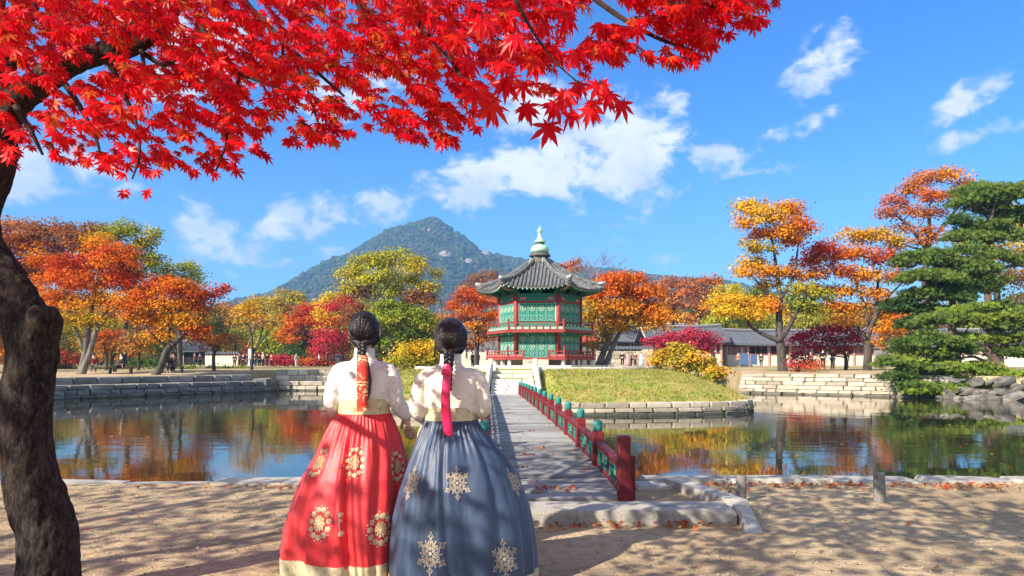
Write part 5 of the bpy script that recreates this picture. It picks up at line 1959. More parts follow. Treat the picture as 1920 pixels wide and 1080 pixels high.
tree('largest yellow orange tree with a straight grey trunk on the right bank', 46, (1468, 703),
     [[(1468, 703, 11), (1466, 660, 9.5), (1464, 635, 9), (1463, 590, 7), (1464, 555, 6), (1460, 520, 4.5), (1450, 480, 3), (1446, 440, 2)],
      [(1464, 640, 6.5), (1435, 628, 4.5), (1410, 612, 3.5), (1395, 590, 2.5)], [(1467, 632, 6.5), (1485, 600, 5), (1500, 575, 4), (1530, 560, 2.5), (1548, 548, 1.5)], [(1464, 560, 4.5), (1485, 520, 3), (1497, 475, 2), (1500, 440, 1.5)], [(1463, 580, 4), (1440, 550, 3), (1415, 525, 2)]],
     [(1410, 395, 36, 18, 'AMB', 'YEL'), (1395, 422, 20, 14, 'AMB', 'ORG'), (1440, 412, 34, 22, 'AMB', 'YEL'), (1480, 400, 36, 20, 'ORG', 'AMB'), (1500, 430, 32, 22, 'ORG', 'SCA'), (1465, 440, 34, 20, 'ORG', 'AMB'), (1425, 445, 30, 14, 'SCA', 'AMB'), (1485, 455, 30, 14, 'SCA', 'ORG'), (1430, 468, 30, 10, 'OLV', 'AMB'),
      (1410, 500, 36, 16, 'AMB', 'YEL'), (1440, 515, 36, 16, 'AMB', 'ORG'), (1480, 515, 34, 12, 'ORG', 'AMB'), (1395, 515, 20, 10, 'AMB', 'ORG'), (1445, 537, 28, 10, 'AMB', 'OLV'),
      (1365, 565, 34, 14, 'AMB', 'YEL'), (1395, 575, 36, 16, 'YEL', 'AMB'), (1430, 570, 34, 14, 'AMB', 'ORG'), (1375, 590, 32, 14, 'YEL', 'AMB'), (1415, 595, 24, 10, 'AMB', 'YEL'), (1455, 580, 20, 9, 'ORG', 'AMB'),
      (1510, 545, 30, 12, 'OLV', 'GOL'), (1535, 555, 24, 12, 'OLV', 'YGR'), (1505, 575, 26, 11, 'OLV', 'GRN'), (1530, 585, 24, 10, 'OLV', 'YGR'), (1400, 460, 18, 8, 'OLV', 'AMB')], dens=2.6, lpx=4.3, seed=5)
tree('broad orange tree with a red left side between the big grey trunk and the pines', 48, (1626, 693),
     [[(1626, 693, 9), (1624, 660, 8), (1628, 630, 7), (1640, 590, 5), (1648, 550, 3.5), (1645, 510, 2)], [(1626, 640, 6), (1600, 605, 4.5), (1575, 575, 3.5), (1540, 555, 2)], [(1632, 610, 4), (1615, 560, 3), (1600, 510, 2)], [(1642, 580, 3.5), (1670, 550, 2.5), (1690, 530, 1.5)]],
     [(1600, 450, 40, 18, 'AMB', 'GOL'), (1645, 448, 38, 18, 'GOL', 'AMB'), (1680, 462, 26, 16, 'GOL', 'AMB'), (1535, 470, 34, 18, 'RED', 'SCA'), (1515, 495, 28, 18, 'SCA', 'RED'), (1560, 485, 38, 18, 'SCA', 'ORG'), (1605, 480, 40, 16, 'SCA', 'AMB'), (1655, 488, 40, 16, 'SCA', 'RUS'), (1690, 495, 24, 16, 'RUS', 'SCA'), (1525, 520, 30, 14, 'ORG', 'SCA'), (1575, 515, 42, 16, 'ORG', 'SCA'), (1630, 520, 42, 16, 'AMB', 'ORG'), (1680, 525, 32, 14, 'ORG', 'RUS'), (1545, 548, 32, 12, 'ORG', 'SCA'), (1595, 550, 40, 14, 'AMB', 'ORG'), (1645, 555, 34, 12, 'ORG', 'AMB'), (1565, 578, 34, 13, 'ORG', 'AMB'), (1610, 580, 34, 12, 'AMB', 'ORG'), (1585, 605, 36, 12, 'AMB', 'RUS'), (1660, 590, 26, 16, 'ORG', 'AMB'), (1665, 622, 28, 16, 'ORG', 'AMB'), (1650, 645, 20, 8, 'ORG', 'AMB'), (1690, 605, 16, 14, 'ORG', 'SCA')], dens=2.3, lpx=4.2, seed=15)
tree('tallest orange tree rising behind the pines at upper right', 58, (1735, 693), [[(1735, 693, 8), (1735, 600, 7), (1738, 500, 6), (1740, 450, 5), (1745, 400, 3)], [(1738, 470, 4), (1705, 430, 3), (1680, 400, 2)], [(1740, 455, 4), (1780, 410, 3), (1800, 370, 2)], [(1740, 470, 3), (1700, 462, 2), (1670, 440, 1.5)]],
     [(1740, 340, 40, 18, 'ORG', 'RUS'), (1785, 332, 38, 16, 'ORG', 'AMB'), (1808, 352, 22, 15, 'ORG', 'AMB'), (1705, 360, 36, 16, 'RUS', 'ORG'), (1680, 385, 30, 14, 'RUS', 'SCA'), (1750, 370, 42, 14, 'ORG', 'SCA'), (1790, 375, 32, 13, 'ORG', 'RUS'), (1665, 405, 22, 14, 'RUS', 'SCA'), (1710, 400, 36, 13, 'RUS', 'ORG'), (1755, 405, 38, 12, 'ORG', 'RUS'), (1690, 430, 26, 10, 'RUS', 'ORG'), (1735, 435, 34, 10, 'ORG', 'RUS'), (1770, 450, 40, 10, 'ORG', 'AMB'), (1720, 458, 24, 9, 'RUS', 'ORG')], dens=1.8, lpx=4.0, seed=25)
tree('yellow leaved tree with a pale trunk among the pines at the right edge', 54, (1876, 693), [[(1876, 693, 8), (1874, 600, 7), (1868, 540, 6), (1862, 470, 4), (1870, 420, 2)], [(1868, 550, 4), (1895, 500, 2.5), (1925, 470, 1.5)]],
     [(1850, 440, 30, 18, 'YGR', 'GOL'), (1900, 420, 40, 26, 'YEL', 'OLV'), (1870, 480, 36, 20, 'GOL', 'YGR'), (1915, 470, 30, 20, 'YEL', 'GOL'), (1900, 530, 36, 24, 'GOL', 'RUS'), (1850, 520, 26, 14, 'YGR', 'OLV'), (1915, 570, 28, 20, 'YEL', 'GOL'), (1885, 600, 30, 18, 'GOL', 'GRN')], dens=1.8, lpx=4.2)
# maples before the houses
tree('spreading crimson pink maple before the tiled house behind the golden bushes', 72, (1352, 690), [[(1340, 690, 5), (1336, 660, 4), (1330, 640, 3)], [(1336, 655, 3), (1290, 636, 2), (1240, 640, 1.2)]],
     [(1230, 642, 28, 7, 'PNK', 'CRM'), (1262, 636, 32, 9, 'PNK', 'CRM'), (1300, 630, 38, 10, 'PNK', 'CRM'), (1330, 640, 26, 10, 'CRM', 'PNK'), (1285, 645, 36, 9, 'PNK', 'CRM'), (1240, 650, 20, 5, 'CRM', 'PNK'), (1315, 652, 22, 8, 'CRM', 'PNK'), (1245, 628, 10, 4, 'PNK', 'RED')], dens=2.6, lpx=3.8, name='maple_tree')
tree('dark crimson maple on the right bank between the two large orange trees', 50, (1612, 696), [[(1586, 696, 4), (1584, 670, 3.2), (1578, 650, 2.5)], [(1584, 665, 2.5), (1550, 640, 1.8), (1520, 635, 1.2)]],
     [(1575, 618, 26, 9, 'CRM', 'RED'), (1545, 622, 30, 9, 'CRM', 'PNK'), (1515, 632, 28, 9, 'CRM', 'PNK'), (1495, 640, 18, 8, 'PNK', 'CRM'), (1560, 640, 32, 9, 'CRM', 'DGR'), (1600, 640, 26, 8, 'CRM', 'RED'), (1525, 650, 30, 8, 'CRM', 'PNK'), (1575, 655, 24, 7, 'RUS', 'CRM'), (1500, 668, 18, 9, 'PNK', 'CRM'), (1515, 680, 26, 7, 'RED', 'CRM'), (1600, 628, 22, 8, 'CRM', 'RED')], dens=2.4, lpx=4.0, name='maple_tree')
tree('small red shrub at the foot of the big grey trunk on the right bank', 45, (1500, 705), [[(1500, 705, 2), (1500, 690, 1.5), (1502, 680, 1)]],
     [(1502, 690, 16, 9, 'RED', 'RUS'), (1528, 686, 24, 5, 'SCA', 'RUS'), (1490, 682, 12, 6, 'PNK', 'RED')], dens=2, lpx=3.8, name='shrub', cat='shrub')
# golden bushes on the right slope of the island
for (u, v, Y, base, pf, lab) in (
        (1265, 680, 36.5, 702, [(1245, 668, 24, 14, 'GOL', 'AMB'), (1275, 662, 24, 15, 'GOL', 'OLV'), (1262, 682, 36, 13, 'GOL', 'OLV'), (1235, 682, 16, 11, 'GOL', 'AMB'), (1290, 684, 18, 12, 'OLV', 'GOL')], 'largest golden bush on the right end of the island mound'),
        (1308, 690, 36.0, 712, [(1305, 676, 24, 12, 'GOL', 'AMB'), (1325, 686, 20, 12, 'GOL', 'OLV'), (1300, 692, 26, 11, 'OLV', 'GOL')], 'middle golden bush on the island slope'),
        (1345, 705, 34.5, 722, [(1335, 696, 16, 10, 'GOL', 'AMB'), (1350, 704, 15, 11, 'AMB', 'GOL'), (1338, 708, 16, 8, 'OLV', 'GOL')], 'lowest golden bush at the right foot of the island mound')):
    tree(lab, Y, (u, base), [[(u, base, 2), (u + 2, base - 12, 1.5), (u + 1, base - 22, 1)]], pf, dens=3.0, lpx=4.6, name='shrub', cat='shrub', group='golden bushes on the island')
# pines
pb = pbr('pine_bark', (.10, .06, .045), .9, (.17, .11, .08), 5, .9, 12, stretch=(1, 1, .3))
PA = dict(needle=True, lpx=5.2, flat=.30, name='pine_tree', bark=pb, depth=.95, twigs=3)
tree('tall dark green pine at the right edge, the upper one', 47, (1868, 700), [[(1868, 700, 10), (1862, 640, 9), (1856, 560, 7), (1850, 470, 6), (1856, 400, 4), (1870, 365, 2)]],
     [(1830, 366, 40, 11, 'PIN', 'PID'), (1880, 360, 48, 12, 'PIN', 'PID'), (1920, 372, 40, 14, 'PIN', 'PID'), (1815, 395, 40, 11, 'PID', 'PIN'), (1870, 392, 46, 12, 'PIN', 'PID'), (1920, 405, 40, 14, 'PID', 'PIN'), (1835, 420, 36, 10, 'PID', 'PIN'), (1800, 420, 28, 10, 'PID', 'DGR'), (1880, 425, 36, 10, 'PIN', 'PID'), (1800, 445, 36, 10, 'PIN', 'PID'), (1930, 440, 40, 14, 'PIN', 'PID'), (1830, 460, 36, 9, 'PID', 'PIN'), (1850, 378, 40, 12, 'PID', 'PIN'), (1895, 410, 40, 12, 'PID', 'PIN'), (1845, 438, 40, 11, 'PIN', 'PID'), (1895, 450, 40, 12, 'PIN', 'PID'), (1870, 475, 44, 12, 'PID', 'PIN'), (1910, 490, 36, 12, 'PIN', 'PID')], dens=1.5, **PA)
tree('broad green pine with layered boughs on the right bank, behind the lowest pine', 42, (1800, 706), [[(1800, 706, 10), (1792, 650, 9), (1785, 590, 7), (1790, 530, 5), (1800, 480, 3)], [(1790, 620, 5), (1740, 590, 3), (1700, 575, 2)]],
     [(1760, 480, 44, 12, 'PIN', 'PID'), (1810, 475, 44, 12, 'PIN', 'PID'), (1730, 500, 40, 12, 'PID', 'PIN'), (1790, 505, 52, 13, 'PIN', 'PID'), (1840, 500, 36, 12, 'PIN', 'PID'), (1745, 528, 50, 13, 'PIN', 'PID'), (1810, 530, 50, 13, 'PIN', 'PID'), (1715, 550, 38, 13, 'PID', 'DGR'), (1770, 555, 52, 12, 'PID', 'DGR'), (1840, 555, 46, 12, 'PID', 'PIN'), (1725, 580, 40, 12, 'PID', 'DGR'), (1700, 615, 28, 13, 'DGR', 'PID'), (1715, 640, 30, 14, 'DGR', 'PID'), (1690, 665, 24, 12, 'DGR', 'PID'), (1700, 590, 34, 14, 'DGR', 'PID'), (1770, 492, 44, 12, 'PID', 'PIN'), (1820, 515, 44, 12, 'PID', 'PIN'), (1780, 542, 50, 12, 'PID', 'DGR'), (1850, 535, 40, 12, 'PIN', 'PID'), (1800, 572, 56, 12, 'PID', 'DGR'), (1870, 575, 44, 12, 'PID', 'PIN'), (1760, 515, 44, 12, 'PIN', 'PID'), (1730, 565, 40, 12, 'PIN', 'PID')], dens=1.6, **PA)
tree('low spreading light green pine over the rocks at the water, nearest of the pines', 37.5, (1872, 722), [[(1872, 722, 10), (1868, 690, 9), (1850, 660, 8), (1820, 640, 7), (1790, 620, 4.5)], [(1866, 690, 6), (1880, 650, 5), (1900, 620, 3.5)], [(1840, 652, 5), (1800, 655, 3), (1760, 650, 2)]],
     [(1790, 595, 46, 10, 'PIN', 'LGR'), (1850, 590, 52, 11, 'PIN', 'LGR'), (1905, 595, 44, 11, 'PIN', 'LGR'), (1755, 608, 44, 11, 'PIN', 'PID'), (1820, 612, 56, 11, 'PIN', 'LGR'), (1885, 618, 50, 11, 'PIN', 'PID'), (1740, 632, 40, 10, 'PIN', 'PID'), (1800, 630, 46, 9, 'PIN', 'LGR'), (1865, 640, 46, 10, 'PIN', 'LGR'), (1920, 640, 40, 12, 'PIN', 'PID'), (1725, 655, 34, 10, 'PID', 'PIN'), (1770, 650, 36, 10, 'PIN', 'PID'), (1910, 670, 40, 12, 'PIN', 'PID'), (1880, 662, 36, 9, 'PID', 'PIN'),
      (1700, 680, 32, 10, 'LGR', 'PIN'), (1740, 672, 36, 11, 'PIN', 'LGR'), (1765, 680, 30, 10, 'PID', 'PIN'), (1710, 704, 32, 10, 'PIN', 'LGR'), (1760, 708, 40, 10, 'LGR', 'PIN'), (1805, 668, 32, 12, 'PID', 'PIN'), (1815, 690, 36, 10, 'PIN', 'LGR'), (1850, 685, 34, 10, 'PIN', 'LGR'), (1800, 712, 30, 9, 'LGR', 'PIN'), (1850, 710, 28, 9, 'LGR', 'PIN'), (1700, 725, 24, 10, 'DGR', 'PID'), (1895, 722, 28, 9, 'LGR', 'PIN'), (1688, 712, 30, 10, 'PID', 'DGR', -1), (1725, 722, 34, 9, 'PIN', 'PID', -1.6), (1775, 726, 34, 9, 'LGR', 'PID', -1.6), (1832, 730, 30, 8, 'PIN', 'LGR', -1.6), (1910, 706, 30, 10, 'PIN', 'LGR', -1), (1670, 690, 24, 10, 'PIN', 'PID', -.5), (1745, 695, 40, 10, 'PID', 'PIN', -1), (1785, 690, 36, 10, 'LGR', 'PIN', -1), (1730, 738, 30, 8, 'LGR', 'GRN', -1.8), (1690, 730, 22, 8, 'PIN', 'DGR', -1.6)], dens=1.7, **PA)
# trees outside the frame on both sides, reflected in the pond and closing the view
for i, (x, y, h, ca, cb) in enumerate(((-40, 40, 9, 'ORG', 'RUS'), (-48, 52, 11, 'OLV', 'GOL'), (-38, 30, 8, 'SCA', 'AMB'), (40, 36, 10, 'PIN', 'DGR'), (46, 50, 11, 'ORG', 'AMB'), (52, 62, 12, 'OLV', 'GRN'), (-60, 70, 11, 'RUS', 'BRN'))):
    u, Y = CX + x / y * F, y
    k = F / Y
    v0 = HV - (gh(x, y) - EYE) * k
    tree(['rust orange tree beyond the left edge of the picture','tall olive tree beyond the left edge of the picture','scarlet tree nearest beyond the left edge of the picture','dark pine like tree nearest beyond the right edge','orange tree beyond the right edge of the picture','tall olive tree beyond the right edge','brown tree farthest beyond the left edge'][i], Y, (u, v0), [[(u, v0, .22 * k), (u + 4, v0 - h * .4 * k, .16 * k), (u, v0 - h * .7 * k, .08 * k)]], auto(u, v0 - h * .65 * k, h * .42 * k, h * .35 * k, 9, ca, cb, i + 200), dens=1.3, lpx=.16 * k, group='trees outside the photograph')
# far wood closing the view between the trees
rg = np.random.default_rng(77)
pf = []
for i in range(150):
    u = -60 + 2040 * i / 150 + rg.uniform(-8, 8)
    if 830 < u < 1060 and rg.random() < .4:
        continue
    Y = rg.uniform(150, 190)
    top = 596 + rg.uniform(-18, 22) + (10 if 830 < u < 1100 else 0)
    ca, cb = [('OLV', 'GRN'), ('GOL', 'OLV'), ('RUS', 'TAN'), ('DGR', 'GRN'), ('AMB', 'RUS'), ('LGR', 'OLV')][rg.integers(0, 6)]
    s = Y / F
    for k in range(4):
        c = P(u + rg.uniform(-10, 10), top + 24 * k, Y)
        pf.append((c, (26 * s, 26 * s, 20 * s), PAL[ca], PAL[cb]))
V, Cc = leaf_cloud(pf, rg, 4.0 * 170 / F, 1.7)
tag(link('wood', np_mesh('wood', V, 4, Cc, LEAF)), 'mixed autumn wood behind the lawns and houses', 'wood', kind='stuff')
# ------------------------------------------------------------------ the two women
SKIN = pbr('skin', (.62, .40, .29), .55, (.66, .44, .33), 8)
HAIR = pbr('black_hair', (.012, .010, .010), .38, (.022, .017, .016), 30, .35, 60, spec=.5)
GOLD = pbr('gold_brocade', (.52, .42, .22), .45, (.66, .58, .38), 34, .35, 60, spec=.5, wear=(.40, .29, .12), wscale=26)
GOLDT = pbr('gold_thread', (.72, .62, .40), .45, (.60, .48, .26), 60, .3, 90, spec=.5)
ORGT = pbr('orange_thread', (.62, .20, .06), .5, (.50, .28, .08), 70)


def silk(name, a, b, hi, rough=.5, sheer=.3):
    def bl(n, o):
        t = n.new('ShaderNodeTexCoord')
        v = n.vmath('MULTIPLY', t.outputs['Object'], (1, 1, .18))
        f = n.ramp(n.noise(v, 7, 5, .6), .3, .72)
        c = n.mix(f, a, b)
        w = n.noise(n.vmath('MULTIPLY', t.outputs['Object'], (1, 1, .12)), 24, 4, .6)
        c = n.mix(n.ramp(w, .5, .8, 0, .35), c, hi)
        p = n.new('ShaderNodeBsdfPrincipled', i_Base_Color=c)
        p.inputs['Roughness'].default_value = rough
        p.inputs['Specular IOR Level'].default_value = .5
        p.inputs['Sheen Weight'].default_value = sheer
        p.inputs['Sheen Roughness'].default_value = .35
        h = n.noise(n.vmath('MULTIPLY', t.outputs['Object'], (1, 1, .25)), 30, 6, .65)
        h2 = n.noise(t.outputs['Object'], 14, 5, .6, 1.2)
        bp = n.new('ShaderNodeBump', i_Height=n.math('ADD', h, n.math('MULTIPLY', h2, .8)))
        bp.inputs['Strength'].default_value = .22
        bp.inputs['Distance'].default_value = .010
        n.set(p, 'Normal', bp.outputs[0])
        n.set(o, 0, p)
    return mat(name, bl)


RSILK = silk('red_silk', (.64, .018, .026), (.74, .040, .044), (.80, .15, .12))
BSILK = silk('blue_silk', (.026, .045, .088), (.046, .075, .136), (.12, .17, .25))


def brocade(name, base, motif):
    """woven cloth: closed scrolls in a slightly different, glossier thread"""
    def bl(n, o):
        t = n.new('ShaderNodeTexCoord')
        v = t.outputs['Object']
        wv = n.new('ShaderNodeTexWave', i_Vector=v, wave_type='RINGS', rings_direction='SPHERICAL')
        wv.inputs['Scale'].default_value = 9
        wv.inputs['Distortion'].default_value = 14
        wv.inputs['Detail'].default_value = 3
        wv.inputs['Detail Scale'].default_value = 2.2
        g = n.ramp(n.noise(v, 13, 3, .5), .46, .54)
        f = n.math('MULTIPLY', n.ramp(wv.outputs['Fac'], .55, .72), g)
        c = n.mix(f, base, motif)
        p = n.new('ShaderNodeBsdfPrincipled', i_Base_Color=c)
        n.set(p, 'Roughness', n.math('SUBTRACT', .6, n.math('MULTIPLY', f, .25)))
        p.inputs['Specular IOR Level'].default_value = .4
        h = n.math('ADD', n.math('MULTIPLY', f, .6), n.math('MULTIPLY', n.noise(v, 10, 6, .6, .8), .6))
        bp = n.new('ShaderNodeBump', i_Height=h)
        bp.inputs['Strength'].default_value = .45
        bp.inputs['Distance'].default_value = .012
        n.set(p, 'Normal', bp.outputs[0])
        n.set(o, 0, p)
    return mat(name, bl)


JWHITE = brocade('white_brocade', (.76, .73, .68), (.65, .60, .53))
JCREAM = brocade('cream_brocade', (.75, .69, .58), (.66, .58, .45))
RIBR = brocade('red_gold_brocade', (.52, .035, .02), (.72, .56, .26))
RIBP = pbr('hot_pink_satin', (.66, .012, .085), .35, (.72, .02, .12), 10, .2, 14, spec=.5)


class Skirt:
    """bell of gathered cloth; theta 0 = right, pi/2 = towards the camera"""
    def __init__(s, zw, zh, Lp, Rp, Dp, seed):
        s.zw, s.zh, s.Lp, s.Rp, s.Dp = zw, zh, Lp, Rp, Dp
        r = random.Random(seed)
        s.w = [(r.choice((5, 7, 8, 9, 11, 13)), r.uniform(0, 6.28), r.uniform(.4, 1)) for _ in range(5)]
        s.f = [(r.choice((17, 19, 23, 27, 31)), r.uniform(0, 6.28), r.uniform(.3, 1)) for _ in range(5)]
        s.g = [(r.choice((44, 52, 60)), r.uniform(0, 6.28)) for _ in range(3)]

    def prof(s, P_, t):
        xs = [p[0] for p in P_]
        return float(np.interp(t, xs, [p[1] for p in P_]))

    def at(s, th, t):
        c, sn = math.cos(th), math.sin(th)
        k = .5 + .5 * c
        rx = lerp(s.prof(s.Lp, t), s.prof(s.Rp, t), k * k * (3 - 2 * k))
        ry = s.prof(s.Dp, t)
        ph = th + .10 * math.sin(th * 3 + t * 2.2) + .05 * math.sin(7 * th + 3 * t)
        broad = sum(a * (abs(math.sin(n_ * .5 * ph + p)) ** .8 - .6) for n_, p, a in s.w) / 2.2
        fine = sum(a * math.sin(n_ * ph + p) for n_, p, a in s.f) / 2.5
        gath = sum(math.sin(n_ * th + p) for n_, p in s.g) / 3
        f = 1 + .125 * broad * sstep(t, .05, .75) + .055 * fine * (sstep(t, 0, .18) * (1 - .55 * t)) + .045 * gath * (1 - sstep(t, .02, .30))
        z = lerp(s.zw, s.zh, t) + .004 * math.sin(9 * th) * t
        return Vector((rx * c * f, -ry * sn * f, z))

    def mesh(s, name, m_, t0=0., t1=1., nt=60, nth=300, grow=0., thick=.0, under=None):
        b = MB()
        vs, fs = [], []
        for j in range(nt + 1):
            t = lerp(t0, t1, j / nt)
            for i in range(nth):
                p = s.at(2 * math.pi * i / nth, t)
                if grow:
                    d = Vector((p.x, p.y, 0)).normalized()
                    p = p + d * grow
                vs.append(p)
        for j in range(nt):
            for i in range(nth):
                i2 = (i + 1) % nth
                fs.append((j * nth + i, (j + 1) * nth + i, (j + 1) * nth + i2, j * nth + i2))
        if thick:
            # turned-in edge at the hem
            b0 = len(vs)
            for i in range(nth):
                p = Vector(vs[nt * nth + i]); d = Vector((p.x, p.y, 0)).normalized()
                vs.append(p - d * thick + Vector((0, 0, .0)))
            for i in range(nth):
                p = Vector(vs[b0 + i]); vs.append(p + Vector((0, 0, .12)))
            for i in range(nth):
                i2 = (i + 1) % nth
                fs.append((nt * nth + i, b0 + i, b0 + i2, nt * nth + i2))
                fs.append((b0 + i, b0 + nth + i, b0 + nth + i2, b0 + i2))
        b.add(vs, fs)
        return b.mesh(name, m_, True)

    def find(s, org, u, v):
        best = None
        for th in np.linspace(-.2, math.pi + .2, 150):
            for t in np.linspace(.02, 1, 70):
                q = s.at(th, t) + org
                uu, vv = CX + q.x / q.y * F, HV - (q.z - EYE) / q.y * F
                d = (uu - u) ** 2 + (vv - v) ** 2
                if best is None or d < best[0]:
                    best = (d, th, t)
        return best[1], best[2]

    def frame(s, th, t):
        e = .01
        lt = (s.at(th + .06, t) - s.at(th - .06, t)).length / .12
        lz = (s.at(th, min(1, t + e)) - s.at(th, t - e)).length / (2 * e)
        return max(lt, .15), lz

    def put(s, th0, t0, fr, a, b, off=.004):
        """local cloth coordinates (a right, b up, metres) -> point just above the cloth"""
        th = th0 - a / fr[0]
        t = min(.998, max(0.01, t0 - b / fr[1]))
        p = s.at(th, t)
        d = Vector((p.x, p.y * 1.2, 0)).normalized()
        return p + d * off


def disc(m, S, th, t, fr, a, b, r, pet=0, off=.004, n=12, sq=1.0):
    n = max(n, pet * 4)
    vs = [S.put(th, t, fr, a, b, off + .002)]
    for i in range(n):
        q = 2 * math.pi * i / n
        rr = r * (1 - .22 * (.5 - .5 * math.cos(pet * q))) if pet else r
        vs.append(S.put(th, t, fr, a + rr * math.cos(q), b + rr * sq * math.sin(q), off))
    m.add(vs, [(0, i + 1, (i + 1) % n + 1) for i in range(n)])


def stroke(m, S, th, t, fr, pts, w, off=.004):
    for (p, q) in zip(pts, pts[1:]):
        dx, dy = q[0] - p[0], q[1] - p[1]
        L = math.hypot(dx, dy) or 1e-6
        nx, ny = -dy / L * w / 2, dx / L * w / 2
        m.add([S.put(th, t, fr, p[0] + nx, p[1] + ny, off), S.put(th, t, fr, p[0] - nx, p[1] - ny, off), S.put(th, t, fr, q[0] - nx, q[1] - ny, off), S.put(th, t, fr, q[0] + nx, q[1] + ny, off)], [(0, 1, 2, 3)])


def medallion_red(S, org, u, v, rx, ry, parent):
    th, t = S.find(org, u, v)
    fr = S.frame(th, t)
    m = MB()
    n = 11
    for i in range(n):
        q = 2 * math.pi * i / n + .2
        a, b = rx * .76 * math.cos(q), ry * .78 * math.sin(q)
        m.mi = 0
        disc(m, S, th, t, fr, a, b, rx * .235, 5, .004, 20)
        m.mi = 1
        for k in range(5):
            w = k * 1.257
            disc(m, S, th, t, fr, a + rx * .10 * math.cos(w), b + rx * .10 * math.sin(w), rx * .030, 0, .008, 6)
        m.mi = 0
        q2 = q + math.pi / n
        disc(m, S, th, t, fr, rx * 1.0 * math.cos(q2), ry * 1.0 * math.sin(q2), rx * .06, 0, .004, 7)
    m.mi = 1
    disc(m, S, th, t, fr, 0, 0, rx * .50, 8, .004, 32, ry / rx)
    m.mi = 0
    for k in range(10):
        w = k * math.pi / 5
        stroke(m, S, th, t, fr, [(rx * .12 * math.cos(w), ry * .12 * math.sin(w)), (rx * .30 * math.cos(w + .15), ry * .30 * math.sin(w + .15)), (rx * .46 * math.cos(w), ry * .46 * math.sin(w))], rx * .07, .009)
        disc(m, S, th, t, fr, rx * .36 * math.cos(w + .31), ry * .36 * math.sin(w + .31), rx * .05, 0, .009, 6)
    disc(m, S, th, t, fr, 0, 0, rx * .12, 5, .010, 20)
    o = m.build('embroidery', [GOLDT, ORGT], parent)
    fixn(o.data)
    return o


def medallion_blue(S, org, u, v, rx, ry, parent, seed):
    th, t = S.find(org, u, v)
    fr = S.frame(th, t)
    rnd = random.Random(seed)
    m = MB()
    w = .0040
    disc(m, S, th, t, fr, 0, 0, rx * .13, 6, .005, 24)
    for k in range(6):
        q = math.pi / 2 + k * math.pi / 3
        ca, sa = math.cos(q), math.sin(q)
        def L(r_, s_):   # along the arm, across
            return (rx * (r_ * ca - s_ * sa), ry * (r_ * sa + s_ * ca))
        stroke(m, S, th, t, fr, [L(.14, 0), L(.42, .03), L(.66, -.03), L(.98, .0)], w)
        for e in (-1, 1):
            stroke(m, S, th, t, fr, [L(.24, 0), L(.36, .13 * e), L(.52, .19 * e), L(.62, .10 * e), L(.52, .04 * e)], w)
            stroke(m, S, th, t, fr, [L(.18, .03 * e), L(.26, .13 * e), L(.36, .22 * e), L(.46, .30 * e), L(.58, .34 * e)], w * .8)
            stroke(m, S, th, t, fr, [L(.66, 0), L(.76, .09 * e), L(.86, .13 * e), L(.92, .06 * e)], w)
            disc(m, S, th, t, fr, *L(.60, .36 * e), rx * .042, 4, .005, 16)
            disc(m, S, th, t, fr, *L(.80, .19 * e), rx * .034, 0, .005, 7)
        disc(m, S, th, t, fr, *L(1.0, 0), rx * .055, 4, .005, 16)
        disc(m, S, th, t, fr, *L(.48, .11), rx * .045, 5, .005, 20)
        disc(m, S, th, t, fr, *L(.48, -.11), rx * .045, 5, .005, 20)
    o = m.build('embroidery', pbr('pale_gold_thread', (.54, .46, .33), .5, (.40, .33, .24), 60), parent)
    fixn(o.data)
    return o


def ring(cx, cy, z, rx, ry, n=28, e=2.3):
    res = []
    for i in range(n):
        q = 2 * math.pi * i / n
        c, s = math.cos(q), math.sin(q)
        res.append((cx + rx * math.copysign(abs(c) ** (2 / e), c), cy + ry * math.copysign(abs(s) ** (2 / e), s), z))
    return res


def noise_push(me, amp, sc, seed=0, amp2=0, sc2=1, zsq=1.0):
    me.update()
    nr = [v.normal.copy() for v in me.vertices]
    for v, n_ in zip(me.vertices, nr):
        q = Vector((v.co.x * sc, v.co.y * sc, v.co.z * sc * zsq + seed))
        a = amp * noise.noise(q)
        if amp2:
            a += amp2 * (abs(noise.noise(v.co * sc2 + Vector((seed, 0, 0)))) - .25)
        v.co += n_ * a


def braid(m, pts, r, turns, n_per=10):
    """three strands plaited round a centre line"""
    cl = catmull(pts, 8)
    L = [0]
    for a, b in zip(cl, cl[1:]):
        L.append(L[-1] + (b - a).length)
    N_ = int(turns * n_per)
    for k in range(3):
        sp, rr = [], []
        for i in range(N_ + 1):
            f = i / N_
            d = f * L[-1]
            j = next((j for j in range(len(L) - 1) if L[j + 1] >= d), len(L) - 2)
            c = cl[j].lerp(cl[j + 1], (d - L[j]) / max(1e-6, L[j + 1] - L[j]))
            a = 2 * math.pi * turns * f / 1.0 + 2 * math.pi * k / 3
            w = r * (1 - .35 * f)
            sp.append(c + Vector((w * .95 * math.sin(a), -w * .62 * math.sin(2 * a) * .9, 0)))
            rr.append(w * .62)
        m.tube(sp, rr, 8)


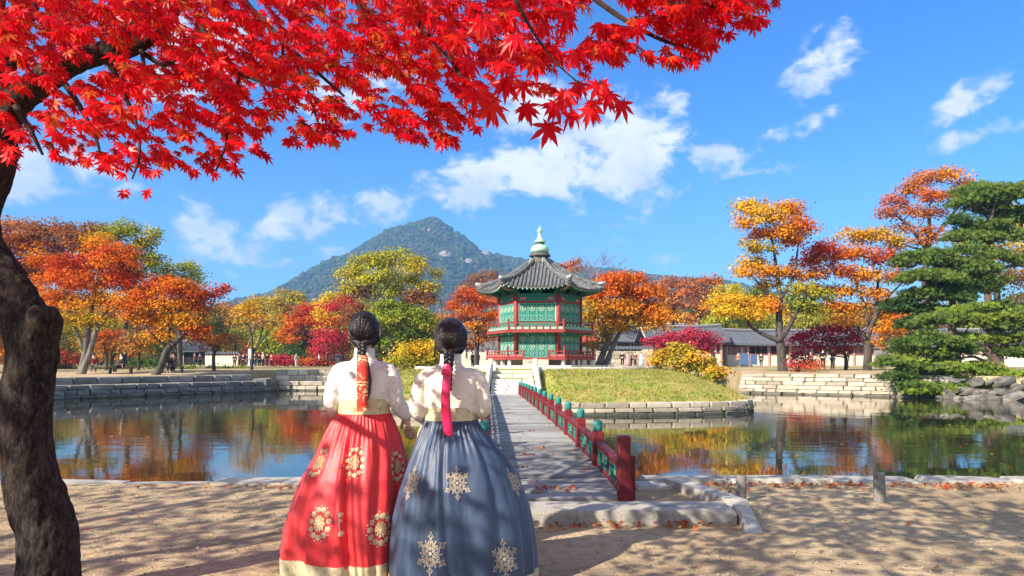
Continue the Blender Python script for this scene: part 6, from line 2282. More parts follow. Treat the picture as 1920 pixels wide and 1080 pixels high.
def woman(label, uc, Y, which, H_top, dz, JM, SM, skirt, seed):
    """built in metres, facing away from the camera (+y), origin between the feet"""
    X = (uc - CX) / F * Y
    org = Vector((X, Y, 0))
    rnd = random.Random(seed)
    hx = which['hx']
    zt = H_top                      # top of the hair
    zc = zt - .128                  # centre of the skull
    # ---- body: one continuous figure
    J, E, Rr = [], [], []
    def j(p, r, par=None):
        J.append(p); Rr.append(r)
        if par is not None:
            E.append((par, len(J) - 1))
        return len(J) - 1
    pel = j((0, 0, .86), (.135, .10))
    wst = j((0, .0, 1.02 + dz), (.115, .085), pel)
    chs = j((0, .0, 1.16 + dz), (.115, .085), wst)
    ub = j((0, -.002, 1.245 + dz), (.075, .06), chs)
    nb = j((0, .0, 1.345 + dz), (.052, .052), ub)
    nk = j((0, .012, 1.40 + dz), (.046, .048), nb)
    h1 = j((0, .03, zc - .055), (.062, .07), nk)
    h2 = j((0, .02, zc + .0), (.074, .088), h1)
    h3 = j((0, .01, zc + .06), (.066, .076), h2)
    for sx in (-1, 1):
        hip = j((sx * .09, 0, .80), (.088, .085), pel)
        kn = j((sx * .09, .015, .45), (.056, .056), hip)
        an = j((sx * .09, -.01, .08), (.036, .038), kn)
        he = j((sx * .09, .05, .035), (.036, .028), an)
        j((sx * .095, .14, .025), (.034, .02), he)
        arm = which['arms'][sx]
        sh = j((sx * .145, 0, 1.225 + dz), (.040, .040), ub)
        el = j(arm[0], (.037, .037), sh)
        wr = j(arm[1], (.025, .021), el)
        w = Vector(arm[1]); d = Vector(arm[2]).normalized()
        side = Vector(arm[3]).normalized()                # towards the thumb
        side = (side - d * side.dot(d)).normalized()
        palmn = d.cross(side)
        pm = j(tuple(w + d * .04), (.030, .017), wr)
        pk = j(tuple(w + d * .075), (.036, .015), pm)
        curl = arm[4]
        for fi, (o_, ln) in enumerate(((.029, .072), (.010, .08), (-.010, .075), (-.029, .058))):
            b0 = w + d * .085 + side * o_
            pr = j(tuple(b0), (.0095, .009), pk)
            dd = d.copy()
            p_ = b0
            for sgi in range(3):
                dd = (dd * math.cos(curl) + palmn * math.sin(curl)).normalized()
                p_ = p_ + dd * ln * (.42, .33, .25)[sgi]
                pr = j(tuple(p_), (.0085 - .0009 * sgi, .008 - .0009 * sgi), pr)
        t0 = j(tuple(w + d * .03 + side * .034), (.013, .012), pm)
        t1 = j(tuple(w + d * .055 + side * .052 + palmn * .01), (.0105, .010), t0)
        j(tuple(w + d * .082 + side * .058 + palmn * .022), (.008, .008), t1)
    me = skin_mesh('person', J, E, Rr, 2)
    # shape the head: skull, brow, nose, lips, chin (the face looks away, +y)
    for v in me.vertices:
        if v.co.z > zc - .10 and abs(v.co.x) < .14 and v.co.z > 1.43 + dz - .03:
            q = v.co - Vector((0, .022, zc - .002))
            k = sstep(v.co.z, zc - .105, zc - .06)
            e = Vector((q.x / .077, q.y / .096, q.z / .115))
            if e.length > 1e-4:
                tgt = Vector((0, .022, zc - .002)) + Vector((q.x, q.y, q.z)) / e.length
                if q.y > .03:
                    fx, fz = tgt.x, tgt.z - zc
                    tgt.y += .022 * math.exp(-((fx / .012) ** 2) - (((fz + .022) / .022) ** 2)) + .008 * math.exp(-((fx / .022) ** 2) - (((fz + .060) / .012) ** 2)) + .007 * math.exp(-((fx / .03) ** 2) - (((fz + .095) / .018) ** 2)) - .008 * (math.exp(-(((fx - .032) / .018) ** 2) - ((fz / .013) ** 2)) + math.exp(-(((fx + .032) / .018) ** 2) - ((fz / .013) ** 2)))
                v.co = v.co.lerp(tgt, k)
    me.materials.append(SKIN)
    root = link('person', me, None, org)
    tag(root, label, 'person')
    # face details
    for sx in (-1, 1):
        b = MB(); b.lathe([(.001, -.004), (.011, -.003), (.013, 0), (.009, .004), (.001, .005)], n=12)
        eo = b.build('eye', pbr('eye_white', (.7, .68, .65), .3), root, True, (sx * .032, .108, zc + .0), (R(-90), 0, 0))
        b = MB(); b.lathe([(.001, 0), (.006, .001), (.006, .003), (.001, .004)], n=10)
        b.build('iris', pbr('iris', (.03, .015, .01), .2), eo, True, (0, 0, .003))
        b = MB()
        b.tube([(sx * .02, .113, zc + .021), (sx * .034, .112, zc + .026), (sx * .05, .102, zc + .021)], [.002, .004, .002], 6)
        b.build('eyebrow', HAIR, root)
        # ears: a folded rim
        b = MB()
        cx_, cy_ = sx * (.078), .012
        b.tube([(cx_, cy_ + .012, zc - .04), (cx_ + sx * .010, cy_ + .006, zc - .035), (cx_ + sx * .016, cy_ - .008, zc - .010), (cx_ + sx * .014, cy_ - .010, zc + .015), (cx_ + sx * .006, cy_ + .006, zc + .022)], [.006, .008, .009, .009, .005], 8)
        b.tube([(cx_ - sx * .004, cy_ + .006, zc - .03), (cx_ + sx * .008, cy_ - .002, zc - .008), (cx_ + sx * .004, cy_ + .004, zc + .015)], [.008, .012, .006], 8)
        b.build('ear', SKIN, root, True)
    b = MB(); b.tube([(-.022, .112, zc - .062), (-.008, .122, zc - .058), (.008, .122, zc - .058), (.022, .112, zc - .062)], [.002, .006, .006, .002], 8)
    b.build('lips', pbr('lips', (.5, .12, .11), .4), root, True)
    # ---- hair: combed from the brow to the nape, meridians meet where the braid starts
    pole = Vector((0, -.78, -.62)).normalized()
    ax1 = Vector((1, 0, 0)); ax2 = pole.cross(ax1)
    b = MB()
    nth, nph = 150, 40
    vs, fs = [], []
    for a in range(nph + 1):
        ph = lerp(.10, 2.02, a / nph)
        for i in range(nth):
            th = 2 * math.pi * i / nth
            d = pole * math.cos(ph) + (ax1 * math.cos(th) + ax2 * math.sin(th)) * math.sin(ph)
            # parting: hair lies close on both sides of a fine line over the crown
            rx, ry, rz = hx, .118, .130
            k = 1 / math.sqrt((d.x / rx) ** 2 + (d.y / ry) ** 2 + (d.z / rz) ** 2)
            st = .0032 * noise.noise((th * 14, ph * .9, seed)) + .0018 * noise.noise((th * 40, ph * 1.4, seed)) - .004 * math.exp(-((d.x / .035) ** 2)) * (1 if d.z > -.1 else 0)
            low = .20 * max(0, -d.z) * (1 if d.y < 0 else .3)
            p = d * (k * (1 - low) + st) + Vector((0, .012, zc))
            vs.append(p)
    for a in range(nph):
        for i in range(nth):
            i2 = (i + 1) % nth
            # leave the face open
            c = (vs[a * nth + i] + vs[(a + 1) * nth + i2]) / 2 - Vector((0, .012, zc))
            if c.y > .055 and c.z < .062:
                continue
            fs.append((a * nth + i, a * nth + i2, (a + 1) * nth + i2, (a + 1) * nth + i))
    b.add(vs, fs)
    hm = b.mesh('hair', HAIR, True)
    fixn(hm)
    hair = link('hair', hm, root)
    nape = Vector((0, .012, zc)) + pole * .118
    # loose side locks and the gathered tail
    b = MB()
    for i in range(26):
        q = i / 25 * 2 - 1
        st = Vector((q * hx * .86, .012 - .095 * math.sqrt(max(0, 1 - q * q * .7)), zc - .055 - .02 * (1 - abs(q))))
        b.tube([st, st.lerp(nape, .55) + Vector((0, -.012, -.004)), nape + Vector((q * .016, -.004, -.012))], [.011, .013, .011], 6)
    # single strands lying over the combed hair
    for i in range(230):
        th = 2 * math.pi * rnd.random()
        p0, p1 = rnd.uniform(1.1, 1.9), rnd.uniform(.12, .5)
        pts = []
        for q in range(9):
            ph = lerp(p0, p1, q / 8)
            t2 = th + .05 * math.sin(q * .9 + i)
            d = pole * math.cos(ph) + (ax1 * math.cos(t2) + ax2 * math.sin(t2)) * math.sin(ph)
            k = 1 / math.sqrt((d.x / hx) ** 2 + (d.y / .118) ** 2 + (d.z / .130) ** 2)
            low = .20 * max(0, -d.z) * (1 if d.y < 0 else .3)
            pts.append(d * (k * (1 - low) + rnd.uniform(.0005, .0025)) + Vector((0, .012, zc)))
        if any(p.y - .012 > .05 and p.z - zc < .07 for p in pts):
            continue
        b.tube(pts, [.0007] + [.0015] * 7 + [.0008], 4, cap=False)
    for i in range(26):
        sx = -1 if i % 2 else 1
        x0 = sx * (hx * .93)
        b.tube([(x0, .01, zc - .01), (x0 * 1.03, .015 + rnd.uniform(-.02, .02), zc - .07), (x0 * rnd.uniform(.92, 1.12), rnd.uniform(-.02, .03), zc - rnd.uniform(.09, .13))], [.002, .0016, .0006], 4)
    b.build('hair_lock', HAIR, hair, True)
    bb = MB()
    bp = which['braid']
    braid(bb, [Vector((p[0], p[1], p[2])) for p in [(nape.x, nape.y - .004, nape.z)] + bp], which['braid_r'], which['turns'])
    bb.build('braid', HAIR, hair, True)
    # ---- jacket
    b = MB()
    o_ = dz
    secs = [(1.036, .150, .112, 0), (1.07, .160, .118, 0), (1.12, .172, .118, 0), (1.17, .182, .116, 0), (1.225, .182, .104, -.004), (1.258, .162, .092, -.006), (1.283, .125, .082, -.006),
            (1.305, .094, .076, -.004), (1.325, .072, .070, .0), (1.345, .060, .062, .004), (1.385, .058, .060, .010), (1.388, .050, .052, .010), (1.34, .048, .05, .006)]
    b.loft([ring(0, yo, z + o_, rx, ry, 36) for z, rx, ry, yo in secs], cap=True)
    # cut line rises at the sides: done after the remesh
    for sx in (-1, 1):
        a = which['arms'][sx]
        el, wr = Vector(a[0]), Vector(a[1])
        sh = Vector((sx * .155, 0, 1.240 + dz))
        pts = catmull([Vector((sx * .09, 0, 1.258 + dz)), sh, sh.lerp(el, .45) + Vector((sx * .012, -.004, 0)), el + Vector((sx * .004, -.008, -.012)), el.lerp(wr, .45) + Vector((0, 0, -.012)), wr - (wr - el) * .12], 6)
        n_ = len(pts)
        rad = [lerp(.057, .051, i / (n_ * .4)) if i < n_ * .4 else (.051 if i < n_ * .72 else lerp(.052, .042, (i - n_ * .72) / (n_ * .28))) for i in range(n_)]
        b.tube(pts, rad, 18)
    jm = b.mesh('jacket', JM)
    fixn(jm)
    jm = eval_mesh(jm, [('REMESH', dict(mode='VOXEL', voxel_size=.0075)), ('SMOOTH', dict(factor=.5, iterations=6))], 'jacket')
    if not jm.materials:
        jm.materials.append(JM)
    noise_push(jm, .0035, 7, seed, .003, 16)
    # folds at the elbow and the arm-hole
    for v in jm.vertices:
        for sx in (-1, 1):
            el = Vector(which['arms'][sx][0])
            d = (v.co - el).length
            if d < .13 and v.co.x * sx > .13:
                v.co += v.normal * (.0024 * math.sin((v.co.z - el.z) * 120 + v.co.y * 70 + v.co.x * sx * 60 + 3 * noise.noise(v.co * 12)) * (1 - d / .13))
            ah = abs(v.co.x * sx - .152)
            if ah < .014 and 1.09 < v.co.z - dz < 1.24 and v.co.y < 0:
                v.co.y += .018 * (1 - ah / .014)
    jm.polygons.foreach_set('use_smooth', [True] * len(jm.polygons))
    jk = link('jacket', jm, root)
    # collar band
    b = MB()
    b.loft([ring(0, .004, 1.338 + dz, .066, .068, 30, 2), ring(0, .010, 1.392 + dz, .062, .064, 30, 2), ring(0, .010, 1.394 + dz, .056, .058, 30, 2), ring(0, .006, 1.34 + dz, .058, .060, 30, 2)], cap=False)
    b.build('collar', pbr('collar_white', (.76, .74, .70), .6, (.70, .67, .62), 20, .2, 40), jk, True)
    for sx in (-1, 1):
        a = which['arms'][sx]
        w = Vector(a[1]); d = (w - Vector(a[0])).normalized()
        b = MB(); b.tube([w - d * .035, w - d * .005], [.044, .042], 18, cap=False); b.tube([w - d * .005, w - d * .03], [.039, .036], 18, cap=False)
        b.build('cuff', pbr('collar_white', (.76, .74, .70)), jk, True)
    # ---- skirt, waistband
    S = skirt
    sk = link('skirt', S.mesh('skirt', SM, thick=.006), root)
    b = MB()
    z0, z1 = S.zw - .012, 1.075 + dz
    rw = S.prof(S.Rp, 0) + .008
    rd = S.prof(S.Dp, 0) + .010
    b.loft([ring(0, 0, z0, rw, rd, 40, 2), ring(0, 0, (z0 + z1) / 2, rw - .004, rd, 40, 2), ring(0, 0, z1, rw - .006, rd - .004, 40, 2)], cap=False)
    b.build('waistband', GOLD, root, True)
    return root, sk, S, org, hair


# -- the woman in red
def arms_red():
    return {1: ((.200, -.005, 1.075), (.262, .055, .955), (.15, .02, -1), (-1, .3, 0), .28),
            -1: ((-.198, -.01, 1.055), (-.135, .175, .995), (.85, .55, -.05), (0, .1, 1), .25)}


s_ = F / 4.32
px = lambda a: a / s_
zv = lambda v: EYE - (v - HV) / s_
S_RED = Skirt(zv(771), .016,
              [(0, px(46)), (.07, px(60)), (.16, px(72)), (.27, px(86)), (.42, px(112)), (.58, px(132)), (.74, px(145)), (.88, px(149)), (1, px(146))],
              [(0, px(46)), (.07, px(56)), (.16, px(66)), (.30, px(78)), (.5, px(82)), (1, px(78))],
              [(0, px(40)), (.07, px(50)), (.2, px(70)), (.4, px(92)), (.7, px(108)), (1, px(112))], 3)
red = dict(hx=.098, arms=arms_red(), braid=[(.012, -.125, 1.385), (.014, -.142, 1.33), (.016, -.150, 1.20), (.018, -.142, 1.10)], braid_r=.0215, turns=4.2)
rw, rsk, _, rorg, rhair = woman('woman seen from behind in white brocade jacket and long red skirt, red ribbon in braid', 683, 4.32, red, 1.628, 0.0, JWHITE, RSILK, S_RED, 4)
hb = link('hem_band', S_RED.mesh('hem_band', GOLD, .895, 1.0, 10, 300, .004, .012), rsk)
for (u, v, rx, ry) in ((600, 865, 21, 30), (666, 868, 19, 30), (742, 872, 18, 30), (600, 980, 23, 31), (713, 991, 25, 30)):
    medallion_red(S_RED, rorg, u, v, px(rx), px(ry), rsk)
m = MB()
th, t = S_RED.find(rorg, 638, 985); fr = S_RED.frame(th, t)
disc(m, S_RED, th, t, fr, 0, .055, .016, 5, .005, 20); disc(m, S_RED, th, t, fr, .004, .02, .010, 4, .005, 16); disc(m, S_RED, th, t, fr, .012, -.055, .018, 5, .005, 20)
stroke(m, S_RED, th, t, fr, [(-.008, .05), (-.004, .02), (-.002, -.01), (.006, -.04)], .005)
ob = m.build('embroidery', [GOLDT], rsk); fixn(ob.data)


def ribbon(parent, pts, w, m_, name='ribbon', thick=.004, wob=.006, seed=0):
    cl = catmull([Vector(p) for p in pts], 8)
    b = MB()
    rings = []
    n = len(cl)
    for i, c in enumerate(cl):
        f = i / (n - 1)
        ww = np.interp(f, [k for k, _ in w], [x for _, x in w])
        rg_ = []
        for s in (-1, -.5, 0, .5, 1):
            rg_.append((c.x + s * ww / 2, c.y - .010 * (1 - s * s) + wob * noise.noise((f * 7, s, seed)), c.z))
        back = [(p[0], p[1] + thick, p[2]) for p in rg_[::-1]]
        rings.append(rg_ + back)
    b.loft(rings)
    o = b.build(name, m_, parent, True, fix=True)
    return o


ribbon(rhair, [(.026, -.165, 1.345), (.026, -.178, 1.29), (.029, -.184, 1.20), (.027, -.180, 1.10), (.026, -.172, 1.03), (.024, -.176, 1.004)], [(0, .050), (.08, .068), (.3, .070), (1, .066)], RIBR, seed=1)
m = MB()
m.tube([(.050, -.150, 1.30), (.060, -.152, 1.20), (.058, -.150, 1.12), (.052, -.146, 1.07)], [.012, .018, .014, .004], 8, flat=.6)
m.build('hair_tail', HAIR, rhair, True)
for sx in (-1,):
    m = MB(); m.tube([(sx * .092, .010, 1.455), (sx * .094, .010, 1.435), (sx * .094, .010, 1.42)], [.003, .008, .002], 8)
    m.build('earring', GOLDT, rw, True)

# -- the woman in blue
s_ = F / 4.12
S_BLU = Skirt(zv(783), .012,
              [(0, px(46)), (.07, px(54)), (.16, px(66)), (.3, px(80)), (.45, px(94)), (.62, px(104)), (.8, px(110)), (1, px(112))],
              [(0, px(46)), (.07, px(60)), (.15, px(80)), (.25, px(102)), (.38, px(124)), (.55, px(143)), (.72, px(154)), (.88, px(160)), (1, px(160))],
              [(0, px(40)), (.07, px(50)), (.2, px(72)), (.4, px(92)), (.7, px(106)), (1, px(110))], 8)
arms_blue = {1: ((.194, -.01, 1.04), (.125, .175, .985), (-.85, .55, -.05), (0, .1, 1), .25),
             -1: ((-.194, -.01, 1.035), (-.165, .105, .945), (-.2, .35, -.9), (1, .3, 0), .3)}
blu = dict(hx=.101, arms=arms_blue, braid=[(.0, -.128, 1.335), (.0, -.146, 1.27), (-.002, -.156, 1.20), (-.002, -.152, 1.14)], braid_r=.024, turns=3.0)
bw, bsk, _, borg, bhair = woman('woman seen from behind in cream jacket and long navy skirt, hot pink ribbon in braid', 845, 4.12, blu, EYE + (HV - 595) / s_, -.040, JCREAM, BSILK, S_BLU, 9)
link('hem_band', S_BLU.mesh('hem_band', GOLD, .945, 1.0, 6, 300, .004, .012), bsk)
for i, (u, v, rx, ry) in enumerate(((771, 905, 22, 30), (858, 907, 23, 30), (962, 904, 22, 28), (806, 1040, 29, 36), (944, 1047, 29, 34))):
    medallion_blue(S_BLU, borg, u, v, px(rx), px(ry), bsk, i)
ribbon(bhair, [(-.004, -.185, 1.258), (-.006, -.192, 1.20), (-.012, -.196, 1.10), (-.008, -.184, .99), (.004, -.172, .90), (.010, -.172, .875)], [(0, .040), (.25, .050), (.6, .056), (.93, .054), (1, .012)], RIBP, seed=5)
ribbon(bhair, [(-.004, -.196, 1.292), (-.004, -.203, 1.262), (-.003, -.200, 1.228)], [(0, .034), (.5, .052), (1, .070)], RIBP, 'bow', .012, .004, 6)
# ------------------------------------------------------------------ the red maple in front
def bark_mat(n, o):
    t = n.new('ShaderNodeTexCoord')
    v = n.vmath('MULTIPLY', t.outputs['Object'], (1, 1, .42))
    a = n.noise(v, 24, 9, .70, .9)
    b_ = n.noise(v, 55, 6, .7)
    c = n.mix(n.ramp(a, .36, .64), (.010, .008, .007), (.062, .048, .038))
    c = n.mix(n.ramp(b_, .5, .7, 0, .5), c, (.15, .12, .095))
    p = n.new('ShaderNodeBsdfPrincipled', i_Base_Color=c)
    p.inputs['Roughness'].default_value = .9
    p.inputs['Specular IOR Level'].default_value = .2
    bp = n.new('ShaderNodeBump', i_Height=n.math('ADD', a, n.math('MULTIPLY', b_, .5)))
    bp.inputs['Strength'].default_value = 1.0
    bp.inputs['Distance'].default_value = .03
    n.set(p, 'Normal', bp.outputs[0])
    n.set(o, 0, p)


MB_ = mat('maple_bark', bark_mat)
MLEAF = leafmat('maple_leaf', .58, .02, .35)


def maple_leaf_mesh(rnd, full=True):
    """palmate leaf in the xy plane, tip along +y, stalk end at the origin"""
    lob = [(-132, .40), (-84, .72), (-41, .93), (0, 1.0), (41, .93), (84, .72), (132, .40)]
    pts = []
    for i, (a, L) in enumerate(lob):
        a += rnd.uniform(-5, 5); L *= rnd.uniform(.92, 1.06)
        w = 11.5 if L > .6 else 13
        if i == 0:
            pts.append((-172, .07))
        if full:
            pts.append((a - w * 1.15, L * .55)); pts.append((a, L)); pts.append((a + w * 1.15, L * .55))
        else:
            pts.append((a, L))
        if i < 6:
            pts.append(((a + lob[i + 1][0]) / 2, .26 if 0 < i < 5 else .2))
    pts.append((172, .07))
    vs = [(0, 0, 0)]
    curl = rnd.uniform(.10, .34)
    tw = rnd.uniform(-.12, .12)
    for a, r in pts:
        x, y = r * math.sin(R(a)), r * math.cos(R(a))
        vs.append((x, y, -curl * r * r + tw * x * y - .10 * abs(x)))
    n = len(pts)
    fs = [(0, i + 2, i + 1) for i in range(n - 1)]
    return vs, fs


def opening(p, rng):
    """added gap: leaves left out of the crowns so the sun reaches the two women"""
    h = (p.z - 1.15) / SUN.z
    x, y = p.x - SUN.x * h, p.y - SUN.y * h
    return ((x + .66) / .95) ** 2 + ((y - 4.15) / .75) ** 2 < 1 and rng.random() < .96


def low_edge(u):
    xs = [-200, 0, 40, 100, 150, 200, 260, 300, 350, 400, 440, 480, 520, 560, 620, 660, 700, 760, 820, 880, 905, 930, 1010, 1060, 1120, 1180, 1200, 1270, 1320, 1345, 1385, 1440, 1470, 1490, 1900]
    ys = [330, 322, 310, 325, 330, 318, 335, 330, 330, 358, 345, 305, 290, 300, 290, 262, 268, 280, 285, 275, 235, 200, 195, 200, 150, 128, 138, 150, 122, 118, 72, 66, 20, -30, -400]
    return float(np.interp(u, xs, ys))


def maple():
    rnd = random.Random(31)
    rng = np.random.default_rng(31)
    Yt = 3.75
    B = P(88, 1120, Yt)
    B.z = 0
    root = empty('maple_tree', B, 0, 'dark trunked maple at the left edge with bright scarlet leaves overhanging the picture', 'tree')
    loc = lambda u, v, dy=0.: P(u, v, Yt + dy) - B
    s = Yt / F
    # ---- trunk and main limbs
    m = MB()
    tr = [(100, 1165, 74, 0), (88, 1110, 63, 0), (89, 1075, 58, 0), (91, 1035, 57, .02), (91, 996, 56, .03), (80, 960, 55, .03), (64, 915, 53, .02), (56, 860, 48, 0), (51, 800, 46, 0), (55, 720, 44, .02), (60, 655, 46, .04),
          (50, 610, 48, .06), (28, 560, 45, .08), (6, 520, 40, .1), (-12, 490, 38, .12), (-30, 450, 35, .15), (-33, 410, 33, .16), (-24, 375, 32, .16), (-8, 338, 31, .16), (0, 300, 31, .17), (4, 255, 30, .18), (14, 215, 29, .2)]
    cp = catmull([loc(u, v, d) for u, v, w, d in tr], 4)
    rr = [lerp(tr[i // 4][2], tr[min(i // 4 + 1, len(tr) - 1)][2], (i % 4) / 4) * s * .91 for i in range(len(cp))]
    m.tube(cp, rr, 24)
    # root flare
    for a in (.4, 1.7, 2.9, 4.1, 5.4):
        m.tube([cp[3] + Vector((0, 0, .05)), cp[0] + Vector((.20 * math.cos(a), .20 * math.sin(a), .02)), cp[0] + Vector((.42 * math.cos(a), .42 * math.sin(a), -.16))], [.15, .10, .05], 10)
    # the knob of a cut limb
    m.tube([loc(52, 660, .02), loc(74, 622, 0), loc(82, 592, -.02), loc(84, 574, -.02)], [.10, .10, .092, .055], 16)
    limb1 = [(14, 215, 29, .2), (36, 185, 28, .2), (70, 160, 27, .15), (110, 132, 25, .1), (150, 110, 23, 0), (200, 98, 20, -.1), (240, 90, 18, -.15), (272, 76, 13, -.2), (305, 48, 9, -.25), (335, 18, 7, -.3), (352, -25, 5, -.3), (380, -80, 3, -.3)]
    limb2 = [(14, 230, 27, .2), (2, 160, 24, .3), (-12, 90, 21, .4), (-10, 20, 18, .5), (10, -60, 14, .6), (50, -150, 9, .7), (90, -240, 5, .8)]
    limb3 = [(190, 100, 17, -.1), (222, 72, 15, 0), (255, 45, 13, .1), (285, 15, 11, .2), (315, -40, 8, .35), (350, -110, 5, .5)]
    limb4 = [(-30, 440, 24, .15), (-80, 380, 20, .0), (-160, 300, 17, -.3), (-260, 200, 13, -.7), (-380, 90, 8, -1.2)]
    limb5 = [(0, 180, 18, .3), (40, 60, 14, .9), (120, -80, 11, 1.6), (260, -200, 8, 2.4), (420, -300, 5, 3.2)]
    for L in (limb1, limb2, limb3, limb4, limb5):
        cp2 = catmull([loc(u, v, d) for u, v, w, d in L], 3)
        r2 = [lerp(L[i // 3][2], L[min(i // 3 + 1, len(L) - 1)][2], (i % 3) / 3) * s for i in range(len(cp2))]
        m.tube(cp2, r2, 12)
    me = m.mesh('trunk', MB_)
    fixn(me)
    me = eval_mesh(me, [('REMESH', dict(mode='VOXEL', voxel_size=.013)), ('SMOOTH', dict(factor=.5, iterations=5))], 'trunk')
    if not me.materials:
        me.materials.append(MB_)
    me.update()
    nr = [v.normal.copy() for v in me.vertices]
    for v, n_ in zip(me.vertices, nr):
        c = v.co
        big = noise.noise((c.x * 3.5, c.y * 3.5, c.z * 2.2))
        rid = abs(noise.noise((c.x * 17, c.y * 17, c.z * 4.2))) + .6 * abs(noise.noise((c.x * 34 + 9, c.y * 34, c.z * 9)))
        thick = 1 if c.z < 2.2 and c.x < .4 else .5
        v.co += n_ * ((.016 * big - .016 * (.45 - rid)) * thick)
    me.polygons.foreach_set('use_smooth', [True] * len(me.polygons))
    link('trunk', me, root)
    # ---- thin boughs and twigs
    bough = MB()
    lines = [[(268, 100, -.15, 4), (310, 122, -.2, 3), (345, 95, -.3, 2.4), (372, 72, -.4, 1.6)], [(372, 40, -.3, 4.5), (400, 90, -.35, 3.6), (440, 130, -.4, 3), (480, 150, -.45, 2.4), (525, 165, -.5, 1.6)],
             [(448, 136, -.4, 2.2), (445, 165, -.4, 1.8), (432, 195, -.4, 1.2)], [(440, -20, 0, 5), (470, 15, 0, 4.2), (520, 65, -.1, 3.6), (560, 105, -.2, 3), (600, 140, -.25, 2.4), (645, 180, -.3, 1.6)],
             [(530, 78, -.1, 2.4), (532, 120, 0, 1.8), (548, 155, 0, 1.2)], [(560, 107, -.2, 2.4), (620, 126, -.3, 1.8), (680, 142, -.4, 1.2)], [(265, 95, -.2, 3), (275, 140, -.3, 2), (290, 160, -.35, 1.2)],
             [(720, -60, -.5, 5), (760, 10, -.6, 4), (800, 60, -.7, 3), (850, 120, -.8, 2.2), (880, 180, -.9, 1.4)], [(660, -40, .4, 5), (690, 60, .3, 3.6), (740, 130, .2, 2.6), (800, 190, .1, 1.6), (850, 235, 0, 1)],
             [(1000, -100, -.4, 5), (1080, -30, -.5, 4), (1160, 30, -.6, 3), (1230, 70, -.7, 2.2), (1300, 95, -.75, 1.4)], [(1150, -60, -.5, 4), (1260, -15, -.6, 3), (1350, 15, -.7, 2.2), (1420, 35, -.8, 1.4)],
             [(200, 105, -.1, 5), (230, 170, -.2, 3.4), (255, 230, -.3, 2.4), (262, 290, -.35, 1.6), (248, 335, -.4, 1)], [(110, 140, .1, 5), (150, 200, 0, 3.6), (180, 260, -.1, 2.4), (190, 300, -.1, 1.4)], [(30, 200, .1, 5), (60, 250, 0, 3.4), (80, 290, 0, 2)],
             [(395, 85, -.4, 2.6), (420, 180, -.5, 2), (425, 260, -.55, 1.6), (405, 320, -.6, 1)], [(560, 110, -.2, 2.4), (580, 180, -.3, 1.8), (600, 240, -.35, 1.2)]]
    for L in lines:
        bough.tube(catmull([loc(u, v, d) for u, v, d, w in L], 4), [lerp(L[i // 4][3], L[min(i // 4 + 1, len(L) - 1)][3], (i % 4) / 4) * s * 1.35 for i in range(4 * (len(L) - 1) + 1)], 6)
    # a nearer hanging bough carrying the largest leaves
    near = [(900, -140, 1.9, 5), (950, -40, 1.85, 4), (975, 15, 1.8, 3.4), (1000, 60, 1.75, 2.6), (1040, 115, 1.7, 1.8), (1090, 160, 1.68, 1.2)]
    bough.tube(catmull([P(u, v, y) - B for u, v, y, w in near], 4), [lerp(near[i // 4][3], near[min(i // 4 + 1, 5)][3], (i % 4) / 4) * 2 / F for i in range(21)], 6)

    # ---- leaves
    LV = [maple_leaf_mesh(rnd, True) for _ in range(8)]
    leaves = []      # (position, tip direction, normal, size, colour)
    reds = np.array([(.78, .007, .014), (.84, .011, .017), (.66, .005, .019), (.84, .032, .016), (.80, .010, .036), (.86, .11, .022)])
    wts = (.30, .25, .20, .12, .10, .03)

    def spray(c, d, npair, size, warm=0., hang=.55):
        """leaf pairs along a twig from c in direction d; they hang from it tip down"""
        d = Vector(d).normalized()
        side = d.cross(Vector((0, 0, 1)))
        side = side.normalized() if side.length > .1 else Vector((1, 0, 0))
        pts = []
        step = size * .62
        tone = rng.choice(6, p=wts)
        for k in range(npair):
            p = c + d * (k * step) + Vector((0, 0, -.10 * step * k * k * .25))
            pts.append(p)
            for e in ((-1, 1) if k < npair - 1 else (-1, 1, 0)):
                td = (d * rnd.uniform(.35, .8) + side * e * rnd.uniform(.5, 1.0) + Vector((0, 0, -1)) * rnd.uniform(hang * .6, hang * 1.9))
                if e == 0:
                    td = d + Vector((0, 0, -hang * 1.4))
                td.normalize()
                nz = Vector((rnd.gauss(0, .35), rnd.gauss(-.42, .38), rnd.gauss(.75, .3)))
                nz = (nz - td * nz.dot(td))
                if nz.length < .05:
                    nz = td.orthogonal()
                nz.normalize()
                st = p + td * size * .25
                t_ = tone if rng.random() < .55 else rng.choice(6, p=wts)
                col = reds[t_] * rng.uniform(.78, 1.15)
                if warm and rng.random() < warm:
                    col = np.array((.70, .16, .03)) * rng.uniform(.8, 1.1)
                leaves.append((st, td, nz, size * rnd.uniform(.78, 1.18), col))
                bough.tube([p, st], .0011, 3, cap=False) if size * F / max(1, (st + B).y) > 26 else None
        if npair > 1:
            bough.tube(pts, [.0030 - .0014 * i / npair for i in range(len(pts))], 4, cap=False)

    def drop_dir():
        a = rnd.uniform(-.9, 1.2)
        return Vector((math.cos(a) * .9, -.35 + math.sin(a) * .5, rnd.uniform(-.75, -.05)))
    # body of the crown seen in the picture, several layers deep
    n_try = 0
    cnt = 0
    while cnt < 2350:
        u = rng.uniform(-160, 1480)
        v = rng.uniform(-120, 400)
        le = low_edge(u)
        if v > le - 26:
            continue
        edge = le - v
        # thinner towards the tip of the crown on the right and near its lower edge
        pr = .38 + .62 * min(1, edge / 150)
        if u > 900:
            pr *= .85
        # some windows of sky
        w_ = noise.noise((u * .011, v * .013, 3.3))
        if w_ > .22 and edge < 200:
            pr *= .18
        if 20 < u < 290 and abs(v - np.interp(u, [20, 110, 200, 290], [205, 130, 98, 60])) < 34:
            pr *= .22
        if rng.random() > pr:
            continue
        lay = rng.random()
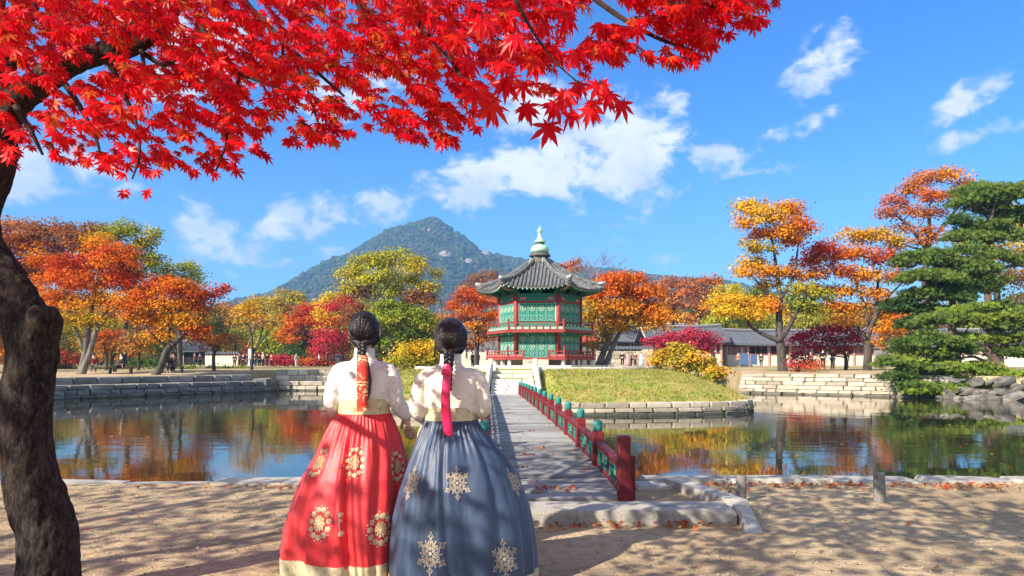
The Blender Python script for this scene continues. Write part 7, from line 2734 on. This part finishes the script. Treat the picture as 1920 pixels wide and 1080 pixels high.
        if u > 1140:
            Y = rng.uniform(2.7, 3.4)
        else:
            Y = 2.7 + 2.9 * lay ** 1.1
        sz = .049 * rng.uniform(.85, 1.2)
        c = P(u, v, Y) - B
        if opening(c + B, rng) and (u < -15 or rng.random() < .6):
            continue
        k = rnd.choice((2, 3, 3, 4))
        d = drop_dir()
        # keep the tip above the lower edge of the crown
        tip = c + d.normalized() * (k * sz * .62 + sz * 1.1) + B
        tu, tv = CX + tip.x / tip.y * F, HV - (tip.z - EYE) / tip.y * F
        if tv > low_edge(tu) + 6 or tu > 1462:
            continue
        spray(c, d, k, sz, warm=.22 if (u < 330 and v < 60) or (560 < u < 760) else .06)
        cnt += 1
    # leaves in front of the limb and nearer the camera at the left
    for _ in range(130):
        u = rng.uniform(-60, 330); v = rng.uniform(-60, 250)
        if abs(v - np.interp(u, [0, 20, 110, 200, 290], [230, 205, 130, 98, 60])) < 30:
            continue
        spray(P(u, v, rng.uniform(2.3, 2.9)) - B, drop_dir(), 2, .046, .12)
    # fringe leaves hanging from the edge
    for (u, v, Y, k) in ((232, 372, 2.9, 1), (276, 372, 2.9, 1), (232, 340, 2.9, 1), (292, 334, 3, 1), (402, 340, 3, 1), (440, 322, 3, 2), (20, 290, 2.6, 2), (165, 312, 3, 1), (315, 305, 3, 1), (585, 268, 3, 2), (620, 268, 3, 1), (690, 248, 3, 1), (770, 258, 3, 2),
                         (830, 268, 2.8, 2), (895, 252, 2.8, 1), (480, 285, 3.2, 1), (1272, 128, 3, 1), (1215, 112, 3, 2), (1330, 96, 3, 1), (1436, 52, 3, 1), (1390, 55, 3, 1), (1455, 15, 3, 1), (1160, 115, 2.9, 2), (540, 275, 3.2, 1), (100, 300, 2.9, 1)):
        spray(P(u, v - 18, Y) - B, Vector((rnd.uniform(-.2, .3), -.2, -.8)), k, .046, 0, .9)
    # big near leaves
    for (u, v, sz) in ((925, 190, .055), (1030, 225, .058), (1110, 195, .054), (1165, 185, .05), (900, 150, .052), (1075, 205, .05), (985, 190, .05), (1060, 165, .055), (950, 140, .056), (1125, 150, .05), (1000, 110, .054), (1040, 185, .060), (1085, 150, .055), (1140, 168, .053), (960, 60, .055), (880, 105, .052), (1020, 40, .055), (905, 30, .05), (1075, 90, .05), (850, 60, .05), (980, 150, .052), (1110, 185, .045), (1060, 20, .052), (940, 110, .05), (890, 165, .048), (800, 20, .05), (760, 10, .05)):
        Y = rng.uniform(1.65, 1.85)
        c = P(u, v, Y) - B
        leaves_before = len(leaves)
        spray(c, Vector((rnd.uniform(-.3, .6), -.1, -.5)), 1, sz, .04, .9)
    # crown above and beside the frame: it shades the ground
    for _ in range(4400):
        c = Vector((rng.uniform(-7.5, 2.2), rng.uniform(-2.0, 5.4), rng.uniform(2.35, 5.6)))
        if c.y > .4:
            u, v = CX + c.x / c.y * F, HV - (c.z - EYE) / c.y * F
            if -140 < u < 2060 and v > (-120 if u < 1150 else -330):
                continue
        if noise.noise((c.x * .48, c.y * .48, c.z * .48)) > .20 or opening(c, rng):
            continue
        spray(c - B, drop_dir(), 3, .088, .05)
    # part of the leaves (the largest in view) are objects, the rest one mesh
    def key(l):
        w = l[0] + B
        u, v = CX + w.x / w.y * F, HV - (w.z - EYE) / w.y * F
        if w.y < .5 or not (-10 < u < 1900 and -10 < v < 500):
            return 1e9
        return w.y / l[3]
    order = sorted(range(len(leaves)), key=lambda i: key(leaves[i]))
    mats_, meshes = {}, []
    cols6 = []
    for i in range(8):
        col = tuple(reds[(0, 1, 2, 0, 1, 3, 4, 0)[i]])
        b = MB(); b.col = col
        b.add(*LV[i])
        meshes.append(b.mesh('leaf', MLEAF, True))
    def frame(td, nz):
        x = td.cross(nz).normalized()
        return Matrix((x, td, nz)).transposed()
    for i in order[:300]:
        p, td, nz, sz, col = leaves[i]
        o = link('leaf', rnd.choice(meshes), root, p, frame(td, nz).to_euler(), (sz, sz, sz))
    VV, FF, CC = [], [], []
    LVn = [(np.array(v), np.array(f)) for v, f in LV]
    LOW = [tuple(np.array(a) for a in maple_leaf_mesh(rnd, False)) for _ in range(4)]
    nb = 0
    for i in order[300:]:
        p, td, nz, sz, col = leaves[i]
        far = key(leaves[i]) > 1e8
        v, f = rnd.choice(LOW) if far else rnd.choice(LVn)
        M3 = np.array(frame(td, nz))
        VV.append(v @ M3.T * sz + np.array(p)); FF.append(f + nb); CC.append(col[None].repeat(len(v), 0)); nb += len(v)
    fol = link('foliage', np_mesh('foliage', np.concatenate(VV), 3, np.clip(np.concatenate(CC), 0, .96), MLEAF, np.concatenate(FF)), root)
    fol['kind'] = 'stuff'
    bo = bough.build('twigs', pbr('twig_bark', (.022, .014, .011), .85, (.045, .028, .02), 20), root)
    bo['kind'] = 'stuff'
    print('maple leaves', len(leaves))


maple()


def shade_maple():
    """unseen tree added left of and behind the camera so its crown dapples the ground"""
    rnd = random.Random(91)
    rng = np.random.default_rng(91)
    B = Vector((-8.2, .2, 0))
    root = empty('maple_tree', B, 0, 'unseen red maple added beyond the left edge to shade the foreground', 'tree')
    m = MB()
    m.tube(catmull([(0, 0, -.3), (.05, .02, .8), (-.05, .1, 1.8), (.1, .1, 2.6)], 5), [.24 - .005 * i for i in range(16)], 14)
    ends = []
    for k in range(9):
        a = k * .7 + rnd.uniform(-.2, .2)
        r = rnd.uniform(1.6, 4.0)
        e = Vector((r * math.cos(a) * .9, r * math.sin(a) * 1.1, rnd.uniform(3.2, 4.9)))
        pts = catmull([(.08, .1, 2.3), (e.x * .35, e.y * .35, 3.1), (e.x * .7, e.y * .7, e.z - .25), tuple(e)], 4)
        m.tube(pts, [.10 - .007 * i for i in range(len(pts))], 8)
    me = m.mesh('trunk', MB_, True)
    link('trunk', me, root)
    LOW = [tuple(np.array(a) for a in maple_leaf_mesh(rnd, False)) for _ in range(4)]
    VV, FF, CC = [], [], []
    nb = 0
    n = 0
    while n < 3600:
        x, y, z = rng.uniform(-4.6, 4.0), rng.uniform(-4.6, 6.2), rng.uniform(3.0, 5.3)
        if (x / 4.7) ** 2 + ((y - .8) / 5.6) ** 2 > 1:
            continue
        if noise.noise((x * .8, y * .8, z * .5 + 7)) > .17 or opening(B + Vector((x, y, z)), rng):
            continue
        v, f = rnd.choice(LOW)
        s = rng.uniform(.09, .15)
        e = np.array((Matrix.Rotation(rng.uniform(0, 6.28), 3, 'Z') @ Matrix.Rotation(rng.normal(-.5, .4), 3, 'X')))
        VV.append((v * s) @ e.T + (x, y, z)); FF.append(f + nb); nb += len(v)
        CC.append((np.array((.72, .03, .02)) * rng.uniform(.7, 1.1))[None].repeat(len(v), 0))
        n += 1
    o = link('foliage', np_mesh('foliage', np.concatenate(VV), 3, np.concatenate(CC), MLEAF, np.concatenate(FF)), root)
    o['kind'] = 'stuff'


shade_maple()
# ------------------------------------------------------------------ people on the far banks
def cloth(col):
    return pbr('cloth_%02d%02d%02d' % tuple(int(c * 99) for c in col), col, .85, tuple(c * .8 for c in col), 9, .2, 30)


def small_person(label, u, v, Y, coat, legs, hair=(.012, .010, .010), pose='stand', turn=0., h=1.68, skirt=None, hat=None, group='visitors on the far banks'):
    p0 = P(u, v, Y)
    z = max(gh(p0.x, p0.y), p0.z) if not (u > 860 and u < 912) else gh(p0.x, p0.y)
    k = h / 1.68
    J, E, Rr = [], [], []
    def j(p, r, par=None):
        J.append((p[0] * k, p[1] * k, p[2] * k)); Rr.append((r[0] * k, r[1] * k))
        if par is not None:
            E.append((par, len(J) - 1))
        return len(J) - 1
    sit = pose == 'sit'
    hz = .50 if sit else .90
    pel = j((0, 0, hz), (.14, .10)); wst = j((0, 0, hz + .18), (.13, .095), pel); ch = j((0, .0, hz + .40), (.145, .10), wst); nk = j((0, .01, hz + .54), (.055, .055), ch)
    hd = j((0, .03, hz + .66), (.078, .09), nk); j((0, .02, hz + .73), (.055, .065), hd)
    arms, legsj = [], []
    for sx in (-1, 1):
        sh = j((sx * .17, 0, hz + .47), (.055, .055), ch)
        if pose == 'hold':
            el = j((sx * .22, .02, hz + .22), (.042, .042), sh); wr = j((sx * .10, .24, hz + .28), (.03, .028), el); j((sx * .06, .30, hz + .31), (.034, .022), wr)
        else:
            el = j((sx * .225, -.02 + (.08 * sx if pose == 'walk' else 0), hz + .20), (.042, .042), sh); wr = j((sx * .235, .06 + (.12 * sx if pose == 'walk' else 0), hz - .03), (.03, .028), el); j((sx * .23, .09 + (.12 * sx if pose == 'walk' else 0), hz - .12), (.034, .022), wr)
        arms.append((sh, el, wr))
        hp = j((sx * .09, .02, hz - .06), (.095, .09), pel)
        if sit:
            kn = j((sx * .11, .42, .48), (.065, .065), hp); an = j((sx * .11, .42, .09), (.042, .042), kn); j((sx * .11, .53, .04), (.042, .03), an)
        else:
            st = .20 * sx if pose == 'walk' else 0
            kn = j((sx * .10, .03 + st * .5, .48), (.062, .062), hp); an = j((sx * .10, -.02 + st, .09), (.042, .042), kn); j((sx * .10, .10 + st, .04), (.042, .03), an)
        legsj.append((hp, kn, an))
    me = skin_mesh('person', J, E, Rr, 1)
    me.materials.append(SKIN)
    o = link('person', me, None, (p0.x, p0.y, z), (0, 0, turn))
    tag(o, label, 'person', group)
    # coat and trousers grow from the same joints, a little fuller
    def garment(name, idx, grow, m_):
        mp = {a: i for i, a in enumerate(idx)}
        ed = [(mp[a], mp[b]) for a, b in E if a in mp and b in mp]
        g = skin_mesh(name, [J[i] for i in idx], ed, [(Rr[i][0] + grow, Rr[i][1] + grow) for i in idx], 1)
        g.materials.append(m_)
        link(name, g, o)
    garment('coat', [pel, wst, ch] + [q for a in arms for q in a], .022, cloth(coat))
    if skirt:
        b = MB()
        r = skirt
        b.lathe([(.13 * k, (hz + .16) * k), (.18 * k, (hz - .1) * k), (.27 * k * r, .5 * k), (.36 * k * r, .06)], n=16)
        b.build('skirt', cloth(legs), o, True)
    else:
        garment('trousers', [pel] + [q for a in legsj for q in a], .016, cloth(legs))
    # hair cap
    b = MB()
    hc = Vector((0, .012, hz + .685)) * k
    rings = []
    for i in range(6):
        q = lerp(-.35, 1.5, i / 5)
        rings.append([(hc.x + .092 * k * math.cos(q) * math.cos(a), hc.y - .01 + .10 * k * math.cos(q) * math.sin(a) - (.03 if q < .3 else 0), hc.z + .115 * k * math.sin(q)) for a in np.linspace(0, 2 * math.pi, 12, endpoint=False)])
    b.loft(rings)
    b.build('cap' if hat else 'hair', cloth(hat) if hat else HAIR, o, True)
    return o


BLK, NAVY, GREY, REDC, PINKC, WHT, SKY_, BRNC, TANC = (.02, .02, .022), (.03, .04, .08), (.12, .12, .13), (.40, .04, .04), (.60, .30, .32), (.70, .68, .64), (.42, .55, .66), (.14, .08, .05), (.40, .30, .20)
SP = small_person
SP('man in a black coat at the stone wall near the leaning twin trunked tree', 1167, 687, 78, BLK, BLK, turn=2.8, h=1.78)
SP('person in black half hidden behind the leaning trunk right of the pavilion', 1143, 687, 79, BLK, NAVY, turn=.4)
SP('woman in a pink hanbok standing beside the man in black near the stone wall', 1177, 687, 78, PINKC, PINKC, skirt=1.0, turn=3.0, h=1.58)
SP('person in dark grey between the pink and the maroon visitors at the stone wall', 1184, 687, 79, GREY, BLK, turn=1.2)
SP('visitor in a maroon coat at the stone wall left of the pale blue skirt', 1191, 687, 79, (.22, .05, .06), BRNC, turn=2.2)
SP('woman in a white jacket and pale blue skirt at the stone wall', 1203, 687, 78, WHT, SKY_, skirt=1.1, turn=3.1, h=1.6)
SP('woman in a pink dress at the left edge of the golden bushes', 1212, 688, 77, (.62, .36, .34), (.60, .28, .28), skirt=1.0, turn=-2.8, h=1.58)
SP('visitor in dark red with a black bag before the doorway of the tiled house', 1336, 689, 76, (.18, .02, .03), BLK, turn=2.0, pose='walk')
SP('visitor in a pinkish coat right of the golden bushes before the white wall', 1326, 689, 77, PINKC, TANC, turn=2.9)
SP('person in black standing at the wall just left of the big grey trunk', 1427, 691, 78, BLK, BLK, turn=-.4)
SP('person in a red jacket and dark trousers by the notice boards', 1384, 690, 78, (.42, .14, .06), GREY, turn=2.4)
SP('dark clothed man standing under the crimson maple on the right bank', 1543, 694, 58, BLK, BLK, turn=2.9, h=1.76)
SP('person in a dark blue coat nearest the water under the crimson maple', 1561, 700, 50, NAVY, GREY, turn=-1.2, pose='hold')
SP('dark clothed person beside the foot of the broad orange tree', 1588, 694, 58, BLK, NAVY, turn=1.8)
SP('visitor in a reddish coat seen through the crimson maple at the house front', 1520, 692, 70, (.35, .05, .05), BLK, turn=2.6)
SP('man in black seated on the bench of the left bank', 228, 706, 43, BLK, BLK, pose='sit', turn=2.6, h=1.72)
SP('person in a dark red top sitting at the foot of the twin trunked tree', 176, 706, 44, (.30, .03, .03), GREY, pose='sit', turn=.6)
SP('dark clothed person sitting right of the leaning orange tree', 313, 707, 44, BLK, BLK, pose='sit', turn=-.5)
SP('person in a brown coat sitting on the bench right of the leaning orange tree', 326, 707, 44.2, (.16, .11, .08), BLK, pose='sit', turn=2.9)
SP('person in a red hooded top and black trousers walking before the garden wall', 365, 690, 84, REDC, BLK, pose='walk', turn=1.4)
SP('person in grey beside the red hooded walker at the garden wall', 375, 690, 86, GREY, BLK, turn=1.0)
crowd = [(440, BLK, BLK, 'black coat, at the left end of the crowd'), (449, GREY, BLK, 'grey coat, second from the left end of the crowd'), (456, NAVY, BLK, 'navy coat left of the slender grey tree'), (463, BLK, GREY, 'black jacket and grey trousers behind the slender grey tree'),
         (471, WHT, NAVY, 'white top close to the tall white pillar'), (478, NAVY, NAVY, 'dark blue clothes right of the tall white pillar'), (486, BLK, BLK, 'black coat in the middle of the crowd'), (493, TANC, BLK, 'tan coat in the right half of the crowd'),
         (501, BLK, NAVY, 'black jacket and navy trousers near the right end of the crowd'), (509, REDC, BLK, 'red jacket at the right end of the crowd')]
for i, (u, c, l, t_) in enumerate(crowd):
    SP('visitor in a ' + t_ if not t_.startswith('dark') else 'visitor in ' + t_, u, 692, 80 + (i * 37 % 7), c, l, turn=i * 1.7, h=1.6 + .02 * (i * 5 % 9), hat=WHT if i in (4, 7) else None, group='crowd on the left lawn')
SP('visitor in a pale blue coat between the red awnings', 556, 690, 84, SKY_, WHT, turn=1.0)
SP('visitor in white with dark trousers under the red trees behind the woman in red', 598, 690, 86, WHT, BLK, turn=2.0)
SP('dark clothed visitor at the plastered wall left of the pavilion, farthest left', 886, 688, 74, BLK, BLK, turn=2.5)
SP('visitor in black and brown at the plastered wall nearest the pavilion', 896, 688, 74, BRNC, BLK, turn=.5)

# ------------------------------------------------------------------ fallen leaves, grit
def litter():
    rng = np.random.default_rng(3)
    rnd = random.Random(3)
    base = [tuple(np.array(a) for a in maple_leaf_mesh(rnd, True)) for _ in range(5)]
    pal = np.array([(.42, .10, .025), (.50, .17, .04), (.36, .05, .02), (.30, .13, .06), (.56, .28, .08), (.45, .04, .02)])
    def scatter(name, label, pts, smin, smax, flat=.35):
        VV, FF, CC = [], [], []
        nb = 0
        for (x, y, z) in pts:
            v, f = base[rng.integers(0, 5)]
            s = rng.uniform(smin, smax)
            e = Matrix.Rotation(rng.uniform(0, 6.28), 3, 'Z') @ Matrix.Rotation(rng.normal(0, flat), 3, 'X') @ Matrix.Rotation(rng.normal(0, flat), 3, 'Y')
            q = v * s * np.array([1, 1, 1.6])
            q[:, 2] -= q[:, 2].min() * .5
            q = q @ np.array(e).T + (x, y, z + .012)
            VV.append(q); FF.append(f + nb); nb += len(v)
            CC.append((pal[rng.integers(0, 6)] * rng.uniform(.7, 1.15))[None].repeat(len(v), 0))
        tag(link(name, np_mesh(name, np.concatenate(VV), 3, np.concatenate(CC), leafmat('dry_leaf', .15), np.concatenate(FF))), label, 'leaves', kind='stuff')
    # on the bare ground
    pts = []
    for _ in range(330):
        x, y = rng.uniform(-6, 7), rng.uniform(2.9, 7.15)
        if 5.1 < y < 7.3 and -1.6 < x < 2.1:
            continue
        pts.append((x, y, .008))
    scatter('fallen_leaves', 'fallen brown and red leaves scattered over the bare dirt', pts, .012, .034)
    pts = []
    for (x0, x1, y0, n, sy) in ((.45, 1.75, 5.36, 60, .05), (2.0, 5.5, 7.10, 190, .07), (-3.9, -1.8, 7.0, 46, .08), (1.9, 2.4, 6.9, 14, .1), (-1.0, -.1, 5.35, 8, .04), (.2, .45, 5.3, 10, .05), (4.2, 6.5, 7.0, 60, .1)):
        for _ in range(n):
            pts.append((rng.uniform(x0, x1), y0 + rng.normal(0, sy), .012 + abs(rng.normal(0, .008))))
    scatter('leaf_drift', 'drifts of brown red leaves along the granite kerbs', pts, .022, .048, .6)
    pts = []
    for (u, v, n, sd) in ((1036, 912, 26, .11), (1010, 916, 10, .08), (1060, 910, 10, .09), (985, 858, 8, .06), (1012, 847, 8, .06), (1000, 815, 8, .07), (1085, 935, 10, .08), (1020, 935, 8, .12), (970, 780, 6, .1), (1090, 875, 4, .05), (1060, 895, 5, .06), (1000, 902, 4, .1)):
        q = G(u, v, .10)
        for _ in range(n):
            x, y = q.x + rng.normal(0, sd), q.y + rng.normal(0, sd * .5)
            if y > 6.4:
                pts.append((x, y, brz(y) + .006 + abs(rng.normal(0, .005))))
    for _ in range(70):
        y = 6.5 + 18 * rng.random() ** 1.8
        pts.append((brx(rng.uniform(0, 1.25), y), y, brz(y) + .006))
    scatter('fallen_leaves', 'small heaps of dry leaves lying on the planks of the footbridge', pts, .016, .042, .6)
    pts = []
    for _ in range(560):
        y = 8.0 + 24 * rng.random() ** 1.3
        x = rng.uniform(-.75 * y, .78 * y)
        if inside((x, y), ISL) or (-1.2 < x < 1.5 and y < 28) or x < -26 or x > 30:
            continue
        if noise.noise((x * .25, y * .25, 2)) < -.05 and rng.random() < .7:
            continue
        pts.append((x, y, WATER - .006))
    scatter('floating_leaves', 'fallen leaves floating on the pond', pts, .025, .055, .05)
    # dry twigs and grass stalks trodden into the dirt
    b = MB()
    for _ in range(420):
        y = 2.9 + 4.2 * rng.random()
        x = rng.uniform(-.85, .85) * (y + .6)
        if y > 5.1 and -1.65 < x < 2.15:
            continue
        a = rng.uniform(0, 3.14); L = rng.uniform(.02, .09)
        c, s_ = math.cos(a) * L / 2, math.sin(a) * L / 2
        b.tube([(x - c, y - s_, .010), (x + rng.normal(0, .006), y + rng.normal(0, .006), .016), (x + c, y + s_, .009)], rng.uniform(.0010, .0024), 4)
    o = b.build('twig_litter', pbr('dry_twig', (.16, .10, .06), .9, (.34, .25, .15), 6))
    tag(o, 'dry twigs and stalks trodden into the bare dirt', 'twigs', kind='stuff')
    # grit and pebbles in front
    bm = bmesh.new(); bmesh.ops.create_icosphere(bm, subdivisions=1, radius=1)
    iv = np.array([v.co[:] for v in bm.verts]); fc = np.array([[v.index for v in f.verts] for f in bm.faces]); bm.free()
    n = 7500
    y = 2.8 + 4.3 * rng.random(n) ** 1.1
    x = rng.uniform(-.85, .85, n) * (y + .6)
    ok = ~((y > 5.1) & (x > -1.65) & (x < 2.15))
    x, y = x[ok], y[ok]; n = len(x)
    s = .0022 + .0075 * rng.random(n) ** 3.5
    V = iv[None] * s[:, None, None] * (1 + rng.normal(0, .22, (n, 12, 1))) * np.array([1.2, 1, .6])
    V[:, :, 0] += x[:, None]; V[:, :, 1] += y[:, None]; V[:, :, 2] += (s * .2 + .004)[:, None]
    pal2 = np.array([(.42, .33, .24), (.30, .24, .18), (.50, .42, .32), (.22, .19, .16)])
    cc = (pal2[rng.integers(0, 4, n)] * rng.uniform(.8, 1.2, (n, 1))).repeat(12, 0)
    tag(link('gravel', np_mesh('gravel', V.reshape(-1, 3), 3, cc, leafmat('far_leaf', .0), (fc[None] + np.arange(n)[:, None, None] * 12).reshape(-1, 3))), 'grit and small pebbles on the bare dirt', 'gravel', kind='stuff')


litter()
